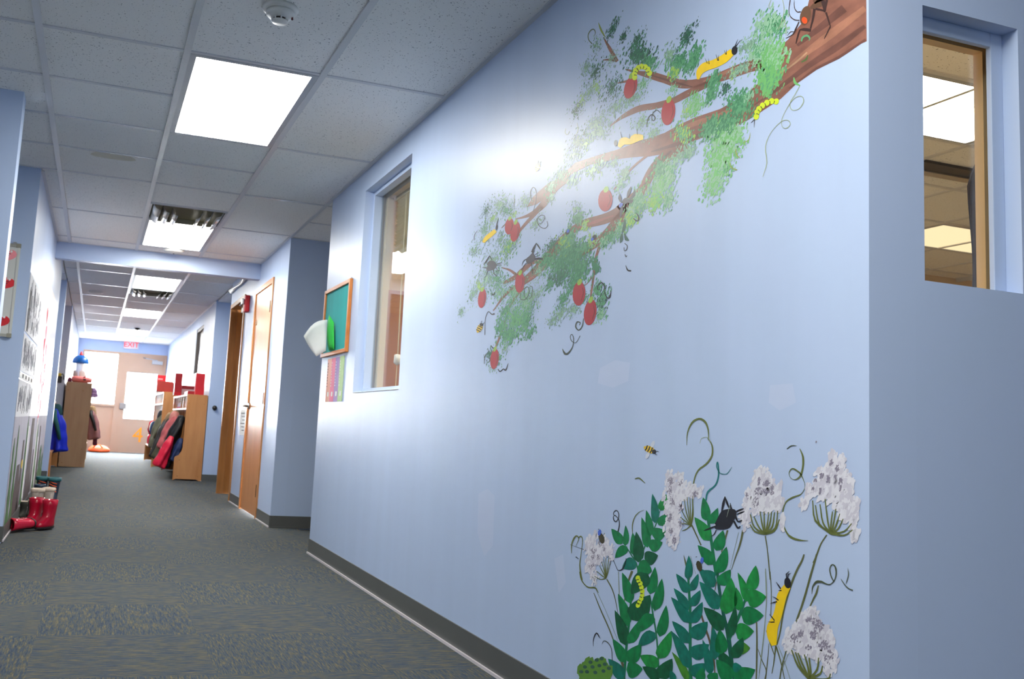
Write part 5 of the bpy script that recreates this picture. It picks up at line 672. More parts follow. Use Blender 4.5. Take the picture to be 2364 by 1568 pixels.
 '20,15,0,-23,19,19,1,-22,17,14,0,-15,17,5,0|1,18,10,0/16/3817,1489,-6,1,1,-16,-11,3,5,-17,-15,4,5,-16,-11,5,0,-15,-6,3|1,18,10,0/16/3758,1436,16,-3,-12'
 ',10,12,-2,-8,9,9,-2,-6,9,7,-1,-3,8,3,0|1,18,10,0/16/3727,1425,4,6,-17,-2,5,7,-18,-3,5,8,-18,-2,4,6,-17,1,2,2|1,18,10,0/16/3726,1413,1,3,-16,1,3,5,-18,'
 '-1,5,7,-18,-1,3,5,-16,1,1,2|1,18,10,0/16/3743,1409,-13,3,4,-20,-12,4,-1,-17,-6,7,-13,-5,3,7,-20,0,5,6|1,18,10,0/16/3752,1380,-12,5,-3,-22,-11,5,-5,-19'
 ',-7,7,-9,-3,6,5,-15,4,7,2|1,18,10,0/16/3890,1343,-4,-6,26,-1,-5,-7,27,-1,-5,-7,27,-2,-3,-5,24,-5,0,-1|1,18,10,0/16/3880,1325,-7,-2,14,-10,-7,-2,15,-8,'
 '-6,-3,18,-5,-3,-2,16,-5,-1,-1|1,31,10,0/34/3798,1394,3,0,-10,16,4,0,-11,16,6,0,-11,15,4,1,-10,15,3,0|1,32,10,1/42/3882,1348,1,-2,4,-2,3,1,2,2,-2,3,-3,'
 '1,-4,-1|1,33,10,1/43/4914,1158,-5,-13,2,-11,9,-9,13,-4,15,3,15,7,10,12,5,13,-2,12,-8,8,-14,4,-15,-3,-15,-7|1,34,11,1/22/4949,1181,8,-11,12,-7,12,0,7,6'
 ',0,12,-7,11,-13,7,-12,0,-7,-7|1,35,10,0/16/4965,1174,-7,-1,16,-9,-5,-1,14,-8,-4,-1|1,35,10,0/16/4917,1174,7,1,-12,5,5,1,-10,5,4,0|1,35,10,0/16/4973,12'
 '03,-2,-3,10,1,-2,-3,10,1,-2,-2|1,33,10,1/43/3983,1140,-3,-11,2,-10,6,-7,9,-3,11,2,10,6,7,10,4,11,-2,10,-6,7,-10,3,-10,-2,-10,-6|1,34,11,1/22/3969,1165'
 ',5,-10,9,-6,8,0,5,6,0,9,-6,10,-8,6,-8,0,-5,-6|1,35,10,0/16/4019,1153,-5,-1,11,-7,-3,-1,10,-7,-3,-1|1,35,10,0/16/3985,1153,5,1,-8,4,3,1,-7,4,3,1|1,35,1'
 '0,0/16/4024,1178,-2,-3,7,1,-1,-3,7,1,-1,-2|1,36,6,2/42,44/4270,1536,-45,3,-1,-42,60,13|1,36,6,2/42,44/4176,1553,-28,2,-2,-33,30,12|1,36,6,2/42,44/4222'
 ',1464,-87,8,-2,-66,130,14|1,36,6,2/42,44/4088,1497,-77,6,-2,-39,60,13|1,36,6,2/42,44/4238,1374,-69,7,-2,-59,90,14|1,36,6,2/42,44/4234,1289,-68,8,-2,-5'
 '5,80,13|1,36,6,2/42,44/4226,1228,-50,6,-2,-33,35,12|1,36,6,2/42,44/4016,1499,-29,3,0,-21,20,11|1,37,8,2/45/4264,1534,-32,2,-1,-22,40,4|1,37,8,2/45/426'
 '8,1483,-26,2,-1,-30,40,4|1,37,8,2/45/4240,1426,-25,2,-1,-22,30,4|1,37,8,2/45/4262,1342,-25,2,-1,-22,36,4|1,37,8,2/45/4253,1276,-25,3,-1,-15,30,4|1,37,'
 '8,2/45/4219,1232,-18,3,0,-22,30,4|1,37,8,2/45/4170,1403,-25,2,-1,-18,20,4|1,37,8,2/45/4045,1483,-29,2,0,-15,22,4|1,37,8,2/45/4161,1323,-31,4,-1,-18,20'
 ',4|1,37,8,2/45/4175,1535,-19,1,-1,-22,14,4|1,38,7,0/25/4143,1449,-5,1,-1,-23,-5,2,0,-23,-7,1,-1,-22,-8,2,-4,-23,-8,2,-5,-22,-8,2,-5,-23,-9,3|1,38,7,0/'
 '25/4119,1462,-5,1,1,-24,-6,1,2,-23,-7,1,2,-24,-8,1,2,-24,-8,1,1,-25,-9,2,2,-25,-9,2|1,38,7,0/25/4095,1460,-5,1,4,-22,-6,1,4,-22,-7,1,6,-23,-8,1,6,-25,'
 '-8,1,7,-25,-9,1,7,-25,-9,2|1,38,7,0/25/4166,1395,-5,2,-8,-16,-5,2,-7,-15,-6,2,-7,-15,-6,3,-8,-15,-7,4,-7,-14,-7,4,-8,-14,-7,4|1,38,7,0/25/4170,1354,-4'
 ',3,-8,-8,-4,3,-8,-8,-4,4,-9,-9,-5,4,-11,-9,-4,4,-12,-10,-5,5,-12,-11,-5,6|1,38,7,0/25/4160,1322,1,3,-13,-2,1,4,-12,-2,0,4,-13,-4,-1,5,-12,-5,-2,5,-12,'
 '-7,-2,6,-12,-7,-3,6|1,38,7,0/25/4152,1287,2,2,-17,2,3,3,-18,2,3,4,-16,2,4,3,-16,4,6,3,-16,4,7,3,-16,4,7,3|1,38,7,0/25/4071,1473,-5,1,5,-29,-5,1,5,-29,'
 '-6,0,8,-26,-8,0,11,-23,-8,0,13,-22,-9,0,14,-21,-9,0|1,36,6,2/42,44/3567,1590,-52,4,0,-42,90,13|1,36,6,2/42,44/3519,1587,-37,2,0,-42,60,12|1,36,6,2/42,'
 '44/3557,1526,-90,7,-1,-52,150,15|1,36,6,2/42,44/3541,1482,-107,10,0,-35,120,14|1,36,6,2/42,44/3639,1496,-34,3,0,-39,40,12|1,36,6,2/42,44/3453,1522,-32'
 ',2,-1,-48,50,13|1,36,6,2/42,44/3663,1412,-35,3,-2,-53,50,12|1,36,6,2/42,44/3420,1418,-18,2,-1,-34,24,11|1,37,8,2/45/3574,1580,-9,0,0,-20,26,4|1,37,8,2'
 '/45/3526,1573,-28,2,0,-12,44,4|1,37,8,2/45/3562,1535,-53,4,-1,-19,60,4|1,37,8,2/45/3599,1483,-29,3,0,-23,26,4|1,37,8,2/45/3491,1550,-19,2,-1,-28,36,4|'
 '1,37,8,2/45/3655,1505,-10,1,-1,-20,16,4|1,38,7,0/25/3634,1424,-7,2,-1,-22,-7,2,0,-22,-8,3,-5,-20,-8,5,-14,-16,-6,7,-20,-14,-6,8,-20,-14,-5,8|1,38,7,0/'
 '25/3635,1377,-6,3,-4,-13,-7,3,-3,-14,-8,4,-7,-13,-6,6,-16,-9,-3,7,-21,-8,-2,8,-21,-8,-3,8|1,38,7,0/25/3608,1416,-5,3,-6,-20,-7,3,-5,-20,-8,4,-5,-18,-8'
 ',4,-5,-14,-8,5,-5,-13,-8,7,-4,-13,-9,7|1,38,7,0/25/3568,1444,-6,1,1,-22,-7,1,3,-22,-9,2,4,-20,-10,2,4,-17,-10,3,4,-15,-11,4,4,-16,-11,4|1,38,7,0/25/35'
 '41,1447,-6,0,6,-22,-7,1,7,-22,-9,2,8,-20,-10,1,9,-16,-11,2,9,-15,-11,2,10,-14,-13,2|1,38,7,0/25/3511,1447,-6,0,9,-20,-7,0,10,-20,-8,0,12,-18,-10,0,14,'
 '-15,-10,-1,15,-12,-11,-1,16,-13,-11,0|1,38,7,0/25/3492,1449,-6,0,10,-20,-7,0,12,-20,-9,-1,15,-17,-10,-1,18,-14,-10,-2,20,-12,-10,-2,20,-12,-11,-2|1,38'
 ',7,0/25/3473,1450,-6,1,10,-23,-7,0,11,-22,-9,-1,16,-18,-9,-2,21,-12,-8,-4,25,-7,-8,-5,25,-7,-9,-5|1,38,7,0/25/3453,1459,-6,0,9,-28,-7,1,11,-28,-8,0,17'
 ',-21,-9,-2,25,-11,-6,-5,29,-5,-5,-6,29,-3,-5,-7|1,38,7,0/25/3441,1423,-6,-1,16,-18,-7,-1,16,-18,-7,-2,20,-12,-7,-4,23,-5,-4,-6,24,1,-2,-7,24,1,-3,-8|1'
 ',36,6,2/42,44/3126,1700,-22,1,-1,-28,30,12|1,36,6,2/42,44/3081,1690,-18,1,0,-28,30,12|1,36,6,2/42,44/3132,1646,-47,3,0,-35,80,13|1,36,6,2/42,44/3183,1'
 '617,-43,3,0,-35,70,13|1,36,6,2/42,44/3110,1606,-62,5,0,-38,100,13|1,36,6,2/42,44/3056,1626,-24,1,0,-28,30,12|1,36,6,2/42,44/3209,1570,-56,5,0,-32,80,1'
 '3|1,36,6,2/42,44/3098,1554,-74,6,-1,-35,110,13|1,36,6,2/42,44/3032,1584,-24,2,0,-37,36,12|1,36,6,2/42,44/3281,1506,-27,2,-1,-23,24,11|1,36,6,2/42,44/3'
 '040,1512,-44,5,0,-43,90,13|1,36,6,2/42,44/3016,1469,-20,2,0,-28,26,12|1,36,6,2/42,44/3012,1411,-24,3,-1,-27,26,11|1,37,8,2/45/3134,1687,-8,1,0,-11,20,'
 '4|1,37,8,2/45/3100,1665,-10,1,0,-12,24,4|1,37,8,2/45/3149,1619,-13,1,0,-19,30,4|1,37,8,2/45/3083,1614,-12,1,0,-12,24,4|1,37,8,2/45/3188,1630,-11,0,0,-'
 '13,18,4|1,37,8,2/45/3223,1608,-9,1,0,-6,8,4|1,37,8,2/45/3238,1571,-9,1,0,-9,10,4|1,37,8,2/45/3196,1565,-9,1,0,-13,14,4|1,37,8,2/45/3106,1632,-10,0,0,-'
 '10,10,4|1,37,8,2/45/3085,1586,-8,1,0,-12,10,4|1,37,8,2/45/3220,1771,-1,0,0,-1,1,4|1,38,7,0/25/3241,1522,-6,1,4,-30,-7,1,5,-30,-9,2,-2,-28,-8,5,-17,-23'
 ',-7,6,-25,-20,-6,7,-25,-20,-6,7|1,38,7,0/25/3225,1504,-6,1,1,-27,-7,1,1,-28,-8,2,-2,-25,-8,4,-12,-19,-6,6,-17,-16,-6,7,-17,-17,-6,7|1,38,7,0/25/3199,1'
 '510,-6,1,1,-28,-7,2,3,-28,-8,2,0,-25,-8,3,-5,-19,-8,4,-7,-17,-8,6,-7,-18,-8,7|1,38,7,0/25/3170,1535,-5,1,1,-33,-7,1,2,-33,-8,2,3,-29,-8,2,3,-22,-9,3,4'
 ',-18,-10,4,4,-18,-11,3|1,38,7,0/25/3129,1488,-5,0,9,-20,-7,0,11,-20,-8,1,10,-18,-8,0,9,-14,-9,1,9,-11,-10,1,10,-12,-11,1|1,38,7,0/25/3111,1500,-6,0,11'
 ',-24,-7,0,12,-23,-7,-1,13,-19,-9,-1,13,-13,-9,-1,14,-10,-10,-1,14,-10,-10,-1|1,38,7,0/25/3089,1483,-5,0,13,-19,-6,-1,15,-18,-8,-1,16,-16,-8,-1,16,-10,'
 '-8,-3,16,-6,-8,-4,17,-6,-9,-3|1,38,7,0/25/3071,1464,-5,-1,14,-14,-5,-2,15,-13,-7,-2,17,-11,-6,-3,18,-5,-6,-5,18,-1,-5,-6,19,-1,-6,-7|1,38,7,0/25/3026,'
 '1451,-4,-2,16,-10,-4,-3,17,-9,-5,-4,20,-6,-4,-5,24,-2,-2,-6,26,2,-1,-8,26,3,-1,-8|1,38,7,0/25/3021,1427,-3,-3,17,-6,-4,-4,18,-6,-4,-4,20,-2,-2,-6,22,4'
 ',1,-7,23,7,2,-7,23,8,2,-9|1,36,6,2/42,44/5076,1115,-51,6,-2,-30,40,12|1,36,6,2/42,44/5011,1161,-33,4,-1,-17,14,11|1,36,6,2/42,44/5022,1071,-107,15,-3,'
 '-38,80,12|1,36,6,2/42,44/4908,1107,-72,10,-3,-53,60,12|1,36,6,2/42,44/5026,1015,-90,14,-3,-46,80,12|1,36,6,2/42,44/5057,960,-59,9,-4,-50,50,12|1,36,6,'
 '2/42,44/5019,911,-49,8,-2,-33,26,11|1,36,6,2/42,44/4842,1083,-47,7,-2,-40,26,11|1,37,8,2/45/5030,1070,-33,4,-1,-17,26,4|1,37,8,2/45/5036,1035,-29,4,-1'
 ',-21,26,4|1,37,8,2/45/4977,1035,-20,3,-1,-17,14,4|1,37,8,2/45/5049,974,-50,8,-1,-17,28,4|1,37,8,2/45/4958,1117,-25,3,-1,-20,14,4|1,37,8,2/45/4924,1097'
 ',-33,4,-1,-17,12,4|1,38,7,0/25/5013,919,-3,3,-19,-6,-4,3,-19,-7,-3,4,-20,-5,-1,4,-22,0,2,4,-24,2,3,5,-24,1,3,5|1,38,7,0/25/4991,952,-4,3,-16,-8,-5,3,-'
 '15,-9,-5,4,-13,-9,-6,5,-12,-9,-5,5,-11,-7,-5,5,-10,-8,-6,6|1,38,7,0/25/4960,987,-5,2,-9,-13,-6,3,-8,-13,-7,3,-6,-13,-8,3,-4,-13,-9,4,-2,-13,-9,4,-1,-1'
 '3,-10,4|1,38,7,0/25/4938,1015,-6,2,-5,-17,-6,2,-4,-17,-7,2,-2,-17,-9,3,1,-17,-9,3,2,-17,-10,3,3,-17,-11,3|1,38,7,0/25/4914,1032,-5,1,1,-20,-7,1,2,-20,'
 '-8,1,3,-19,-9,2,5,-19,-10,3,5,-18,-10,2,5,-17,-11,2|1,38,7,0/25/4891,1043,-6,1,5,-23,-6,1,6,-24,-8,1,8,-21,-9,1,8,-19,-10,2,9,-18,-11,2,9,-17,-11,2|1,'
 '38,7,0/25/4859,1052,-5,1,10,-25,-7,0,12,-25,-8,1,13,-24,-9,1,13,-19,-9,1,13,-17,-10,0,14,-17,-11,1|1,38,7,0/25/4842,1026,-6,1,13,-20,-7,0,14,-19,-7,0,'
 '15,-18,-9,0,16,-14,-9,0,16,-13,-9,0,17,-13,-11,0|1,36,6,2/42,44/3237,1048,-27,6,-1,-29,50,12|1,36,6,2/42,44/3287,1015,-23,5,0,-26,30,11|1,36,6,2/42,44'
 '/3245,995,-75,16,0,-36,120,13|1,36,6,2/42,44/3319,956,-60,13,0,-36,80,13|1,36,6,2/42,44/3209,967,-66,15,0,-41,110,13|1,36,6,2/42,44/3281,919,-81,19,0,'
 '-36,110,13|1,36,6,2/42,44/3173,937,-56,13,0,-44,90,13|1,36,6,2/42,44/3138,889,-38,10,0,-43,60,12|1,36,6,2/42,44/3381,909,-24,6,-1,-39,26,10|1,36,6,2/4'
 '2,44/3209,901,-53,12,-1,-26,40,12|1,37,8,2/45/3300,960,-18,4,0,-16,40,4|1,37,8,2/45/3246,1030,-27,6,0,-9,30,4|1,37,8,2/45/3209,1019,-26,5,0,-20,50,4|1'
 ',37,8,2/45/3227,973,-22,5,0,-19,36,4|1,37,8,2/45/3258,915,-22,5,0,-10,24,4|1,37,8,2/45/3173,944,-34,8,0,-19,40,4|1,37,8,2/45/3183,1011,-13,3,0,-19,24,'
 '4|1,37,8,2/45/3143,904,-26,6,0,-28,34,4|1,37,8,2/45/3338,932,-29,7,-1,-19,24,4|1,38,7,0/25/3359,880,-6,4,-5,-23,-8,3,-3,-23,-9,5,-6,-23,-9,6,-11,-21,-'
 '9,8,-13,-20,-10,8,-12,-20,-10,9|1,38,7,0/25/3336,876,-7,3,-3,-22,-8,4,-2,-23,-10,5,-2,-22,-10,6,-5,-20,-10,7,-5,-19,-11,8,-5,-19,-11,9|1,38,7,0/25/332'
 '1,876,-6,4,-6,-22,-8,4,-4,-23,-9,5,-3,-21,-10,5,1,-19,-11,6,2,-18,-11,6,3,-18,-13,7|1,38,7,0/25/3284,879,-6,3,-2,-20,-8,3,1,-20,-10,4,4,-20,-11,4,9,-1'
 '8,-12,3,11,-17,-13,3,12,-18,-13,4|1,38,7,0/25/3257,873,-7,2,4,-22,-9,3,5,-22,-9,3,8,-20,-11,3,13,-14,-11,1,15,-10,-12,1,16,-10,-13,1|1,38,7,0/25/3203,'
 '886,-7,2,9,-18,-8,1,10,-18,-9,1,15,-16,-10,-1,22,-15,-9,-2,25,-13,-9,-4,26,-13,-10,-4|1,38,7,0/25/3181,860,-7,1,10,-12,-8,1,11,-12,-9,0,16,-10,-7,-4,2'
 '3,-7,-5,-6,27,-6,-5,-7,28,-6,-5,-7|1,38,7,0/25/3137,840,-6,1,9,-9,-7,0,10,-7,-7,-3,16,-4,-2,-6,28,-2,0,-8,37,0,0,-9,37,0,1,-10|1,39,6,2/46/4976,367,-1'
 '86,32,16,-61,90,22|1,40,7,1/46/5084,336,11,-16,22,-13,24,-4,17,6,3,14,-11,17,-22,13,-24,4,-17,-7|1,41,8,1/5/5102,344,10,-9,19,-6,18,0,5,6,-10,9,-19,6,'
 '-17,0|1,40,7,1/46/5042,375,11,-17,22,-12,23,-4,17,6,3,14,-11,16,-22,13,-23,4,-17,-6|1,41,8,1/5/5060,382,10,-9,18,-6,18,0,5,7,-9,9,-19,6,-17,0|1,40,7,1'
 '/46/4981,417,11,-16,21,-12,23,-4,17,6,3,14,-11,17,-22,12,-23,3,-16,-6|1,41,8,1/5/4999,425,9,-9,19,-6,17,0,5,7,-10,9,-18,6,-17,-1|1,40,7,1/46/4913,446,'
 '11,-16,20,-12,23,-4,16,6,3,14,-11,16,-21,12,-23,4,-15,-7|1,41,8,1/5/4930,453,9,-8,18,-6,17,0,5,7,-9,8,-18,6,-17,0|1,40,7,1/46/4861,466,10,-16,21,-11,2'
 '2,-4,15,6,3,14,-10,16,-21,12,-22,3,-15,-6|1,41,8,1/5/4878,474,9,-9,17,-5,16,0,6,6,-9,9,-18,6,-16,-1|1,40,7,1/46/4822,445,10,-15,20,-12,22,-4,16,6,3,14'
 ',-11,16,-20,12,-22,3,-15,-6|1,41,8,1/5/4839,453,8,-9,18,-5,16,0,5,6,-9,9,-18,6,-16,-1|1,40,7,1/46/4881,423,10,-16,21,-12,22,-4,16,7,3,13,-11,16,-21,12'
 ',-22,4,-15,-6|1,41,8,1/5/4898,431,9,-9,18,-6,16,0,5,7,-9,8,-18,6,-16,0|1,40,7,1/46/4956,396,11,-16,21,-12,23,-4,16,6,3,14,-11,16,-21,13,-23,3,-16,-6|1'
 ',41,8,1/5/4974,404,9,-9,18,-6,17,0,5,7,-9,9,-18,6,-17,-1|1,40,7,1/46/5017,354,11,-17,21,-12,23,-4,17,6,3,14,-11,16,-22,13,-23,4,-16,-6|1,41,8,1/5/5034'
 ',361,10,-9,19,-6,17,0,5,7,-10,9,-18,6,-17,0|1,40,7,1/46/4924,374,10,-16,21,-13,23,-3,16,6,3,13,-11,17,-21,12,-23,4,-15,-7|1,41,8,1/5/4941,381,9,-9,18,'
 '-6,17,1,5,6,-9,9,-19,6,-16,-1|1,40,7,1/46/4834,404,11,-15,20,-12,22,-4,15,6,3,14,-11,15,-20,12,-22,4,-15,-6|1,41,8,1/5/4851,412,9,-9,17,-6,16,1,5,6,-9'
 ',9,-17,5,-16,0|1,40,7,1/46/4777,434,10,-15,20,-12,21,-4,15,6,3,14,-10,16,-20,11,-22,4,-15,-6|1,41,8,1/5/4793,442,9,-9,17,-6,16,1,5,6,-9,9,-17,5,-16,0')
# ---------------------------------------------------------------- structure
H, H2 = 2.451, 2.53
XL = -1.954
YN, YF, Y2, Y2E, Y3, YE = 1.468, 6.27, 7.75, 11.33, 13.25, 22.3
ZB = -.02
def wall(name, x, y, z, m=None, axis=None, holes=()):
    """box wall; holes are (a0, a1, z0, z1) along the wall's long axis"""
    b = MB()
    a0, a1 = (x if axis == 'x' else y)
    def put(p, q, r, s):
        if q - p < 1e-4 or s - r < 1e-4: return
        if axis == 'x': b.box(p, q, y[0], y[1], r, s)
        else: b.box(x[0], x[1], p, q, r, s)
    cur = a0
    for h in sorted(holes):
        put(cur, h[0], *z)
        put(h[0], h[1], z[0], h[2])
        put(h[0], h[1], h[3], z[1])
        cur = h[1]
    put(cur, a1, *z)
    return struct(b.build(name, m or M_wall))
ZT, ZT2 = H + .03, H2 + .03
W_right = wall('wall_right', (0, .12), (YN, YF), (ZB, ZT), axis='y', holes=[(4.513, 5.40, 1.068, 2.315)])
W_near = wall('wall_near', (.12, 3.2), (YN, YN + .052), (ZB, ZT), axis='x', holes=[(.146, .421, 1.23, 1.832)])
wall('wall_near_inner', (.12, 3.2), (YN + .052, YN + .12), (ZB, ZT), M_room, axis='x', holes=[(.146, .50, 1.215, 1.87)])
wall('wall_right_middle', (0, .12), (Y2, Y2E), (ZB, ZT2), axis='y', holes=[(8.405, 9.415, ZB, 2.195), (10.135, 11.245, ZB, 2.245)])
wall('wall_alcove', (.12, 1.3), (Y2, Y2 + .12), (ZB, ZT), axis='x')
wall('wall_alcove_side', (1.3, 1.42), (YF - .12, Y2 + .12), (ZB, ZT), axis='y')
wall('wall_alcove_far', (.16, 1.3), (Y3, Y3 + .12), (ZB, ZT2), axis='x')
wall('wall_alcove_far_side', (1.3, 1.42), (Y2E - .12, Y3 + .12), (ZB, ZT2), axis='y')
wall('wall_alcove_back', (.12, 1.3), (Y2E - .12, Y2E), (ZB, ZT2), axis='x')
wall('wall_right_far', (.04, .16), (Y3, YE), (ZB, ZT2), M_wall, axis='y', holes=[(14.7, 15.8, 1.55, 2.34)])
wall('wall_end', (-2.074, .16), (YE, YE + .12), (ZB, ZT2), axis='x', holes=[(-1.83, .03, ZB, 2.285)])
wall('wall_left', (XL - .12, XL), (6.65, 10.95), (ZB, ZT2), axis='y')
wall('wall_left_front', (-4.6, XL), (6.55, 6.65), (ZB, ZT), axis='x')
wall('wall_left_pillar', (-2.36, XL), (4.943, 5.077), (ZB, ZT), axis='x')
wall('wall_left_pier', (-3, XL - .002), (12.56, 12.76), (ZB, ZT2), axis='x')
wall('wall_left_recess_front', (-3, XL - .12), (10.85, 10.95), (ZB, ZT2), axis='x')
wall('wall_left_recess_side', (-3.12, -3), (10.85, 15.77), (ZB, ZT2), axis='y')
wall('wall_left_recess_back', (-3, XL - .12), (15.65, 15.77), (ZB, ZT2), axis='x')
wall('wall_left_far', (XL - .12, XL), (15.65, YE), (ZB, ZT2), M_wall2, axis='y')
wall('wall_beam', (XL, 0), (9.25, 9.36), (2.292, ZT2), axis='x')
wall('wall_back', (-4.7, 3.3), (-3.6, -3.5), (ZB, ZT), axis='x')
wall('wall_lobby_right', (3.2, 3.3), (-3.5, YN + .12), (ZB, ZT), axis='y')
wall('wall_lobby_left', (-4.7, -4.6), (-3.5, 6.65), (ZB, ZT), axis='y', holes=[(2.5, 3.9, .85, 2.15)])
wall('wall_classroom_back', (.12, 6.1), (YF - .12, YF), (ZB, ZT), M_room, axis='x')
wall('wall_classroom_side', (6.0, 6.1), (YN, YF), (ZB, ZT), M_room, axis='y')
wall('wall_classroom_near', (3.3, 6.0), (YN, YN + .12), (ZB, ZT), M_room, axis='x')
wall('wall_classroom_lining', (.121, .13), (YN + .12, YF - .12), (ZB, ZT), M_room, axis='y', holes=[(4.50, 5.41, 1.05, 2.33)])
# floor and carpet tiles
floor = struct(box('floor', (-4.7, 6.2), (-3.6, YE + .4), (-.08, -.009), M_carpet))
struct(box('trim_threshold', (-1.84, .04), (YE - .03, YE + .42), (-.009, .004), M_steel))
TS = .61
proto = None
for j in range(-6, 31):
    y0 = 4.495 + (j - 0) * TS
    if y0 < -1 or y0 > YE - .2: continue
    for i in range(-2, 4):
        x0 = -.985 + (i - 1) * TS
        xc, yc = x0 + TS / 2, y0 + TS / 2
        if i < 0 and yc > 6.6: continue
        if i == -2 and yc > 5: continue
        if i >= 2 and not (yc < 1.5 or 6 < yc < 8 or 11 < yc < 13.4 or i == 2): continue
        if i == 3 and yc > 1.4: continue
        y1 = min(y0 + TS, YE + .1)
        if proto is None:
            proto = MB().box(-TS / 2, TS / 2, -TS / 2, TS / 2, -.009, 0).build('carpet_tile', M_carpet, floor, local=True)
            o = proto
            o.location = Vector((xc, yc, 0)) - floor.location
        else:
            o = copy_to(proto, 'carpet_tile', Vector((xc, yc, 0)) - floor.location, floor)
        o.rotation_euler = (0, 0, math.pi / 2 * ((i + j) % 2 == 1))
# ceilings
ceil = struct(MB().box(-4.7, .12, -3.6, 9.3, H + .03, H + .08).box(.12, 3.3, -3.6, YN + .1, H + .03, H + .08).box(.12, 1.42, YF - .02, Y2 + .12, H + .03, H + .08).build('ceiling', M_tile))
ceilf = struct(box('ceiling_far', (-3.1, 1.42), (9.3, YE + .1), (H2 + .03, H2 + .08), M_tile))
ceilr = struct(box('ceiling_classroom', (.12, 6.1), (YN + .1, YF - .02), (H + .03, H + .08), M_tile))
tiles = {}
def ctile(par, x0, x1, y0, y1, h):
    w, l = x1 - x0 - .018, y1 - y0 - .018
    k = (round(w, 3), round(l, 3))
    if k not in tiles:
        tiles[k] = MB().box(-w / 2, w / 2, -l / 2, l / 2, .004, .02).build('ceiling_tile', M_tile, par, local=True)
        o = tiles[k]
    else:
        o = copy_to(tiles[k], 'ceiling_tile', (0, 0, 0), par)
    o.location = Vector(((x0 + x1) / 2, (y0 + y1) / 2, h)) - par.location
bars = {}
def cbar(par, x0, x1, y0, y1, h, drop=.004):
    k = (round(x1 - x0, 3), round(y1 - y0, 3), drop)
    if k not in bars:
        w, l = (x1 - x0) / 2, (y1 - y0) / 2
        bars[k] = MB().box(-w, w, -l, l, -drop, .03).build('grid_bar', M_bar, par, local=True)
        o = bars[k]
    else:
        o = copy_to(bars[k], 'grid_bar', (0, 0, 0), par)
    o.location = Vector(((x0 + x1) / 2, (y0 + y1) / 2, h)) - par.location
def column(par, h, x0, x1, brk, skip=()):
    for a, b in zip(brk[:-1], brk[1:]):
        if not any(abs(a - s) < .01 for s in skip): ctile(par, x0, x1, a, b, h)
        cbar(par, x0 + .012, x1 - .012, b - .012, b + .012, h, .001)
R = lambda n: 4.015 + .6145 * n
T1, T2, T3, T4 = -1.834, -1.224, -.614, -.005
YB = 9.25
c1 = [R(n) for n in (-6, -5, -4, -3, -2, -1, 0, 1, 2, 3, 4)]
column(ceil, H, T1 - .61, T1, c1)
column(ceil, H, XL, T1, [R(4), R(6), R(8), YB])
column(ceil, H, T1, T2, [R(n) for n in (-6, -4, -2, -1, 0, 1, 2, 3, 4, 6, 8)] + [YB])
column(ceil, H, T2, T3, [R(n) for n in (-6, -4, -2, 0, 2, 3, 4, 5, 6, 8)] + [YB], skip=(R(-6), R(0), R(5), R(6)))
column(ceil, H, T3, T4, [R(n) for n in (-6, -4, -2, 0, 2, 4, 6, 8)] + [YB])
column(ceil, H, T4, T4 + .61, [YF, R(4), R(5), Y2])
column(ceil, H, T4, T4 + .61, [R(-6), R(-5), R(-4.14)])
for x in (T1, T2, T3):
    cbar(ceil, x - .015, x + .015, R(-6), YB, H)
cbar(ceil, T4 - .013, T4 + .013, R(-6), YN, H)
cbar(ceil, T4 - .013, T4 + .013, YF, Y2, H)
cbar(ceil, -.022, 0, YN, YF, H, .003)
cbar(ceil, -.022, 0, Y2, YB, H, .003)
cbar(ceil, XL, XL + .022, 6.55, YB, H, .003)
U = [9.36, 10.3, 11.45, 12.67, 13.9, 15.2, 16.42, 17.6, 18.9, 20.2, YE]
G1, G2, G3, G4 = -1.80, -1.18, -.565, .04
column(ceilf, H2, XL, G1, U)
column(ceilf, H2, G1, G2, U)
column(ceilf, H2, G2, G3, [9.36, 10.3, 11.45, 12.67, 13.28, 14.2, 15.2, 16.42, 17.6, 18.9, 20.12, YE], skip=(11.45, 12.67, 15.2, 18.9))
column(ceilf, H2, G3, G4 - .01, U)
column(ceilf, H2, .05, .65, [Y2E, 12.3, Y3])
column(ceilf, H2, -2.55, XL, [10.95, 12.0, 12.56])
column(ceilf, H2, -2.55, XL, [12.76, 14.0, 15.65])
for x in (G1, G2, G3):
    cbar(ceilf, x - .015, x + .015, 9.36, YE, H2)
cbar(ceilf, G4 - .022, G4, Y3, YE, H2, .003)
# classroom ceiling seen through the windows
for i in range(9):
    for j in range(7):
        xa, ya = .14 + i * .61, 1.60 + j * .61
        if ya + .61 > 6.15: continue
        if (i, j) in ((2, 2), (3, 2), (6, 5), (7, 5), (2, 5), (3, 5)): continue
        ctile(ceilr, xa, xa + .61, ya, ya + .61, H)
for i in range(10):
    cbar(ceilr, .14 + i * .61 - .012, .14 + i * .61 + .012, 1.6, 6.14, H)
for j in range(8):
    cbar(ceilr, .14, 5.9, 1.60 + j * .61 - .012, 1.60 + j * .61 + .012, H, .002)
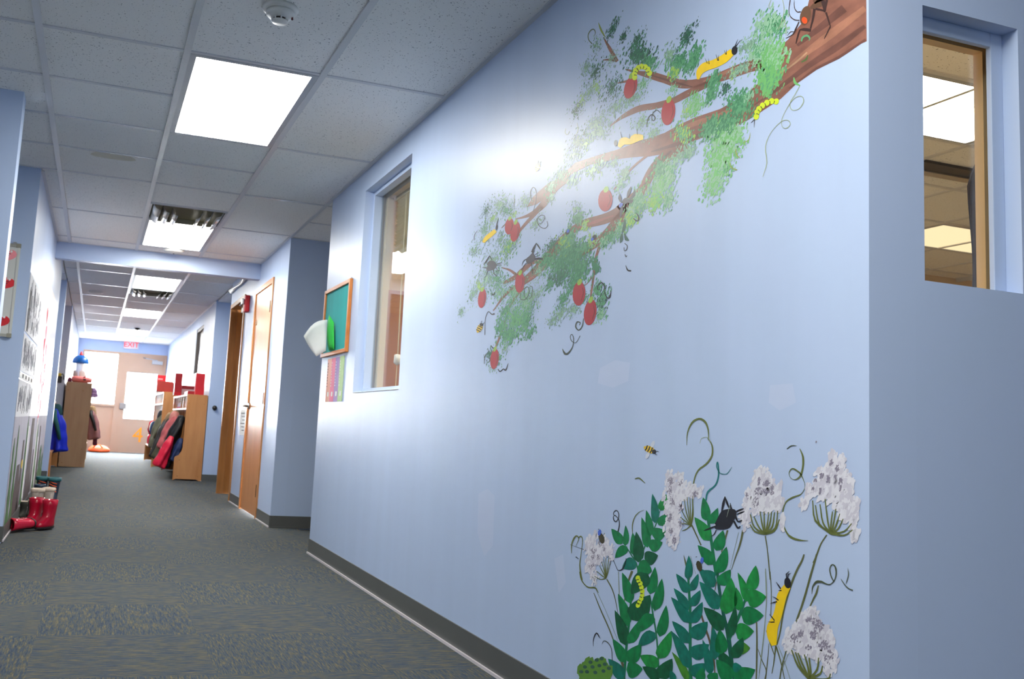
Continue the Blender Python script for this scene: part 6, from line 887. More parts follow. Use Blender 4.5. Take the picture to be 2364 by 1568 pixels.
# baseboards with cove toe; reflected daylight painted into its pale colour along the corridor
def baseboard(name, x0, x1, y0, y1, side):
    """side: direction the face looks to, '-x', '+x', '-y'"""
    t, q = .006, .014
    b, c = MB(), MB()
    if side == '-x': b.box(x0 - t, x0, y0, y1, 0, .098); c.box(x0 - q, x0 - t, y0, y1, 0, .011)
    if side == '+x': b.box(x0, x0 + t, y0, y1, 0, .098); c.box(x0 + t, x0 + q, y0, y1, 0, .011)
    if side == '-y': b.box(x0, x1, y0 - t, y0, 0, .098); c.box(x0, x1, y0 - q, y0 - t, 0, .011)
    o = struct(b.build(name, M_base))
    tag(c.build('cove_toe', M_toe if side != '-y' else M_base, o), 'moulded toe along the bottom edge, daylight reflection painted on along the corridor')
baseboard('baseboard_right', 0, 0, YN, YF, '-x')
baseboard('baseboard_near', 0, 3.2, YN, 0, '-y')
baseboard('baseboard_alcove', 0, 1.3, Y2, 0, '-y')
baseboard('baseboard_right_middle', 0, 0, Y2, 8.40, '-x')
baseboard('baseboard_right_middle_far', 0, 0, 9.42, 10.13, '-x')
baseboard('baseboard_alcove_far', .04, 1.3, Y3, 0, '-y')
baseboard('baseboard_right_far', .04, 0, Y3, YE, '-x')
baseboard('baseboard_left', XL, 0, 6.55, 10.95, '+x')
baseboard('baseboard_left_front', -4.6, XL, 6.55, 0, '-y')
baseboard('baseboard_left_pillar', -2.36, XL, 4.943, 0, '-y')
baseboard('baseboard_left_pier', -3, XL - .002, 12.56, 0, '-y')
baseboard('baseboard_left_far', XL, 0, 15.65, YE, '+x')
# ---------------------------------------------------------------- window in the mural wall
w1 = thing('window_1', (.06, 4.956, 1.068), None, None, kind='structure')
fr = MB()
for a in ((4.513, 4.54, 1.068, 2.315), (5.373, 5.40, 1.068, 2.315), (4.54, 5.373, 1.068, 1.095), (4.54, 5.373, 2.288, 2.315)):
    fr.box(.055, .105, a[0], a[1], a[2], a[3])
fr.build('window_frame', M_wall, w1)
fr = MB()
M_beige = mat('beige_window_trim', (206, 190, 156), .5)
for a in ((4.49, 4.55, 1.05, 2.33), (5.345, 5.42, 1.05, 2.33), (4.55, 5.345, 1.05, 1.08), (4.55, 5.345, 2.28, 2.33)):
    fr.box(.132, .17, a[0], a[1], a[2], a[3])
tag(fr.build('inner_trim', M_beige, w1), 'beige trim on the room side')
box('pane', (.100, .104), (4.54, 5.373), (1.095, 2.288), M_glass, w1)
box('sill', (.0, .055), (4.514, 5.399), (1.064, 1.0695), M_white, w1)
w5 = thing('window_5', (-4.65, 3.2, .85), None, None, kind='structure')
fr = MB()
for a in ((2.5, 2.55, .85, 2.15), (3.85, 3.9, .85, 2.15), (2.55, 3.85, .85, .9), (2.55, 3.85, 2.1, 2.15), (3.18, 3.22, .9, 2.1)):
    fr.box(-4.68, -4.62, a[0], a[1], a[2], a[3])
fr.build('window_frame', M_whiteedge, w5)
for y in (2.55, 3.22): box('pane', (-4.652, -4.648), (y, y + .63), (.9, 2.1), M_glasstint, w5)
# small window beside the corner
w2 = thing('window_2', (.283, 1.5, 1.23), None, None, kind='structure')
fr = MB()
for a in ((.146, .150, 1.23, 1.832), (.386, .421, 1.23, 1.832), (.150, .386, 1.228, 1.233), (.150, .386, 1.798, 1.832)):
    fr.box(a[0], a[1], YN + .038, YN + .051, a[2], a[3])
fr.build('window_frame', M_wall, w2, bevel=.004)
fr = MB()
for a in ((.430, .50, 1.216, 1.868), (.147, .430, 1.817, 1.868), (.147, .430, 1.216, 1.226)):
    fr.box(a[0], a[1], YN + .095, YN + .119, a[2], a[3])
M_beige2 = mat('tan_window_trim', (226, 200, 160), .5)
tag(fr.build('inner_trim', M_beige2, w2), 'tan trim on the room side')
fr = MB()
for a in ((.398, .43, 1.22, 1.85), (.147, .398, 1.808, 1.85)):
    fr.box(a[0], a[1], YN + .053, YN + .058, a[2], a[3])
tag(fr.build('gasket', M_black, w2), 'dark sealant line around the glass')
box('pane', (.147, .46), (YN + .060, YN + .063), (1.217, 1.86), M_glass, w2)
# window with a dark blind in the far right wall
w4 = thing('window_4', (.06, 15.25, 1.55), None, None, kind='structure')
fr = MB()
for a in ((14.7, 14.75, 1.55, 2.34), (15.75, 15.8, 1.55, 2.34), (14.75, 15.75, 1.55, 1.6), (14.75, 15.75, 2.29, 2.34)):
    fr.box(.05, .11, a[0], a[1], a[2], a[3])
fr.build('window_frame', mat('grey_trim', (120, 118, 116), .5), w4)
box('pane', (.09, .1), (14.75, 15.75), (1.6, 2.29), mat('dark_blind', (78, 76, 76), .25), w4)
# ---------------------------------------------------------------- doors
d1 = thing('door_1', (0, 8.91, 0), None, None, kind='structure')
fr = MB()
fr.box(-.014, .12, 8.40, 8.45, 0, 2.2); fr.box(-.014, .12, 9.37, 9.42, 0, 2.2); fr.box(-.014, .12, 8.45, 9.37, 2.15, 2.2)
fr.build('door_frame', M_wood, d1)
slab = box('door_leaf', (-.002, .042), (8.455, 9.365), (.012, 2.146), M_wood, d1)
for z in (.245, 1.08, 1.93):
    h = MB(); h.box(-.006, 0, 8.452, 8.478, z - .055, z + .055)
    h.tube([(-.011, 8.452, z - .055), (-.011, 8.452, z + .055)], .008, 8)
    h.build('hinge', M_dkmetal, slab)
lv = MB(); lv.lathe([(.032, 0), (.032, -.012), (.02, -.014)], 16, (-.002, 9.30, 1.016), axis='x')
lv.tube([(-.012, 9.30, 1.016), (-.06, 9.30, 1.016), (-.066, 9.28, 1.016), (-.066, 9.18, 1.012)], [.012, .011, .011, .008], 8)
lv.build('lever_handle', M_steel, slab, smooth=True)
st = MB(); pts = []
for k in range(10):
    r_ = .032 if k % 2 == 0 else .013
    a = math.pi / 2 + k * math.pi / 5
    pts.append((9.25 + r_ * math.cos(a), 1.85 + r_ * math.sin(a)))
st.prism(pts, 'x', -.006, -.002)
tag(st.build('star_badge', mat('brass_star', (150, 122, 70), .35, metal=.6), slab), 'small metal star on the door')
d2 = thing('door_2', (0, 10.69, 0), None, None, kind='structure')
fr = MB()
fr.box(-.014, .24, 10.13, 10.18, 0, 2.25); fr.box(-.014, .24, 11.2, 11.25, 0, 2.25); fr.box(-.014, .24, 10.18, 11.2, 2.2, 2.25)
fr.box(.06, .075, 11.188, 11.2, 0, 2.2); fr.box(.06, .075, 10.18, 10.192, 0, 2.2)
fr.build('door_frame', M_wooddk, d2)
lf = box('door_leaf', (.195, .238), (10.185, 11.195), (.012, 2.19), M_wooddk, d2)
cl = MB(); cl.box(.02, .07, 10.28, 10.55, 2.09, 2.14); cl.tube([(.03, 10.5, 2.145), (-.03, 10.35, 2.15), (.03, 10.2, 2.19)], .008, 6)
cl.build('door_closer', M_steel, lf)
# ---------------------------------------------------------------- far exit door and sidelight
w3 = thing('window_3', (-1.4, YE, 0), None, None, kind='structure')
fr = MB()
fr.box(-1.83, -1.79, YE - .02, YE + .1, 0, 2.285); fr.box(-1.79, -1.0, YE - .02, YE + .1, 2.235, 2.285)
fr.box(-1.79, -1.0, YE - .03, YE + .1, 1.03, 1.085); fr.box(-1.79, -1.0, YE, YE + .08, 0, .12); fr.box(-1.06, -1.0, YE - .02, YE + .1, .12, 2.235)
fr.build('window_frame', M_tan, w3)
box('kick_panel', (-1.79, -1.06), (YE + .02, YE + .06), (.12, 1.03), M_tan, w3)
box('pane', (-1.79, -1.06), (YE + .04, YE + .046), (1.085, 2.235), M_glass, w3)
d3 = thing('door_3', (-.49, YE, 0), None, None, kind='structure')
fr = MB(); fr.box(-1.0, -.95, YE - .02, YE + .1, 0, 2.285); fr.box(-.02, .03, YE - .02, YE + .1, 0, 2.285); fr.box(-.95, -.02, YE - .02, YE + .1, 2.235, 2.285)
fr.build('door_frame', M_tan, d3)
lf = MB()
for a in ((-.952, -.82, .0, 2.237), (-.155, -.018, .0, 2.237), (-.82, -.155, .0, .78), (-.82, -.155, 1.83, 2.237)):
    lf.box(a[0], a[1], YE + .0, YE + .045, a[2], a[3])
lf = lf.build('door_leaf', M_tan, d3)
gf = MB()
for a in ((-.84, -.82, .76, 1.85), (-.155, -.135, .76, 1.85), (-.82, -.155, .76, .78), (-.82, -.155, 1.83, 1.85)):
    gf.box(a[0], a[1], YE - .008, YE + .05, a[2], a[3])
gf.build('glass_bead', M_whiteedge, lf)
box('pane', (-.82, -.155), (YE + .02, YE + .026), (.78, 1.83), M_glass, lf)
pb = MB(); pb.box(-.93, -.78, YE - .06, YE, .98, 1.12); pb.box(-.12, -.05, YE - .06, YE, 1.0, 1.1)
pb.build('push_bar', M_steel, lf, bevel=.006)
cl = MB(); cl.box(-.30, -.06, YE - .07, YE, 2.06, 2.14); cl.tube([(-.18, YE - .05, 2.15), (-.45, YE - .12, 2.18), (-.5, YE - .02, 2.2)], .012, 6)
cl.build('door_closer', M_steel, lf)
tag(text_obj('number_four', '4', .49, mat('orange_vinyl', (255, 150, 20), .5), lf, (-.468, YE - .003, .40), (math.pi / 2, 0, 0), .001), 'large orange number 4')
# snowy ground outside the exit door
struct(box('floor_outside', (-14, 14), (YE + .42, YE + 30), (-.2, -.05), mat('snow_ground', (235, 238, 242), .9, .03, 1)))

struct(box('floor_outside_lobby', (-30, -4.72), (-20, 21), (-.2, -.05), MATS['snow_ground']))
# ---------------------------------------------------------------- ceiling lights, diffusers, detectors
def light(name, x0, x1, y0, y1, h, label, group, m=None, parent_kind=None):
    t = thing(name, ((x0 + x1) / 2, (y0 + y1) / 2, h), label, 'ceiling light', group)
    f = MB(); e = .014; g = .03
    for a in ((x0 + e, x0 + e + g, y0 + e, y1 - e), (x1 - e - g, x1 - e, y0 + e, y1 - e), (x0 + e + g, x1 - e - g, y0 + e, y0 + e + g * .9), (x0 + e + g, x1 - e - g, y1 - e - g * .4, y1 - e)):
        f.box(a[0], a[1], a[2], a[3], h - .002, h + .02)
    f.build('frame', M_frame, t)
    box('diffuser', (x0 + e + g, x1 - e - g), (y0 + e + g * .9, y1 - e - g * .4), (h + .003, h + .006), m or M_panel, t)
    return t
GL = 'ceiling light panels along the corridor'
light('ceiling_light', T2, T3, R(0), R(2), H, 'lit white ceiling panel nearest the camera, beside the smoke detector', GL)
light('ceiling_light', T2, T3, R(6), R(8), H, 'lit white ceiling panel just in front of the blue beam', GL)
light('ceiling_light', G2, G3, 11.45, 12.67, H2, 'lit white ceiling panel first behind the blue beam', GL)
light('ceiling_light', G2, G3, 15.2, 16.42, H2, 'lit white ceiling panel second behind the blue beam', GL)
light('ceiling_light', G2, G3, 18.9, 20.12, H2, 'lit white ceiling panel closest to the exit door', GL)
light('ceiling_light', T2, T3, R(-6), R(-4), H, 'lit white ceiling panel overhead near the lobby', GL)
M_panelw2 = emis('lit_warm_diffuser_dim', (255, 226, 178), 1.1)
for x0, y0, lab in ((1.36, 2.82, 'large bright panel seen through the small corner window'), (3.80, 4.65, 'warm dimmer panel low in the small corner window'), (1.36, 4.65, 'classroom ceiling panel behind the mural wall')):
    light('ceiling_light', x0, x0 + 1.22, y0, y0 + .61, H, lab, 'classroom ceiling panels', M_panelw if y0 < 4 or x0 < 2 else M_panelw2)
light('ceiling_light', T2, T3, -2.9, -1.68, H, 'unseen ceiling panel added for light at the back of the lobby', 'added lobby ceiling panels')  # out of view, added to bring light from behind the camera
t = thing('linear_diffuser', (3.0, 3.78, H), 'dark slot diffuser on the classroom ceiling seen through the corner window', 'air diffuser')
box('slot', (2.2, 3.9), (3.70, 3.80), (H - .012, H + .003), M_dkmetal, t)
box('silver_edge', (2.2, 3.9), (3.801, 3.86), (H - .02, H + .003), M_steel, t)
M_cream = mat('olive_duct', (96, 92, 66), .6)
M_vane = mat('bright_vane_metal', (206, 204, 200), .25, metal=.55)
def diffuser(x0, x1, y0, y1, h, label):
    t = thing('air_diffuser', ((x0 + x1) / 2, (y0 + y1) / 2, h), label, 'air diffuser', 'curved blade air diffusers in the ceiling')
    b = MB()
    b.box(x0 + .014, x0 + .03, y0 + .014, y1 - .014, h - .003, h + .028); b.box(x1 - .03, x1 - .014, y0 + .014, y1 - .014, h - .003, h + .028)
    b.box(x0 + .03, x1 - .03, y0 + .014, y0 + .03, h - .003, h + .028); b.box(x0 + .03, x1 - .03, y1 - .03, y1 - .014, h - .003, h + .028)
    b.build('frame', M_frame, t)
    box('duct_back', (x0 + .03, x1 - .03), (y0 + .03, y1 - .03), (h + .018, h + .026), M_cream, t)
    for side in (-1, 1):
        for k in range(3):
            xb = (x0 + .04 + k * .075) if side < 0 else (x1 - .04 - k * .075)
            ya, yb = y0 + .04 + k * .07, y1 - .05
            v = MB(); n = 7; r = .055 - k * .006
            prof = []
            for q in range(n):
                a = q / (n - 1) * math.pi / 2
                prof.append((xb - side * (r - r * math.cos(a)), h - .045 + (1 - math.sin(a)) * .06 + .004))
            vs, fs = [], []
            for (px, pz) in prof: vs += [(px, ya, pz), (px, yb, pz)]
            fs = [(2 * i, 2 * i + 1, 2 * i + 3, 2 * i + 2) for i in range(n - 1)]
            v.add(vs, fs)
            v.build('blade', M_vane, t, smooth=True, solid=.003)
    box('end_plate', (x0 + .05, x1 - .05), (y1 - .07, y1 - .05), (h - .02, h + .017), mat('beige_plate', (150, 146, 130), .4, metal=.3), t)
    return t
diffuser(T2, T3, R(5), R(6), H, 'curved blade air diffuser in front of the second light panel')
diffuser(G2, G3, 12.67, 13.28, H2, 'curved blade air diffuser behind the beam after the light panel')
t = thing('smoke_detector', (-.925, 3.42, H), 'white round smoke detector on the near ceiling tile', 'smoke detector')
MB().lathe([(.001, .004), (.068, .004), (.070, -.004), (.066, -.012), (.056, -.014)], 40, (-.925, 3.42, H)).build('base', M_white, t, smooth=True)
MB().lathe([(.056, -.012), (.055, -.024), (.050, -.032), (.040, -.034), (.034, -.040)], 40, (-.925, 3.42, H)).build('body', M_white, t, smooth=True)
MB().lathe([(.024, -.036), (.024, -.050)], 24, (-.925, 3.42, H)).build('dark_chamber', M_dkmetal, t)
for k in range(8):
    a = k * math.pi / 4
    x, y = -.925 + .030 * math.cos(a), 3.42 + .030 * math.sin(a)
    MB().tube([(x, y, H - .034), (x, y, H - .052)], .0035, 6).build('rib', M_white, t)
MB().lathe([(.031, -.050), (.032, -.053), (.029, -.057), (.0, -.058)], 32, (-.925, 3.42, H)).build('cap', M_white, t, smooth=True)
MB().lathe([(.004, -.03), (.004, -.042), (.0, -.043)], 8, (-.925 + .046, 3.42 - .012, H)).build('indicator', mat('red_led', (70, 20, 30), .3), t)
t = thing('ceiling_dome', (-.885, 9.02, H), 'flat white ceiling dome touching the blue beam', 'detector')
MB().lathe([(.10, .0), (.10, -.008), (.075, -.022), (.035, -.031), (0, -.034)], 32, (-.885, 9.02, H)).build('cover', M_white, t, smooth=True)
MB().lathe([(.008, -.03), (.008, -.037), (0, -.038)], 10, (-.885, 9.02, H)).build('sensor_eye', M_black, t)
t = thing('ceiling_dome', (-1.60, 13.46, H2), 'white ceiling disc behind the beam near the left wall', 'detector')
MB().lathe([(.10, .0), (.10, -.008), (.075, -.022), (.035, -.031), (0, -.034)], 32, (-1.60, 13.46, H2)).build('cover', M_white, t, smooth=True)
t = thing('sprinkler_head', (-.83, 18.5, H2), 'dark ceiling fixture above the far exit sign', 'sprinkler')
MB().lathe([(.06, 0), (.06, -.01), (.03, -.03), (.012, -.035), (.012, -.06)], 16, (-.83, 18.5, H2)).build('rose', M_dkmetal, t)
MB().lathe([(.001, -.06), (.05, -.062), (.04, -.07), (0, -.072)], 16, (-.83, 18.5, H2)).build('deflector', M_dkmetal, t)
# cables along the ceiling behind the beam
t = thing('cable_bundle', (-.03, 10.4, 2.4), 'white cable bundle fixed high on the wall behind the beam', 'cable')
for k in range(3):
    MB().tube([(-.03 + .012 * k, 9.36, 2.43 + .012 * k), (-.05 + .015 * k, 9.9, 2.415 + .01 * k), (-.03, 10.4, 2.42 - .012 * k), (-.02 - .01 * k, 11.31, 2.41 + .012 * k)], .012, 8).build('cable', M_white, t, smooth=True)
# exit sign
t = thing('exit_sign', (-.80, YE - .045, 2.385), 'white exit sign with red letters above the far door', 'exit sign')
box('housing', (-.965, -.635), (YE - .05, YE - .001), (2.375, 2.56), mat('sign_white', (245, 240, 240), .4), t, bevel=.006)
text_obj('letters', 'EXIT', .165, mat('exit_red', (225, 40, 60), .5, emit=.4), t, (-.80, YE - .053, 2.468), (math.pi / 2, 0, 0), .001)
# fire alarm strobe and notice
t = thing('fire_alarm', (0, 9.86, 2.02), 'red fire alarm horn with strobe between the two brown doors', 'fire alarm')
box('housing', (-.055, -.001), (9.80, 9.93), (2.02, 2.20), M_red, t, bevel=.012)
box('strobe', (-.085, -.055), (9.83, 9.90), (2.10, 2.16), M_steel, t, bevel=.008)
box('mount_bracket', (-.03, -.001), (9.95, 9.98), (2.08, 2.2), M_dkmetal, t)
t = thing('notice_sheet', (-.001, 9.65, .72), 'white printed notice taped on the wall between the brown doors', 'notice')
box('sheet', (-.003, -.0005), (9.47, 9.83), (.72, .98), M_paper, t)
for k in range(6): box('print_line', (-.0042, -.003), (9.52, 9.78 - .05 * (k % 3)), (.94 - .035 * k, .948 - .035 * k), M_ink, t)
t = thing('wall_bumper', (.16, Y3, 1.0), 'dark round wall stop on the blue wall beside the coat locker', 'door stop')
MB().lathe([(.034, -.001), (.034, -.01), (.02, -.016), (.02, -.03), (.028, -.034), (.02, -.046), (0, -.048)], 18, (.135, Y3, 1.026), axis='y').build('disc', M_dkmetal, t, smooth=True)
# ---------------------------------------------------------------- bulletin board, papers, striped poster
M_teal = mat('teal_fabric', (18, 164, 162), .8, .06, 6, .1, 300, stretch=(1, 3, .3))
M_oak = mat('orange_oak', (206, 128, 62), .4, 0, 4, stretch=(4, 1, 4), rgb2=(186, 108, 46))
t = thing('bulletin_board', (0, 5.9, 1.325), 'teal bulletin board in an orange wood frame by the window', 'bulletin board')
box('felt', (-.010, -.002), (5.585, 6.21), (1.345, 1.775), M_teal, t)
for a in ((5.56, 5.588, 1.325, 1.79), (6.207, 6.235, 1.325, 1.79)): box('frame_rail', (-.022, -.001), a[:2], a[2:], M_oak, t, bevel=.003)
for a in ((5.588, 6.207, 1.765, 1.79), (5.588, 6.207, 1.325, 1.35)): box('frame_rail', (-.022, -.001), a[:2], a[2:], M_oak, t, bevel=.003)
for y in (5.60, 6.19): box('hanger', (-.008, -.001), (y - .008, y + .008), (1.79, 1.802), M_steel, t)
def sheet(name, pts, m, label, cat):
    """curled paper from rows of points"""
    n = len(pts[0]); vs = [p for r_ in pts for p in r_]
    fs = [(i * n + k, i * n + k + 1, (i + 1) * n + k + 1, (i + 1) * n + k) for i in range(len(pts) - 1) for k in range(n - 1)]
    o = MB().add(vs, fs).build(name, m, smooth=True, solid=.0006)
    return tag(o, label, cat)
rows = []
for i in range(7):
    a = i / 6
    row = []
    for k in range(7):
        b = k / 6
        # attached edge runs down the board, free edge curls out into the corridor
        top = Vector((-.026, 6.08, 1.575)).lerp(Vector((-.178, 6.09, 1.45)), b) + Vector((-.01, 0, .032)) * math.sin(b * math.pi)
        bot = Vector((-.026, 6.06, 1.362)).lerp(Vector((-.080, 6.10, 1.322)), b)
        p = top.lerp(bot, a) + Vector((0, .03 * math.sin(a * math.pi) * b, 0))
        row.append(tuple(p))
    rows.append(row)
sheet('paper_sheet', rows, M_paper, 'white sheet of paper curling out from the teal board', 'paper')
rows = []
for i in range(6):
    a = i / 5
    row = []
    for k in range(4):
        b = k / 3
        top = Vector((-.024, 5.90, 1.54)).lerp(Vector((-.040, 5.985, 1.60)), b)
        bot = Vector((-.024, 5.84, 1.357)).lerp(Vector((-.030, 5.96, 1.355)), b)
        row.append(tuple(top.lerp(bot, a) + Vector((-.014 * math.sin(a * 3.1) * b, 0, 0))))
    rows.append(row)
sheet('paper_sheet', rows, mat('bright_green_paper', (40, 190, 70), .7), 'bright green sheet of paper standing out from the teal board', 'paper')
t = thing('striped_poster', (-.001, 5.86, 1.02), 'poster with four vertical bands in orange, pink, purple and green under the board', 'poster')
for k, (c, nm) in enumerate((((176, 205, 150), 'green'), ((150, 120, 178), 'purple'), ((222, 110, 140), 'pink'), ((226, 160, 140), 'orange'))):
    ya = 5.642 + k * .1085
    st = box('colour_band', (-.0035, -.001), (ya, ya + .1085), (1.02, 1.308), mat('poster_' + nm, c, .6, .08, 14), t)
    box('print_block', (-.0045, -.0035), (ya + .03, ya + .062), (1.055, 1.085), M_paper, st)
    for q in range(9):
        box('print_mark', (-.0045, -.0035), (ya + .084, ya + .094), (1.12 + .019 * q, 1.129 + .019 * q), M_ink if nm == 'orange' else M_paper, st)
# ---------------------------------------------------------------- whiteboard with paper hearts
def heart_pts(cx, cz, s, tilt=0):
    pts = []
    for k in range(22):
        a = 2 * math.pi * k / 22
        x = 16 * math.sin(a) ** 3 / 32; z = (13 * math.cos(a) - 5 * math.cos(2 * a) - 2 * math.cos(3 * a) - math.cos(4 * a)) / 32 + .07
        pts.append((cx + s * (x * math.cos(tilt) - z * math.sin(tilt)), cz + s * (x * math.sin(tilt) + z * math.cos(tilt))))
    return pts
t = thing('whiteboard', (-2.4, 6.54, 1.31), 'small grey whiteboard with a metal frame on the left wall', 'whiteboard')
box('panel', (-2.79, -2.04), (6.53, 6.548), (1.325, 1.922), mat('board_grey_white', (212, 212, 206), .3), t)
M_alu = mat('board_aluminium', (178, 176, 164), .35, metal=.5)
box('frame_rail', (-2.80, -2.028), (6.522, 6.549), (1.912, 1.932), M_alu, t)
box('frame_rail', (-2.80, -2.028), (6.522, 6.549), (1.314, 1.334), M_alu, t)
box('frame_rail', (-2.043, -2.028), (6.524, 6.549), (1.334, 1.912), mat('board_aluminium_pale', (216, 214, 204), .35, metal=.3), t)
for z in (1.312, 1.909): box('corner_cap', (-2.055, -2.026), (6.519, 6.5495), (z, z + .026), mat('cap_grey', (150, 146, 130), .5), t)
box('hanger', (-2.075, -2.055), (6.53, 6.549), (1.932, 1.945), M_steel, t)
for (cx, cz, s, c, lab, tl) in ((-2.108, 1.848, .115, (246, 150, 156), 'pink paper heart at the top of the whiteboard', -.30), (-2.100, 1.662, .112, (222, 36, 48), 'red paper heart halfway down the whiteboard', -.42), (-2.108, 1.412, .115, (206, 24, 38), 'dark red paper heart at the bottom of the whiteboard', -.42)):
    o = thing('paper_heart', (cx, 6.528, cz - .06), lab, 'paper heart', 'paper hearts on the whiteboard')
    MB().prism(heart_pts(cx, cz, s, tl), 'y', 6.5265, 6.529).build('heart', mat('heart_%d_%d' % (c[0], c[1]), c, .6), o)
    for q in range(3): box('pen_mark', (cx - .02, cx + .025 - .008 * q), (6.5258, 6.5265), (cz + .012 - .012 * q, cz + .016 - .012 * q), M_ink, o)
    MB().prism([(cx + .028 + .008 * math.cos(k), cz + .03 + .008 * math.sin(k)) for k in (0, 1, 2, 3, 4, 5)], 'y', 6.5256, 6.5264).build('sticker', M_paper, o)
# ---------------------------------------------------------------- left wall: charts, hearts, paper forest
XW = XL + .001
for k, (za, zb, lab) in enumerate(((1.37, 1.76, 'topmost chart of black handwriting on the left wall'), (1.105, 1.352, 'middle chart of black handwriting on the left wall'), (.80, 1.048, 'lowest chart of black handwriting on the left wall'))):
    t = thing('writing_chart', (XW, 7.3, za), lab, 'chart', 'handwriting charts on the left wall')
    box('sheet', (XW, XW + .002), (6.57, 8.05), (za, zb), mat('chart_paper', (214, 216, 220), .7), t)
    if k == 0: box('dark_edge', (XW + .002, XW + .004), (6.70, 6.80), (za + .01, zb - .1), M_ink, t)
    w_ = MB()
    for q in range(90):
        y = 6.66 + random.random() * 1.3; L = .05 + .1 * random.random(); z = za + .02 + random.random() * (zb - za - .12)
        w_.box(XW + .002, XW + .0032, y, y + .008 + .012 * random.random(), z, z + L * .7)
    tag(w_.build('handwriting', mat('chart_ink', (112, 114, 124), .8), t), kind='stuff')
t = thing('heading_strip', (XW, 7.1, 1.055), 'white heading strip with short black letters above the lowest chart', 'strip')
box('sheet', (XW, XW + .002), (6.57, 8.0), (1.057, 1.10), M_paper, t)
for q in range(4): box('print_mark', (XW + .002, XW + .003), (6.8 + .3 * q, 6.9 + .3 * q), (1.064, 1.09), M_ink, t)
hs = [(8.95, 1.70, .16, 0), (9.05, 1.56, .14, 1), (8.98, 1.42, .18, 0), (9.35, 1.40, .16, 1), (9.1, 1.28, .2, 1), (9.45, 1.22, .18, 0), (9.0, 1.12, .2, 1), (9.3, 1.05, .2, 0), (9.55, 1.1, .15, 1), (9.0, .93, .17, 0), (9.35, .88, .18, 0), (9.2, .76, .15, 1)]
rank = sorted(range(len(hs)), key=lambda i: -hs[i][1])
ordn = ['topmost', 'second from the top', 'third from the top', 'fourth from the top', 'fifth from the top', 'sixth from the top', 'sixth from the bottom', 'fifth from the bottom', 'fourth from the bottom', 'third from the bottom', 'second from the bottom', 'lowest']
for r_, i in enumerate(rank):
    y, z, s, c = hs[i]
    o = MB().prism(heart_pts(y, z, s, random.uniform(-.3, .3)), 'x', XW, XW + .003).build('wall_heart', mat('wall_heart_%d' % c, ((196, 40, 62), (226, 120, 140))[c], .6))
    tag(o, '%s paper heart, %s in the string on the left wall' % (('red', 'pink')[c], ordn[r_]), 'paper heart', 'paper hearts on the left wall')
t = thing('paper_forest', (XW, 8.7, .1), 'winter forest collage of painted trunks and firs low on the left wall', 'collage')
box('backing_paper', (XW, XW + .0015), (6.56, 10.9), (.10, .80), mat('lilac_paper', (168, 166, 180), .75, .1, 2, stretch=(1, 4, .6)), t)
for (ya, yb, za, zb, c) in ((7.05, 7.6, .10, .45, 0), (7.5, 7.75, .1, .62, 0), (8.2, 8.9, .10, .78, 0), (8.9, 9.1, .12, .5, 0), (9.7, 9.95, .12, .7, 0)):
    p = [(ya, za), (yb, za), ((ya + yb) / 2 + (yb - ya) * .22, zb), ((ya + yb) / 2 - (yb - ya) * .2, zb)]
    MB().prism(p, 'x', XW + .0015, XW + .003).build('tree_trunk', mat('trunk_paint', (74, 62, 60), .7, .2, 8), t)
for (yc, w_, za, zb) in ((6.72, .16, .1, .66), (7.0, .13, .1, .74), (7.9, .14, .12, .8), (9.35, .22, .12, .72), (10.25, .5, .12, .5), (10.7, .3, .12, .4)):
    pts = []; n = 7
    for k in range(n): pts.append((yc - w_ * (1 if k % 2 == 0 else .6) * (1 - k / n * .7) / 2 * 1.6, za + (zb - za) * k / n))
    pts.append((yc, zb))
    for k in range(n - 1, -1, -1): pts.append((yc + w_ * (1 if k % 2 == 0 else .6) * (1 - k / n * .7) / 2 * 1.6, za + (zb - za) * k / n))
    MB().prism(pts, 'x', XW + .003, XW + .0045).build('painted_fir', mat('fir_paint', (70, 112, 62), .7, .2, 10), t)
for (yc, za, zb) in ((8.05, .15, .72), (9.2, .14, .78), (9.55, .14, .6)):
    box('birch_strip', (XW + .003, XW + .004), (yc - .05, yc + .05), (za, zb), M_paper, t)
MB().prism([(7.64 + .09 * math.cos(k * .63), .44 + .035 * math.sin(k * .63)) for k in range(10)], 'x', XW + .0045, XW + .006).build('yellow_bird', mat('bird_yellow', (206, 176, 60), .6), t)
t = thing('wall_glare_sheet', (XW, 9.3, .80), 'long white glare on the left wall behind the string of hearts, added as a sheet', 'paper')
box('sheet', (XW - .0005, XW + .0006), (8.06, 10.9), (.80, 2.0), mat('wall_glare_white', (222, 222, 228), .35), t)  # added sheet; its white colour stands for glare on the wall
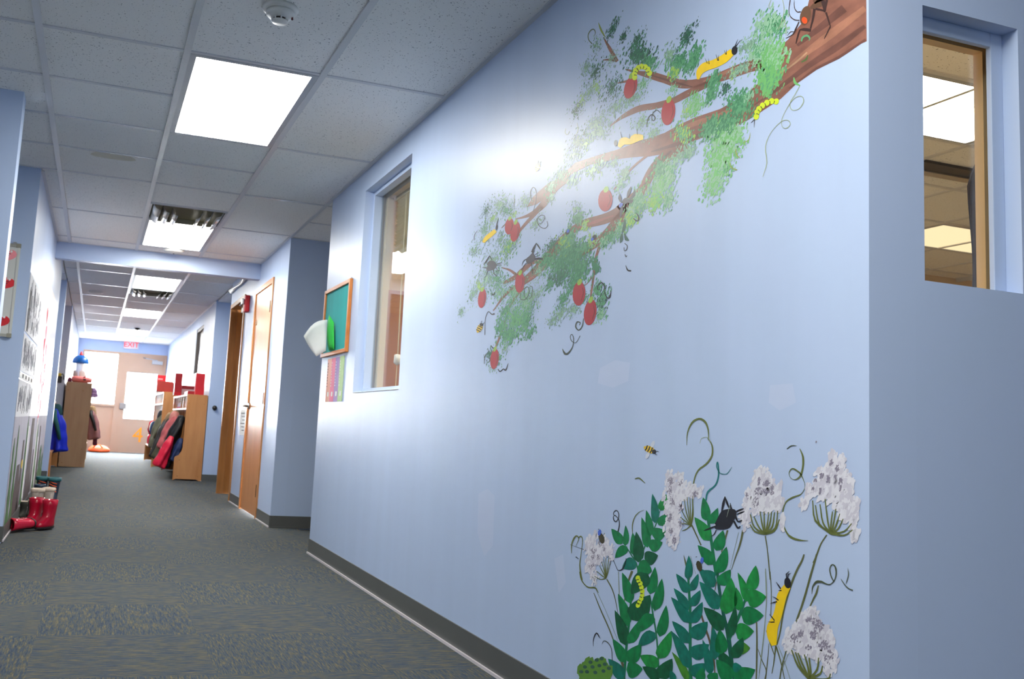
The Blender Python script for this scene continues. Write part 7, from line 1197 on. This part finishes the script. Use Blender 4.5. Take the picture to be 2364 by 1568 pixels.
# ---------------------------------------------------------------- boots along the left wall
def ring(cx, cy, z, hx, hy, n=18, p=2.4):
    out = []
    for k in range(n):
        a = 2 * math.pi * k / n
        c, s = math.cos(a), math.sin(a)
        out.append((cx + hx * math.copysign(abs(c) ** (2 / p), c), cy + hy * math.copysign(abs(s) ** (2 / p), s), z))
    return out
def boot(loc, rot, h, upper, sole, label, group, trim=None, laces=None, lining=None):
    t = thing('boot', loc, label, 'boot', group, rot)
    k = h / .2
    sec = [(.012, .040, .088, .036), (.03, .040, .090, .038), (.05, .032, .080, .037), (.068, .016, .063, .036), (.088, .004, .052, .037), (.12, .0, .050, .040), (.16, .0, .054, .044), (.2, .0, .058, .048)]
    rs = [ring(0, cy * k, z * k, wx * k, ly * k) for z, cy, ly, wx in sec]
    MB().rings(rs, 0, True, False).build('upper', upper, t, local=True, smooth=True, solid=.006 * k)
    s = MB().rings([ring(0, .040 * k, 0, .035 * k, .087 * k), ring(0, .040 * k, .006 * k, .039 * k, .092 * k), ring(0, .040 * k, .016 * k, .039 * k, .092 * k)])
    s.build('sole', sole, t, local=True)
    if trim:
        MB().rings([ring(0, 0, .185 * k, .050 * k, .060 * k), ring(0, 0, .19 * k, .056 * k, .066 * k), ring(0, 0, .215 * k, .054 * k, .064 * k), ring(0, 0, .218 * k, .040 * k, .050 * k), ring(0, 0, .19 * k, .036 * k, .046 * k)], 0, False, False).build('cuff', trim, t, local=True, smooth=True)
    if lining:
        MB().rings([ring(0, 0, .202 * k, .0465 * k, .0565 * k), ring(0, 0, .206 * k, .043 * k, .053 * k), ring(0, 0, .17 * k, .036 * k, .046 * k)], 0, False, False).build('lining', lining, t, local=True, smooth=True)
    if laces:
        for q in range(4):
            z = (.10 + .022 * q) * k; y = .056 * k
            MB().tube([(-.03 * k, y - .012, z), (0, y + .004, z + .008 * k), (.03 * k, y - .012, z + .02 * k)], .004, 6).build('lace', laces, t, local=True)
    return t
M_rain = mat('glossy_red_rubber', (186, 16, 50), .12, .04, 5)
M_rain2 = mat('glossy_pinkred_rubber', (206, 36, 66), .12, .04, 5)
M_rsole = mat('dark_sole', (34, 24, 28), .6)
PI = math.pi
G_b = 'boots lined up along the left wall'
boot((-1.708, 7.36, 0), (0, 0, PI * .80), .205, M_rain, M_rsole, 'right upright glossy red rain boot on the carpet', G_b)
boot((-1.806, 7.45, 0), (0, 0, PI * .84), .208, M_rain, M_rsole, 'left upright glossy red rain boot leaning beside its pair', G_b)
fallen = Matrix(((0, -.66, -.75), (0, .75, -.66), (1, 0, 0))).to_euler()
boot((-1.81, 7.245, .046), fallen, .19, M_rain2, M_rsole, 'fallen glossy red rain boot with its opening towards the camera', G_b)
M_olive = mat('dark_olive_suede', (38, 40, 32), .8, .1, 20)
M_fleece = mat('cream_fleece', (196, 182, 166), .95, .08, 30, .4, 120)
boot((-1.925, 8.0, 0), (0, 0, PI * .9), .128, M_olive, M_rsole, 'small dark olive boot with cream lining against the baseboard', G_b, lining=M_fleece)
boot((-1.875, 8.12, 0), (0, 0, PI * .95), .128, M_olive, M_rsole, 'second small dark olive boot, right of its pair', G_b, lining=M_fleece)
M_cream2 = mat('cream_suede', (196, 184, 172), .85, .06, 20)
boot((-1.845, 8.3, 0), (0, 0, PI * .9), .195, M_cream2, M_rsole, 'cream winter boot with a folded cuff behind the red boots', G_b, trim=M_fleece)
boot((-1.765, 8.42, 0), (0, 0, PI * .95), .195, M_cream2, M_rsole, 'second cream winter boot, nearer the corridor', G_b, trim=M_fleece)
M_navy = mat('navy_nylon', (18, 44, 66), .4, .1, 12)
M_lblue = mat('bright_blue_nylon', (10, 92, 160), .35, .1, 10)
M_orl = mat('orange_lace', (236, 96, 40), .6)
boot((-1.86, 8.9, 0), (0, 0, PI), .185, M_lblue, M_rsole, 'bright blue snow boot between the cream and navy boots', G_b, trim=M_navy)
boot((-1.755, 9.3, 0), (0, 0, PI * .95), .22, M_navy, M_rsole, 'navy snow boot with orange laces, nearest the corridor', G_b, laces=M_orl, trim=mat('teal_cuff', (16, 84, 92), .6))
boot((-1.865, 9.38, 0), (0, 0, PI * 1.02), .22, M_navy, M_rsole, 'navy snow boot with orange laces against the wall', G_b, laces=M_orl, trim=mat('teal_cuff', (16, 84, 92), .6))
# ---------------------------------------------------------------- coat lockers
def locker(name, y0, y1, xo, xw, ht, label, m, n=6):
    """open locker against the wall at xw; xo = outer x of the bench; end panels cut like the photo's"""
    t = thing(name, ((xo + xw) / 2, y0, 0), label, 'locker')
    s = 1 if xw > xo else -1
    xi = xo + s * .105
    prof = [(xo, 0), (xo + s * .04, .02), (xw - s * .07, .02), (xw - s * .03, 0), (xw, 0), (xw, ht - .015), (xw - s * .015, ht), (xi + s * .012, ht), (xi, ht - .012), (xi, .47), (xi - s * .015, .40), (xi - s * .05, .345), (xo + s * .01, .325), (xo, .31)]
    for y in (y0, y1 - .02): MB().prism(prof, 'y', y, y + .02).build('end_panel', m, t, bevel=.002)
    sl = (xi + s * .02, xw)
    for k in range(1, n):
        y = y0 + (y1 - y0) * k / n
        MB().box(min(sl), max(sl), y, y + .014, .33, ht - .02).build('divider', m, t)
    MB().box(min(xi, xw), max(xi, xw), y0 + .02, y1 - .02, ht - .022, ht - .004).build('top_board', m, t)
    MB().box(min(xi, xw), max(xi, xw), y0 + .02, y1 - .02, ht - .215, ht - .2).build('shelf', m, t)
    e0 = xi - s * .004
    for z in (ht - .023, ht - .216): MB().box(min(e0, xi), max(e0, xi), y0 + .02, y1 - .02, z, z + .02).build('edge_band', M_whiteedge, t)
    MB().box(min(xo, xw) + .012, max(xo, xw) - .012, y0 + .02, y1 - .02, .30, .32).build('bench', m, t)
    MB().box(min(xw - s * .012, xw), max(xw - s * .012, xw), y0 + .02, y1 - .02, .02, ht - .03).build('back_panel', m, t)
    for k in range(n):
        y = y0 + (y1 - y0) * (k + .5) / n
        MB().tube([(xw - s * .012, y, ht - .3), (xw - s * .06, y, ht - .31), (xw - s * .065, y, ht - .29)], .005, 6).build('coat_hook', M_dkmetal, t)
    for (xx, zz) in ((xi + s * .03, ht - .13), (xw - s * .04, ht - .13), (xo + s * .06, .06), (xw - s * .05, .06), (xo + s * .07, .28), (xw - s * .05, .28)):
        MB().lathe([(.008, 0), (.008, -.002), (0, -.002)], 10, (xx, y0, zz), axis='y').build('screw_cap', M_wooddk, t)
    return t
locker('coat_locker', 13.27, 15.6, -.358, .032, 1.197, 'open wooden coat locker with red boxes on top, against the right wall', M_ply)
locker('coat_locker', 16.4, 18.8, -.472, .032, 1.29, 'second wooden coat locker further along the right wall', M_ply)
t = locker('coat_locker', 15.5, 18.2, -1.53, XL + .03, 1.322, 'tan wooden coat locker with a plain end panel by the left wall', M_plyg)
for c in [o for o in t.children if o.name.startswith('end_panel')]:
    bpy.data.objects.remove(c)
for y in (15.5, 18.18): MB().box(XL + .03, -1.535, y, y + .02, 0, 1.322).build('end_panel', M_plyg, t, bevel=.003)
locker('coat_locker', 12.85, 15.3, XL + .02, -2.42, 1.0, 'low orange wood cubby set back in the left wall recess', M_ply)
# ---------------------------------------------------------------- coats and bags
def cloth(name, c, rough=.75):
    return mat(name, c, rough, .12, 9, .6, 22)
def coat(name, loc, rot, h, w, d, m, label, group, m2=None, sleeves=True, hood=None, cat='coat'):
    """hangs from its origin downwards; width along local x, depth along local y"""
    t = thing(name, loc, label, cat, group, rot)
    rnd = random.Random(sum(map(ord, label)))
    ph = [rnd.uniform(0, 6.28) for _ in range(4)]
    rs = []; n = 28
    for q in range(16):
        f = q / 15
        hw = w * (.22 + .28 * min(1, f * 5)) * (1 + .18 * f); hd = d * (.25 + .25 * min(1, f * 3)) * (1 + .35 * f)
        r_ = []
        for k in range(n):
            a = 2 * math.pi * k / n
            fold = 1 + .14 * (.3 + f) * math.sin(5 * a + 2.5 * f + ph[0]) + .08 * math.sin(3 * a + 7 * f + ph[1]) + .05 * math.sin(22 * f + ph[3])
            r_.append((hw * math.cos(a) * fold, hd * math.sin(a) * fold, -h * f + .012 * math.sin(3 * a + ph[2]) * f))
        rs.append(r_)
    MB().rings(rs).build('body', m, t, local=True, smooth=True, sub=1)
    if sleeves:
        for s in (-1, 1):
            MB().tube([(s * w * .34, 0, -h * .07), (s * w * .52, .01, -h * .2), (s * w * .60, -.02, -h * .45), (s * w * .60, -.04, -h * .72)], [w * .13, w * .15, w * .13, w * .09], 12).build('sleeve', m2 or m, t, local=True, smooth=True)
    if hood:
        MB().rings([ring(0, -d * .1, z, w * a, d * b, 14, 2) for z, a, b in ((.05, .12, .15), (.03, .24, .34), (-.04, .30, .42), (-.12, .26, .36), (-.15, .12, .2))]).build('hood', hood, t, local=True, smooth=True, sub=1)
    return t
GC = 'coats hanging in the right lockers'
c_pink = cloth('pink_puffer', (214, 110, 112)); c_red = cloth('hot_red_nylon', (226, 30, 66), .5); c_blk = cloth('black_nylon', (26, 28, 32), .6)
c_olv = cloth('olive_canvas', (92, 92, 70)); c_dkg = cloth('charcoal_fleece', (44, 46, 46)); c_fur = mat('tan_fur_trim', (176, 148, 112), .95, .2, 30, .8, 120)
c_nv = cloth('navy_nylon_cloth', (24, 46, 92), .6); c_sage = cloth('sage_canvas', (98, 100, 84))
Rz = PI / 2
coat('coat', (-.26, 13.66, .90), (-.30, 0, -Rz), .78, .24, .17, c_blk, 'black coat in the first bay beside the locker end panel', GC)
coat('snow_pants', (-.40, 13.44, .60), (-.34, 0, -Rz), .46, .15, .13, c_red, 'hot red snow pants hanging out of the first bay', GC, m2=c_blk, sleeves=False, cat='snow pants')
coat('coat', (-.32, 14.0, .90), (-.26, 0, -Rz), .54, .24, .18, c_pink, 'pink coat with a hood in the second locker bay', GC, hood=cloth('pink_lining', (226, 150, 140)))
coat('coat', (-.29, 14.40, .92), (-.26, 0, -Rz), .74, .24, .18, c_olv, 'olive coat in the third locker bay', GC, hood=c_fur)
coat('coat', (-.31, 14.95, .88), (-.27, 0, -Rz), .70, .24, .18, c_dkg, 'charcoal coat with fur trimmed hood in the far bays', GC, hood=c_fur)
coat('coat', (-.30, 15.4, .88), (-.24, 0, -Rz), .66, .24, .18, c_blk, 'black coat at the far end of the first locker', GC)
coat('snow_pants', (-.27, 13.42, .58), (-.22, 0, -Rz), .34, .13, .10, c_nv, 'dark blue snow pants tucked behind the locker end panel', GC, sleeves=False, cat='snow pants')
bp = thing('backpack', (-.42, 17.4, .32), 'navy and red backpack hanging at the second locker', 'backpack')
MB().rings([ring(-.40, 17.4, z, a, .12, 16, 3) for z, a in ((.30, .07), (.34, .09), (.55, .10), (.72, .09), (.78, .06))]).build('pack_body', c_nv, bp, smooth=True, sub=1)
MB().rings([ring(-.45, 17.36, z, a, .09, 14, 3) for z, a in ((.34, .06), (.38, .075), (.5, .075), (.54, .05))]).build('front_pocket', c_red, bp, smooth=True, sub=1)
MB().tube([(-.44, 17.34, .80), (-.50, 17.32, .74), (-.52, 17.32, .62), (-.48, 17.34, .52)], .014, 8).build('strap', c_red, bp, smooth=True)
coat('coat', (-.33, 16.75, .92), (-.16, 0, -Rz), .62, .22, .17, c_sage, 'sage green coat at the near end of the second locker', GC, hood=c_blk)
h = thing('knit_hat', (-.19, 14.62, .998), 'white and pink knit hat on the locker shelf edge', 'hat')
MB().rings([ring(-.19, 14.62, z, a, a * 1.1, 16, 2) for z, a in ((.999, .070), (1.014, .078), (1.06, .07), (1.09, .045), (1.10, .01))]).build('crown', mat('pale_knit', (226, 214, 214), .9, .06, 30), h, smooth=True)
MB().rings([ring(-.19, 14.62, z, a, a * 1.1, 16, 2) for z, a in ((.998, .08), (1.004, .085), (1.022, .084), (1.026, .075))]).build('brim', mat('rose_knit', (206, 90, 104), .9), h, smooth=True)
# left side coats
coat('coat', (-1.99, 13.75, .90), (-.16, 0, Rz), .62, .24, .20, cloth('royal_blue_puffer', (8, 40, 190), .5), 'royal blue puffer coat with teal sleeves in the left recess', 'coats on the left side', m2=cloth('teal_plaid', (16, 82, 84)), hood=cloth('dark_teal', (20, 66, 72)))
coat('coat', (-2.06, 14.5, .88), (-.18, 0, Rz), .6, .22, .2, cloth('teal_coat', (20, 92, 100)), 'teal coat behind the royal blue coat in the left recess', 'coats on the left side')
coat('coat', (-1.52, 16.0, .92), (-.18, 0, Rz), .50, .20, .16, cloth('mauve_coat', (152, 104, 104)), 'mauve and black coat hanging past the tan locker', 'coats on the left side', m2=c_blk, hood=c_fur)
coat('scarf', (-1.43, 16.04, .75), (-.05, 0, Rz), .42, .05, .05, cloth('plum_wool', (110, 34, 66)), 'plum scarf hanging below the mauve coat', 'coats on the left side', sleeves=False, cat='scarf')
coat('hat', (-1.51, 16.2, 1.27), (-.1, 0, Rz), .16, .10, .10, cloth('violet_wool', (112, 84, 122)), 'violet cap hanging at the edge of the tan locker top', 'coats on the left side', sleeves=False, cat='hat')
# orange bag on the floor by the exit door
o = thing('floor_bag', (-1.3, 21.7, 0), 'bright orange fabric bag slumped on the floor by the exit', 'bag')
rs = []
for z, a, b in ((0.002, .20, .14), (.03, .25, .18), (.08, .23, .16), (.13, .16, .11), (.16, .07, .05)):
    g = ring(-1.3, 21.7, z, a, b, 20, 2); rs.append([(x + .02 * math.sin(7 * i), y, zz + .012 * math.sin(5 * i) * (z > .02)) for i, (x, y, zz) in enumerate(g)])
MB().rings(rs).build('fabric', cloth('orange_nylon', (255, 92, 30), .55), o, smooth=True, sub=1)
MB().tube([(-1.42, 21.6, .1), (-1.36, 21.55, .17), (-1.28, 21.56, .17), (-1.22, 21.6, .1)], .012, 8).build('handle', cloth('orange_nylon', (255, 92, 30), .55), o, smooth=True)
# things on the tan locker
o = thing('handbag', (-1.72, 15.62, 1.322), 'coral pink soft bag lying on the tan locker', 'bag')
rs = []
for x, a, b in ((-1.86, .03, .03), (-1.84, .05, .09), (-1.74, .055, .10), (-1.62, .05, .10), (-1.56, .045, .09), (-1.545, .02, .04)):
    rs.append([(x, 15.64 + b * math.cos(2 * PI * k / 14), 1.322 + .05 + a * .95 * math.sin(2 * PI * k / 14)) for k in range(14)])
MB().rings(rs).build('bag_body', cloth('coral_fabric', (240, 132, 128), .6), o, smooth=True)
MB().tube([(-1.68, 15.56, 1.40), (-1.63, 15.55, 1.44), (-1.60, 15.55, 1.48), (-1.585, 15.6, 1.43)], .008, 8).build('strap', cloth('coral_fabric', (240, 132, 128), .6), o, smooth=True)
box('dark_clasp', (-1.68, -1.64), (15.53, 15.545), (1.36, 1.38), M_black, o)
o = thing('cloth_bundle', (-1.89, 15.62, 1.322), 'plum cloth bundle beside the coral bag on the tan locker', 'cloth')
MB().rings([ring(-1.885, 15.64, z, a, a * 1.1, 14, 2) for z, a in ((1.322, .03), (1.335, .034), (1.37, .03), (1.395, .015))]).build('fabric', cloth('plum_wool', (110, 34, 66)), o, smooth=True)
M_milky = bpy.data.materials.new('milky_plastic'); M_milky.use_nodes = True
_nt = M_milky.node_tree; _b = _nt.nodes['Principled BSDF']; _b.inputs['Base Color'].default_value = (.85, .88, .9, 1); _b.inputs['Alpha'].default_value = .38; _b.inputs['Roughness'].default_value = .2
o = thing('toy_jar', (-1.752, 15.88, 1.322), 'clear jar of wooden pegs with a blue domed lid and red tip', 'jar')
MB().lathe([(.118, 1.322), (.12, 1.33), (.12, 1.645)], 24, (-1.752, 15.88, 0)).build('jar_wall', M_milky, o, smooth=True)
MB().lathe([(.128, 1.64), (.132, 1.655), (.122, 1.71), (.085, 1.755), (.02, 1.776), (0, 1.777)], 24, (-1.752, 15.88, 0)).build('lid', mat('blue_plastic', (24, 104, 190), .35), o, smooth=True)
MB().lathe([(.03, 1.765), (.026, 1.79), (.012, 1.83), (0, 1.836)], 14, (-1.752, 15.88, 0)).build('tip', mat('coral_red_plastic', (236, 70, 76), .4), o, smooth=True)
for k in range(9):
    a = k * 2 * PI / 9
    x, y = -1.752 + .085 * math.cos(a), 15.88 + .085 * math.sin(a)
    MB().tube([(x, y, 1.33), (x, y, 1.50 + .012 * (k % 3))], .018, 8).build('peg', M_ply, o)
o = thing('wall_device', (-2.03, 15.64, 1.31), 'small black and yellow device mounted on the recessed left wall', 'wall device')
box('case', (-2.075, -2.0), (15.59, 15.649), (1.30, 1.40), M_dkmetal, o, bevel=.008)
box('yellow_top', (-2.065, -2.015), (15.595, 15.64), (1.40, 1.45), mat('yellow_plastic', (196, 168, 60), .5), o, bevel=.01)
MB().tube([(-2.02, 15.61, 1.43), (-1.99, 15.60, 1.44), (-1.975, 15.6, 1.40), (-1.972, 15.6, 1.35)], .008, 8).build('hose', M_black, o, smooth=True)
# red boxes on the right lockers
def card(name, x, y, z, label, m=None, notch=False, side=M_pink_and_lit):
    t = thing(name, ((x[0] + x[1]) / 2, (y[0] + y[1]) / 2, z[0]), label, 'box', 'red cardboard boxes on the right lockers')
    box('box_body', x, y, z, m or M_red, t, bevel=.003)
    box('pale_lit_side', (x[0] - .003, x[0] - .0003), (y[0] + .004, y[1] - .004), (z[0] + .004, z[1] - .004), side, t)  # side towards the corridor, painted pale as if light falls on it
    return t
card('cardboard_box', (-.137, -.012), (13.42, 13.55), (1.197, 1.505), 'tall upright red box nearest the locker end panel')
card('cardboard_box', (-.335, -.23), (14.55, 14.66), (1.25, 1.535), 'second upright red box further back on the locker')
card('cardboard_box', (-.235, -.14), (13.45, 13.95), (1.197, 1.245), 'flat dark red box lying along the locker edge', mat('dark_red_card', (160, 16, 30), .5))
card('cardboard_box', (-.20, -.02), (14.1, 14.25), (1.197, 1.25), 'low red block behind the tall upright box')
card('cardboard_box', (-.22, -.03), (14.62, 14.70), (1.305, 1.36), 'red bar bridging two boxes on the locker', mat('dark_red_card', (160, 16, 30), .5))
card('cardboard_box', (-.225, -.03), (14.60, 14.74), (1.197, 1.304), 'pink wrapped carton under the red bar', mat('pale_pink_card', (226, 190, 190), .5))
card('cardboard_box', (-.34, -.235), (14.52, 14.72), (1.197, 1.249), 'short red and white roll at the locker edge', mat('bright_red_card', (228, 26, 40), .45), side=M_paper)
t = thing('cardboard_mailbox', (-.36, 16.5, 1.29), 'brick red open cardboard mailbox on the second locker', 'box', 'red cardboard boxes on the right lockers')
box('box_body', (-.49, -.22), (16.42, 16.70), (1.29, 1.47), mat('brick_red_card', (166, 46, 36), .6, .08, 6), t, bevel=.003)
box('back_flap', (-.488, -.34), (16.60, 16.61), (1.47, 1.575), M_red, t)
box('pale_label', (-.47, -.39), (16.594, 16.599), (1.495, 1.52), M_pink_and_lit, t)
card('cardboard_box', (-.215, -.09), (16.44, 16.62), (1.29, 1.46), 'pale pink box beside the mailbox on the second locker', M_pink_and_lit)
# ---------------------------------------------------------------- blind, curtain and cupboard in the classroom
M_slat = mat('cream_slat', (206, 200, 172), .5)
t = thing('venetian_blind', (.19, 4.95, 1.9), 'half raised cream venetian blind behind the window beside the mural', 'blind')
box('headrail', (.175, .215), (4.55, 5.34), (2.26, 2.30), M_slat, t)
sl = None
for k in range(17):
    z = 2.25 - k * .021
    if sl is None:
        sl = MB().add([(-.011, -.39, .007), (.011, -.39, -.007), (.011, .39, -.007), (-.011, .39, .007), (-.011, -.39, .008), (.011, -.39, -.006), (.011, .39, -.006), (-.011, .39, .008)], [(0, 3, 2, 1), (4, 5, 6, 7), (0, 1, 5, 4), (1, 2, 6, 5), (2, 3, 7, 6), (3, 0, 4, 7)]).build('slat', M_slat, t, local=True)
        sl.location = Vector((.195, 4.945, z)) - org(t)
    else:
        copy_to(sl, 'slat', Vector((.195, 4.945, z)) - org(t), t)
box('bottom_rail', (.183, .207), (4.555, 5.335), (1.885, 1.90), M_slat, t)
MB().tube([(.18, 5.12, 2.26), (.178, 5.125, 1.6), (.18, 5.12, 1.29)], .0025, 6).build('pull_cord', M_slat, t)
MB().tube([(.18, 5.14, 2.26), (.182, 5.125, 1.5), (.18, 5.12, 1.29), (.18, 5.125, 1.09)], .0025, 6).build('pull_cord', M_slat, t)
MB().lathe([(.006, 1.30), (.02, 1.295), (.022, 1.25), (.006, 1.235)], 12, (.18, 5.122, 0)).build('cord_tassel', M_white, t, smooth=True)
t = thing('curtain', (.53, 1.66, 1.1), 'dark grey curtain edge behind the small corner window', 'curtain')
rs = []
for q in range(13):
    z = 1.16 + .036 * q
    lean = .008 * math.sin((z - 1.2) * 14) + (.03 * max(0, z - 1.53) / .06)
    rs.append([(.486 + lean + .012 * k, 1.655 + .010 * math.sin(k * 1.7 + z * 3), z) for k in range(8)])
n = 8
MB().add([p for r_ in rs for p in r_], [(i * n + k, i * n + k + 1, (i + 1) * n + k + 1, (i + 1) * n + k) for i in range(12) for k in range(n - 1)]).build('fabric', mat('charcoal_curtain', (66, 66, 78), .8, .1, 20), t, smooth=True, solid=.003)
t = thing('classroom_cupboard', (.55, 6.0, 0), 'tall brown cupboard seen dimly through the window beside the mural', 'cupboard')
M_cup = mat('cupboard_oak', (176, 122, 74), .45, 0, 2, stretch=(5, 5, .7), rgb2=(160, 106, 60))
box('carcass', (.14, 1.1), (5.80, 6.14), (0, 1.78), M_cup, t)
for x in (.15, .625): box('cupboard_door', (x, x + .465), (5.782, 5.80), (.06, 1.74), M_cup, t)
for x in (.59, .65): MB().tube([(x, 5.77, .95), (x, 5.762, .98), (x, 5.762, 1.08), (x, 5.77, 1.11)], .006, 6).build('pull', M_steel, t)
# ---------------------------------------------------------------- the painted mural
PAINT = {'bark': (150, 100, 84), 'barklight': (176, 122, 98), 'barkdark': (118, 78, 68), 'barkpale': (206, 164, 130), 'barkpink': (176, 108, 96),
 'green_dark': (52, 92, 80), 'green_deep': (60, 128, 90), 'green_grey': (118, 154, 134), 'green_pale': (148, 190, 158), 'green_mid': (92, 158, 112), 'green_lime': (156, 198, 84), 'green_fresh': (112, 182, 106),
 'apple': (170, 36, 46), 'appledark': (118, 26, 36), 'green_limep': (150, 186, 70), 'yellow': (240, 202, 20), 'ink': (28, 28, 36), 'inkgrey': (72, 70, 78), 'limey': (206, 226, 40), 'spiderbrown': (104, 76, 58),
 'orange': (226, 84, 36), 'spiderink': (66, 46, 44), 'bluebug': (70, 104, 206), 'beeyellow': (226, 188, 50), 'white_thin': (206, 212, 226), 'olive': (100, 110, 52), 'olivelime': (142, 158, 66), 'olivepale': (158, 172, 140),
 'green_moss': (84, 110, 60), 'inkolive': (66, 74, 62), 'stembrown': (92, 80, 58), 'green_stem': (18, 112, 74), 'green_stemdark': (12, 86, 70), 'stalk': (92, 98, 60), 'stalkpale': (132, 146, 130), 'tealstroke': (28, 118, 118), 'oliveink': (70, 80, 54),
 'leaf_green': (8, 136, 74), 'leaf_dark': (6, 98, 60), 'leaf_teal': (8, 124, 106), 'leaf_fresh': (24, 152, 68), 'leaf_lime': (74, 148, 44), 'white_paint': (222, 222, 230), 'beetle': (62, 58, 34), 'white_warm': (204, 202, 214), 'lilac_grey': (138, 132, 150), 'artichoke': (92, 142, 54)}
def paint(n):
    if n.startswith('leaf'):
        c = PAINT[n]
        return mat('paint_' + n, c, .36, 0, 55, rgb2=tuple(max(0, int(v * .74)) for v in c))
    if n.startswith('bark'):
        c = PAINT[n]
        return mat('paint_' + n, c, .36, 0, 9, rgb2=tuple(int(v * .8) for v in c), stretch=(1, 2.2, 4))
    return mat('paint_' + n, PAINT[n], .36, .05, 40)
mt = thing('painted_tree_mural', (0, 2.6, 1.3), 'painted apple tree branch with leaves, apples and insects across the blue wall', 'mural')
mf = thing('painted_flower_mural', (0, 2.0, .5), 'painted white flowers, green leaves and insects low on the blue wall', 'mural')
last = {}
SUBS = {'apple_shade': 'apple', 'apple_leaf': 'apple', 'caterpillar_head': 'caterpillar', 'bristle': 'caterpillar', 'segment_line': 'caterpillar', 'spider_abdomen': 'spider_body', 'spider_spot': 'spider_body', 'spider_leg': 'spider_body', 'cricket_leg': 'cricket_body', 'cricket_wing_line': 'cricket_body', 'cricket_eye': 'cricket_body', 'fly_wing': 'fly_body', 'fly_leg': 'fly_body', 'bee_stripe': 'bee_body', 'bee_head': 'bee_body', 'bee_feeler': 'bee_body', 'bee_wing': 'bee_body', 'beetle_wing': 'beetle_body', 'beetle_leg': 'beetle_body', 'bark_streak': 'trunk', 'green_scale': 'green_head', 'green_scale_tip': 'green_head'}
prev = ''
rd = random.Random(3)
for idx, row in enumerate(MURAL.split('|')):
    hd, ms, ds = row.split('/')
    g, ni, layer, kind = map(int, hd.split(','))
    name = MURAL_NAMES[ni]
    mats = [paint(MURAL_PAINTS[int(i)]) for i in ms.split(',')]
    dv = [float(v) for v in ds.split(',')]
    par = (mt, mf)[g]
    x = -.0003 - .00009 * layer - 1e-7 * idx
    if name == 'caterpillar_segment':
        if prev not in ('caterpillar_segment',):
            e = bpy.data.objects.new('caterpillar', None); e.empty_display_size = .02; COL.objects.link(e); e.parent = par
            last['caterpillar'] = e
        host = last['caterpillar']
    elif name in ('blossom', 'blossom_shade', 'flower_rib'):
        if prev not in ('blossom', 'blossom_shade', 'flower_rib') or (name == 'blossom' and prev == 'flower_rib'):
            e = bpy.data.objects.new('flower_head', None); e.empty_display_size = .02; COL.objects.link(e); e.parent = par
            last['flower_head'] = e
        host = last['flower_head']
    elif name in SUBS and SUBS[name] in last:
        host = last[SUBS[name]]
    else:
        host = par
    b = MB()
    if kind < 2:
        pts = [[dv[0], dv[1]]]
        for i in range(2, len(dv), 2): pts.append([pts[-1][0] + dv[i], pts[-1][1] + dv[i + 1]])
        P = [(x, p[0] / 2000, p[1] / 2000) for p in pts]
        if kind == 0: b.add(P, [(2 * i, 2 * i + 1, 2 * i + 3, 2 * i + 2) for i in range(len(P) // 2 - 1)])
        else: b.add(P, [tuple(range(len(P)))])
    else:
        cy, cz, uy, uz, vy, vz, cnt, size = dv
        for q in range(int(cnt * (2.6 if name == 'blossom' else 1.8 if name == 'foliage' else 1.0))):
            # denser towards the middle, ragged outline
            r_ = min(1.35, abs(rd.gauss(0, .62))) if name == 'foliage' else min(1.2, abs(rd.gauss(0, .58))) if name == 'blossom' else math.sqrt(rd.random()) * rd.uniform(.75, 1.1); a = rd.uniform(0, 6.283)
            s_, t_ = r_ * math.cos(a), r_ * math.sin(a)
            py, pz = (cy + s_ * uy + t_ * vy) / 2000, (cz + s_ * uz + t_ * vz) / 2000
            if py < YN + .012: continue
            sc = size * rd.uniform(.3, 1.0) / 1000 * (.54 if name == 'foliage' else .55 if name == 'blossom' else .6 if name == 'blossom_shade' else 1)
            an = rd.uniform(.6, 1.5); el = rd.uniform(1.1, 2.4)
            n_ = 6; vs = []
            for k in range(n_):
                w_ = 2 * PI * k / n_
                rr = sc * rd.uniform(.6, 1.15)
                e1, e2 = rr * el * math.cos(w_), rr * math.sin(w_)
                # strokes lean up towards the corner; farther dabs are broader along the wall
                vs.append((x - 1e-7 * (q % 197), py - (e1 * math.cos(an) - e2 * math.sin(an)) * (1 + .12 * max(0, py - 1.5)), pz + e1 * math.sin(an) + e2 * math.cos(an)))
            b.add(vs, [tuple(range(n_))], 0 if rd.random() < .6 or len(mats) == 1 else 1)
    if b.v:
        o = b.build(name, mats, host)
        if kind == 2: o['kind'] = 'stuff'
        last[name] = o
    prev = name
# lighter touched-up paint patches on the mural wall
M_patch = mat('touch_up_paint', (188, 202, 230), .39, .02, 3)
for p in ([(2.516, 1.084), (2.429, 1.104), (2.346, 1.092), (2.354, 1.039), (2.437, 1.022), (2.526, 1.038)], [(3.411, 0.63), (3.329, 0.656), (3.257, 0.634), (3.252, 0.451), (3.328, 0.4), (3.405, 0.48)], [(1.755, 1.01), (1.683, 1.012), (1.671, 0.969), (1.723, 0.952), (1.759, 0.97)], [(2.763, 0.474), (2.706, 0.496), (2.682, 0.412), (2.725, 0.371)]):
    MB().add([(-.0002, a, b) for a, b in p], [tuple(range(len(p)))]).build('touch_up_patch', M_patch, W_right)
# water stain on the ceiling tile beside the second row of panels
sp = []
for k in range(18):
    a = 2 * PI * k / 18
    sp.append((-1.50 + .13 * math.cos(a) * (1 + .15 * math.sin(3 * a)), 5.93 + .10 * math.sin(a) * (1 + .2 * math.cos(2 * a)), H + .0037))
MB().add(sp, [tuple(range(18))]).build('water_stain', mat('stained_tile', (218, 214, 200), .9, .06, 12), ceil)
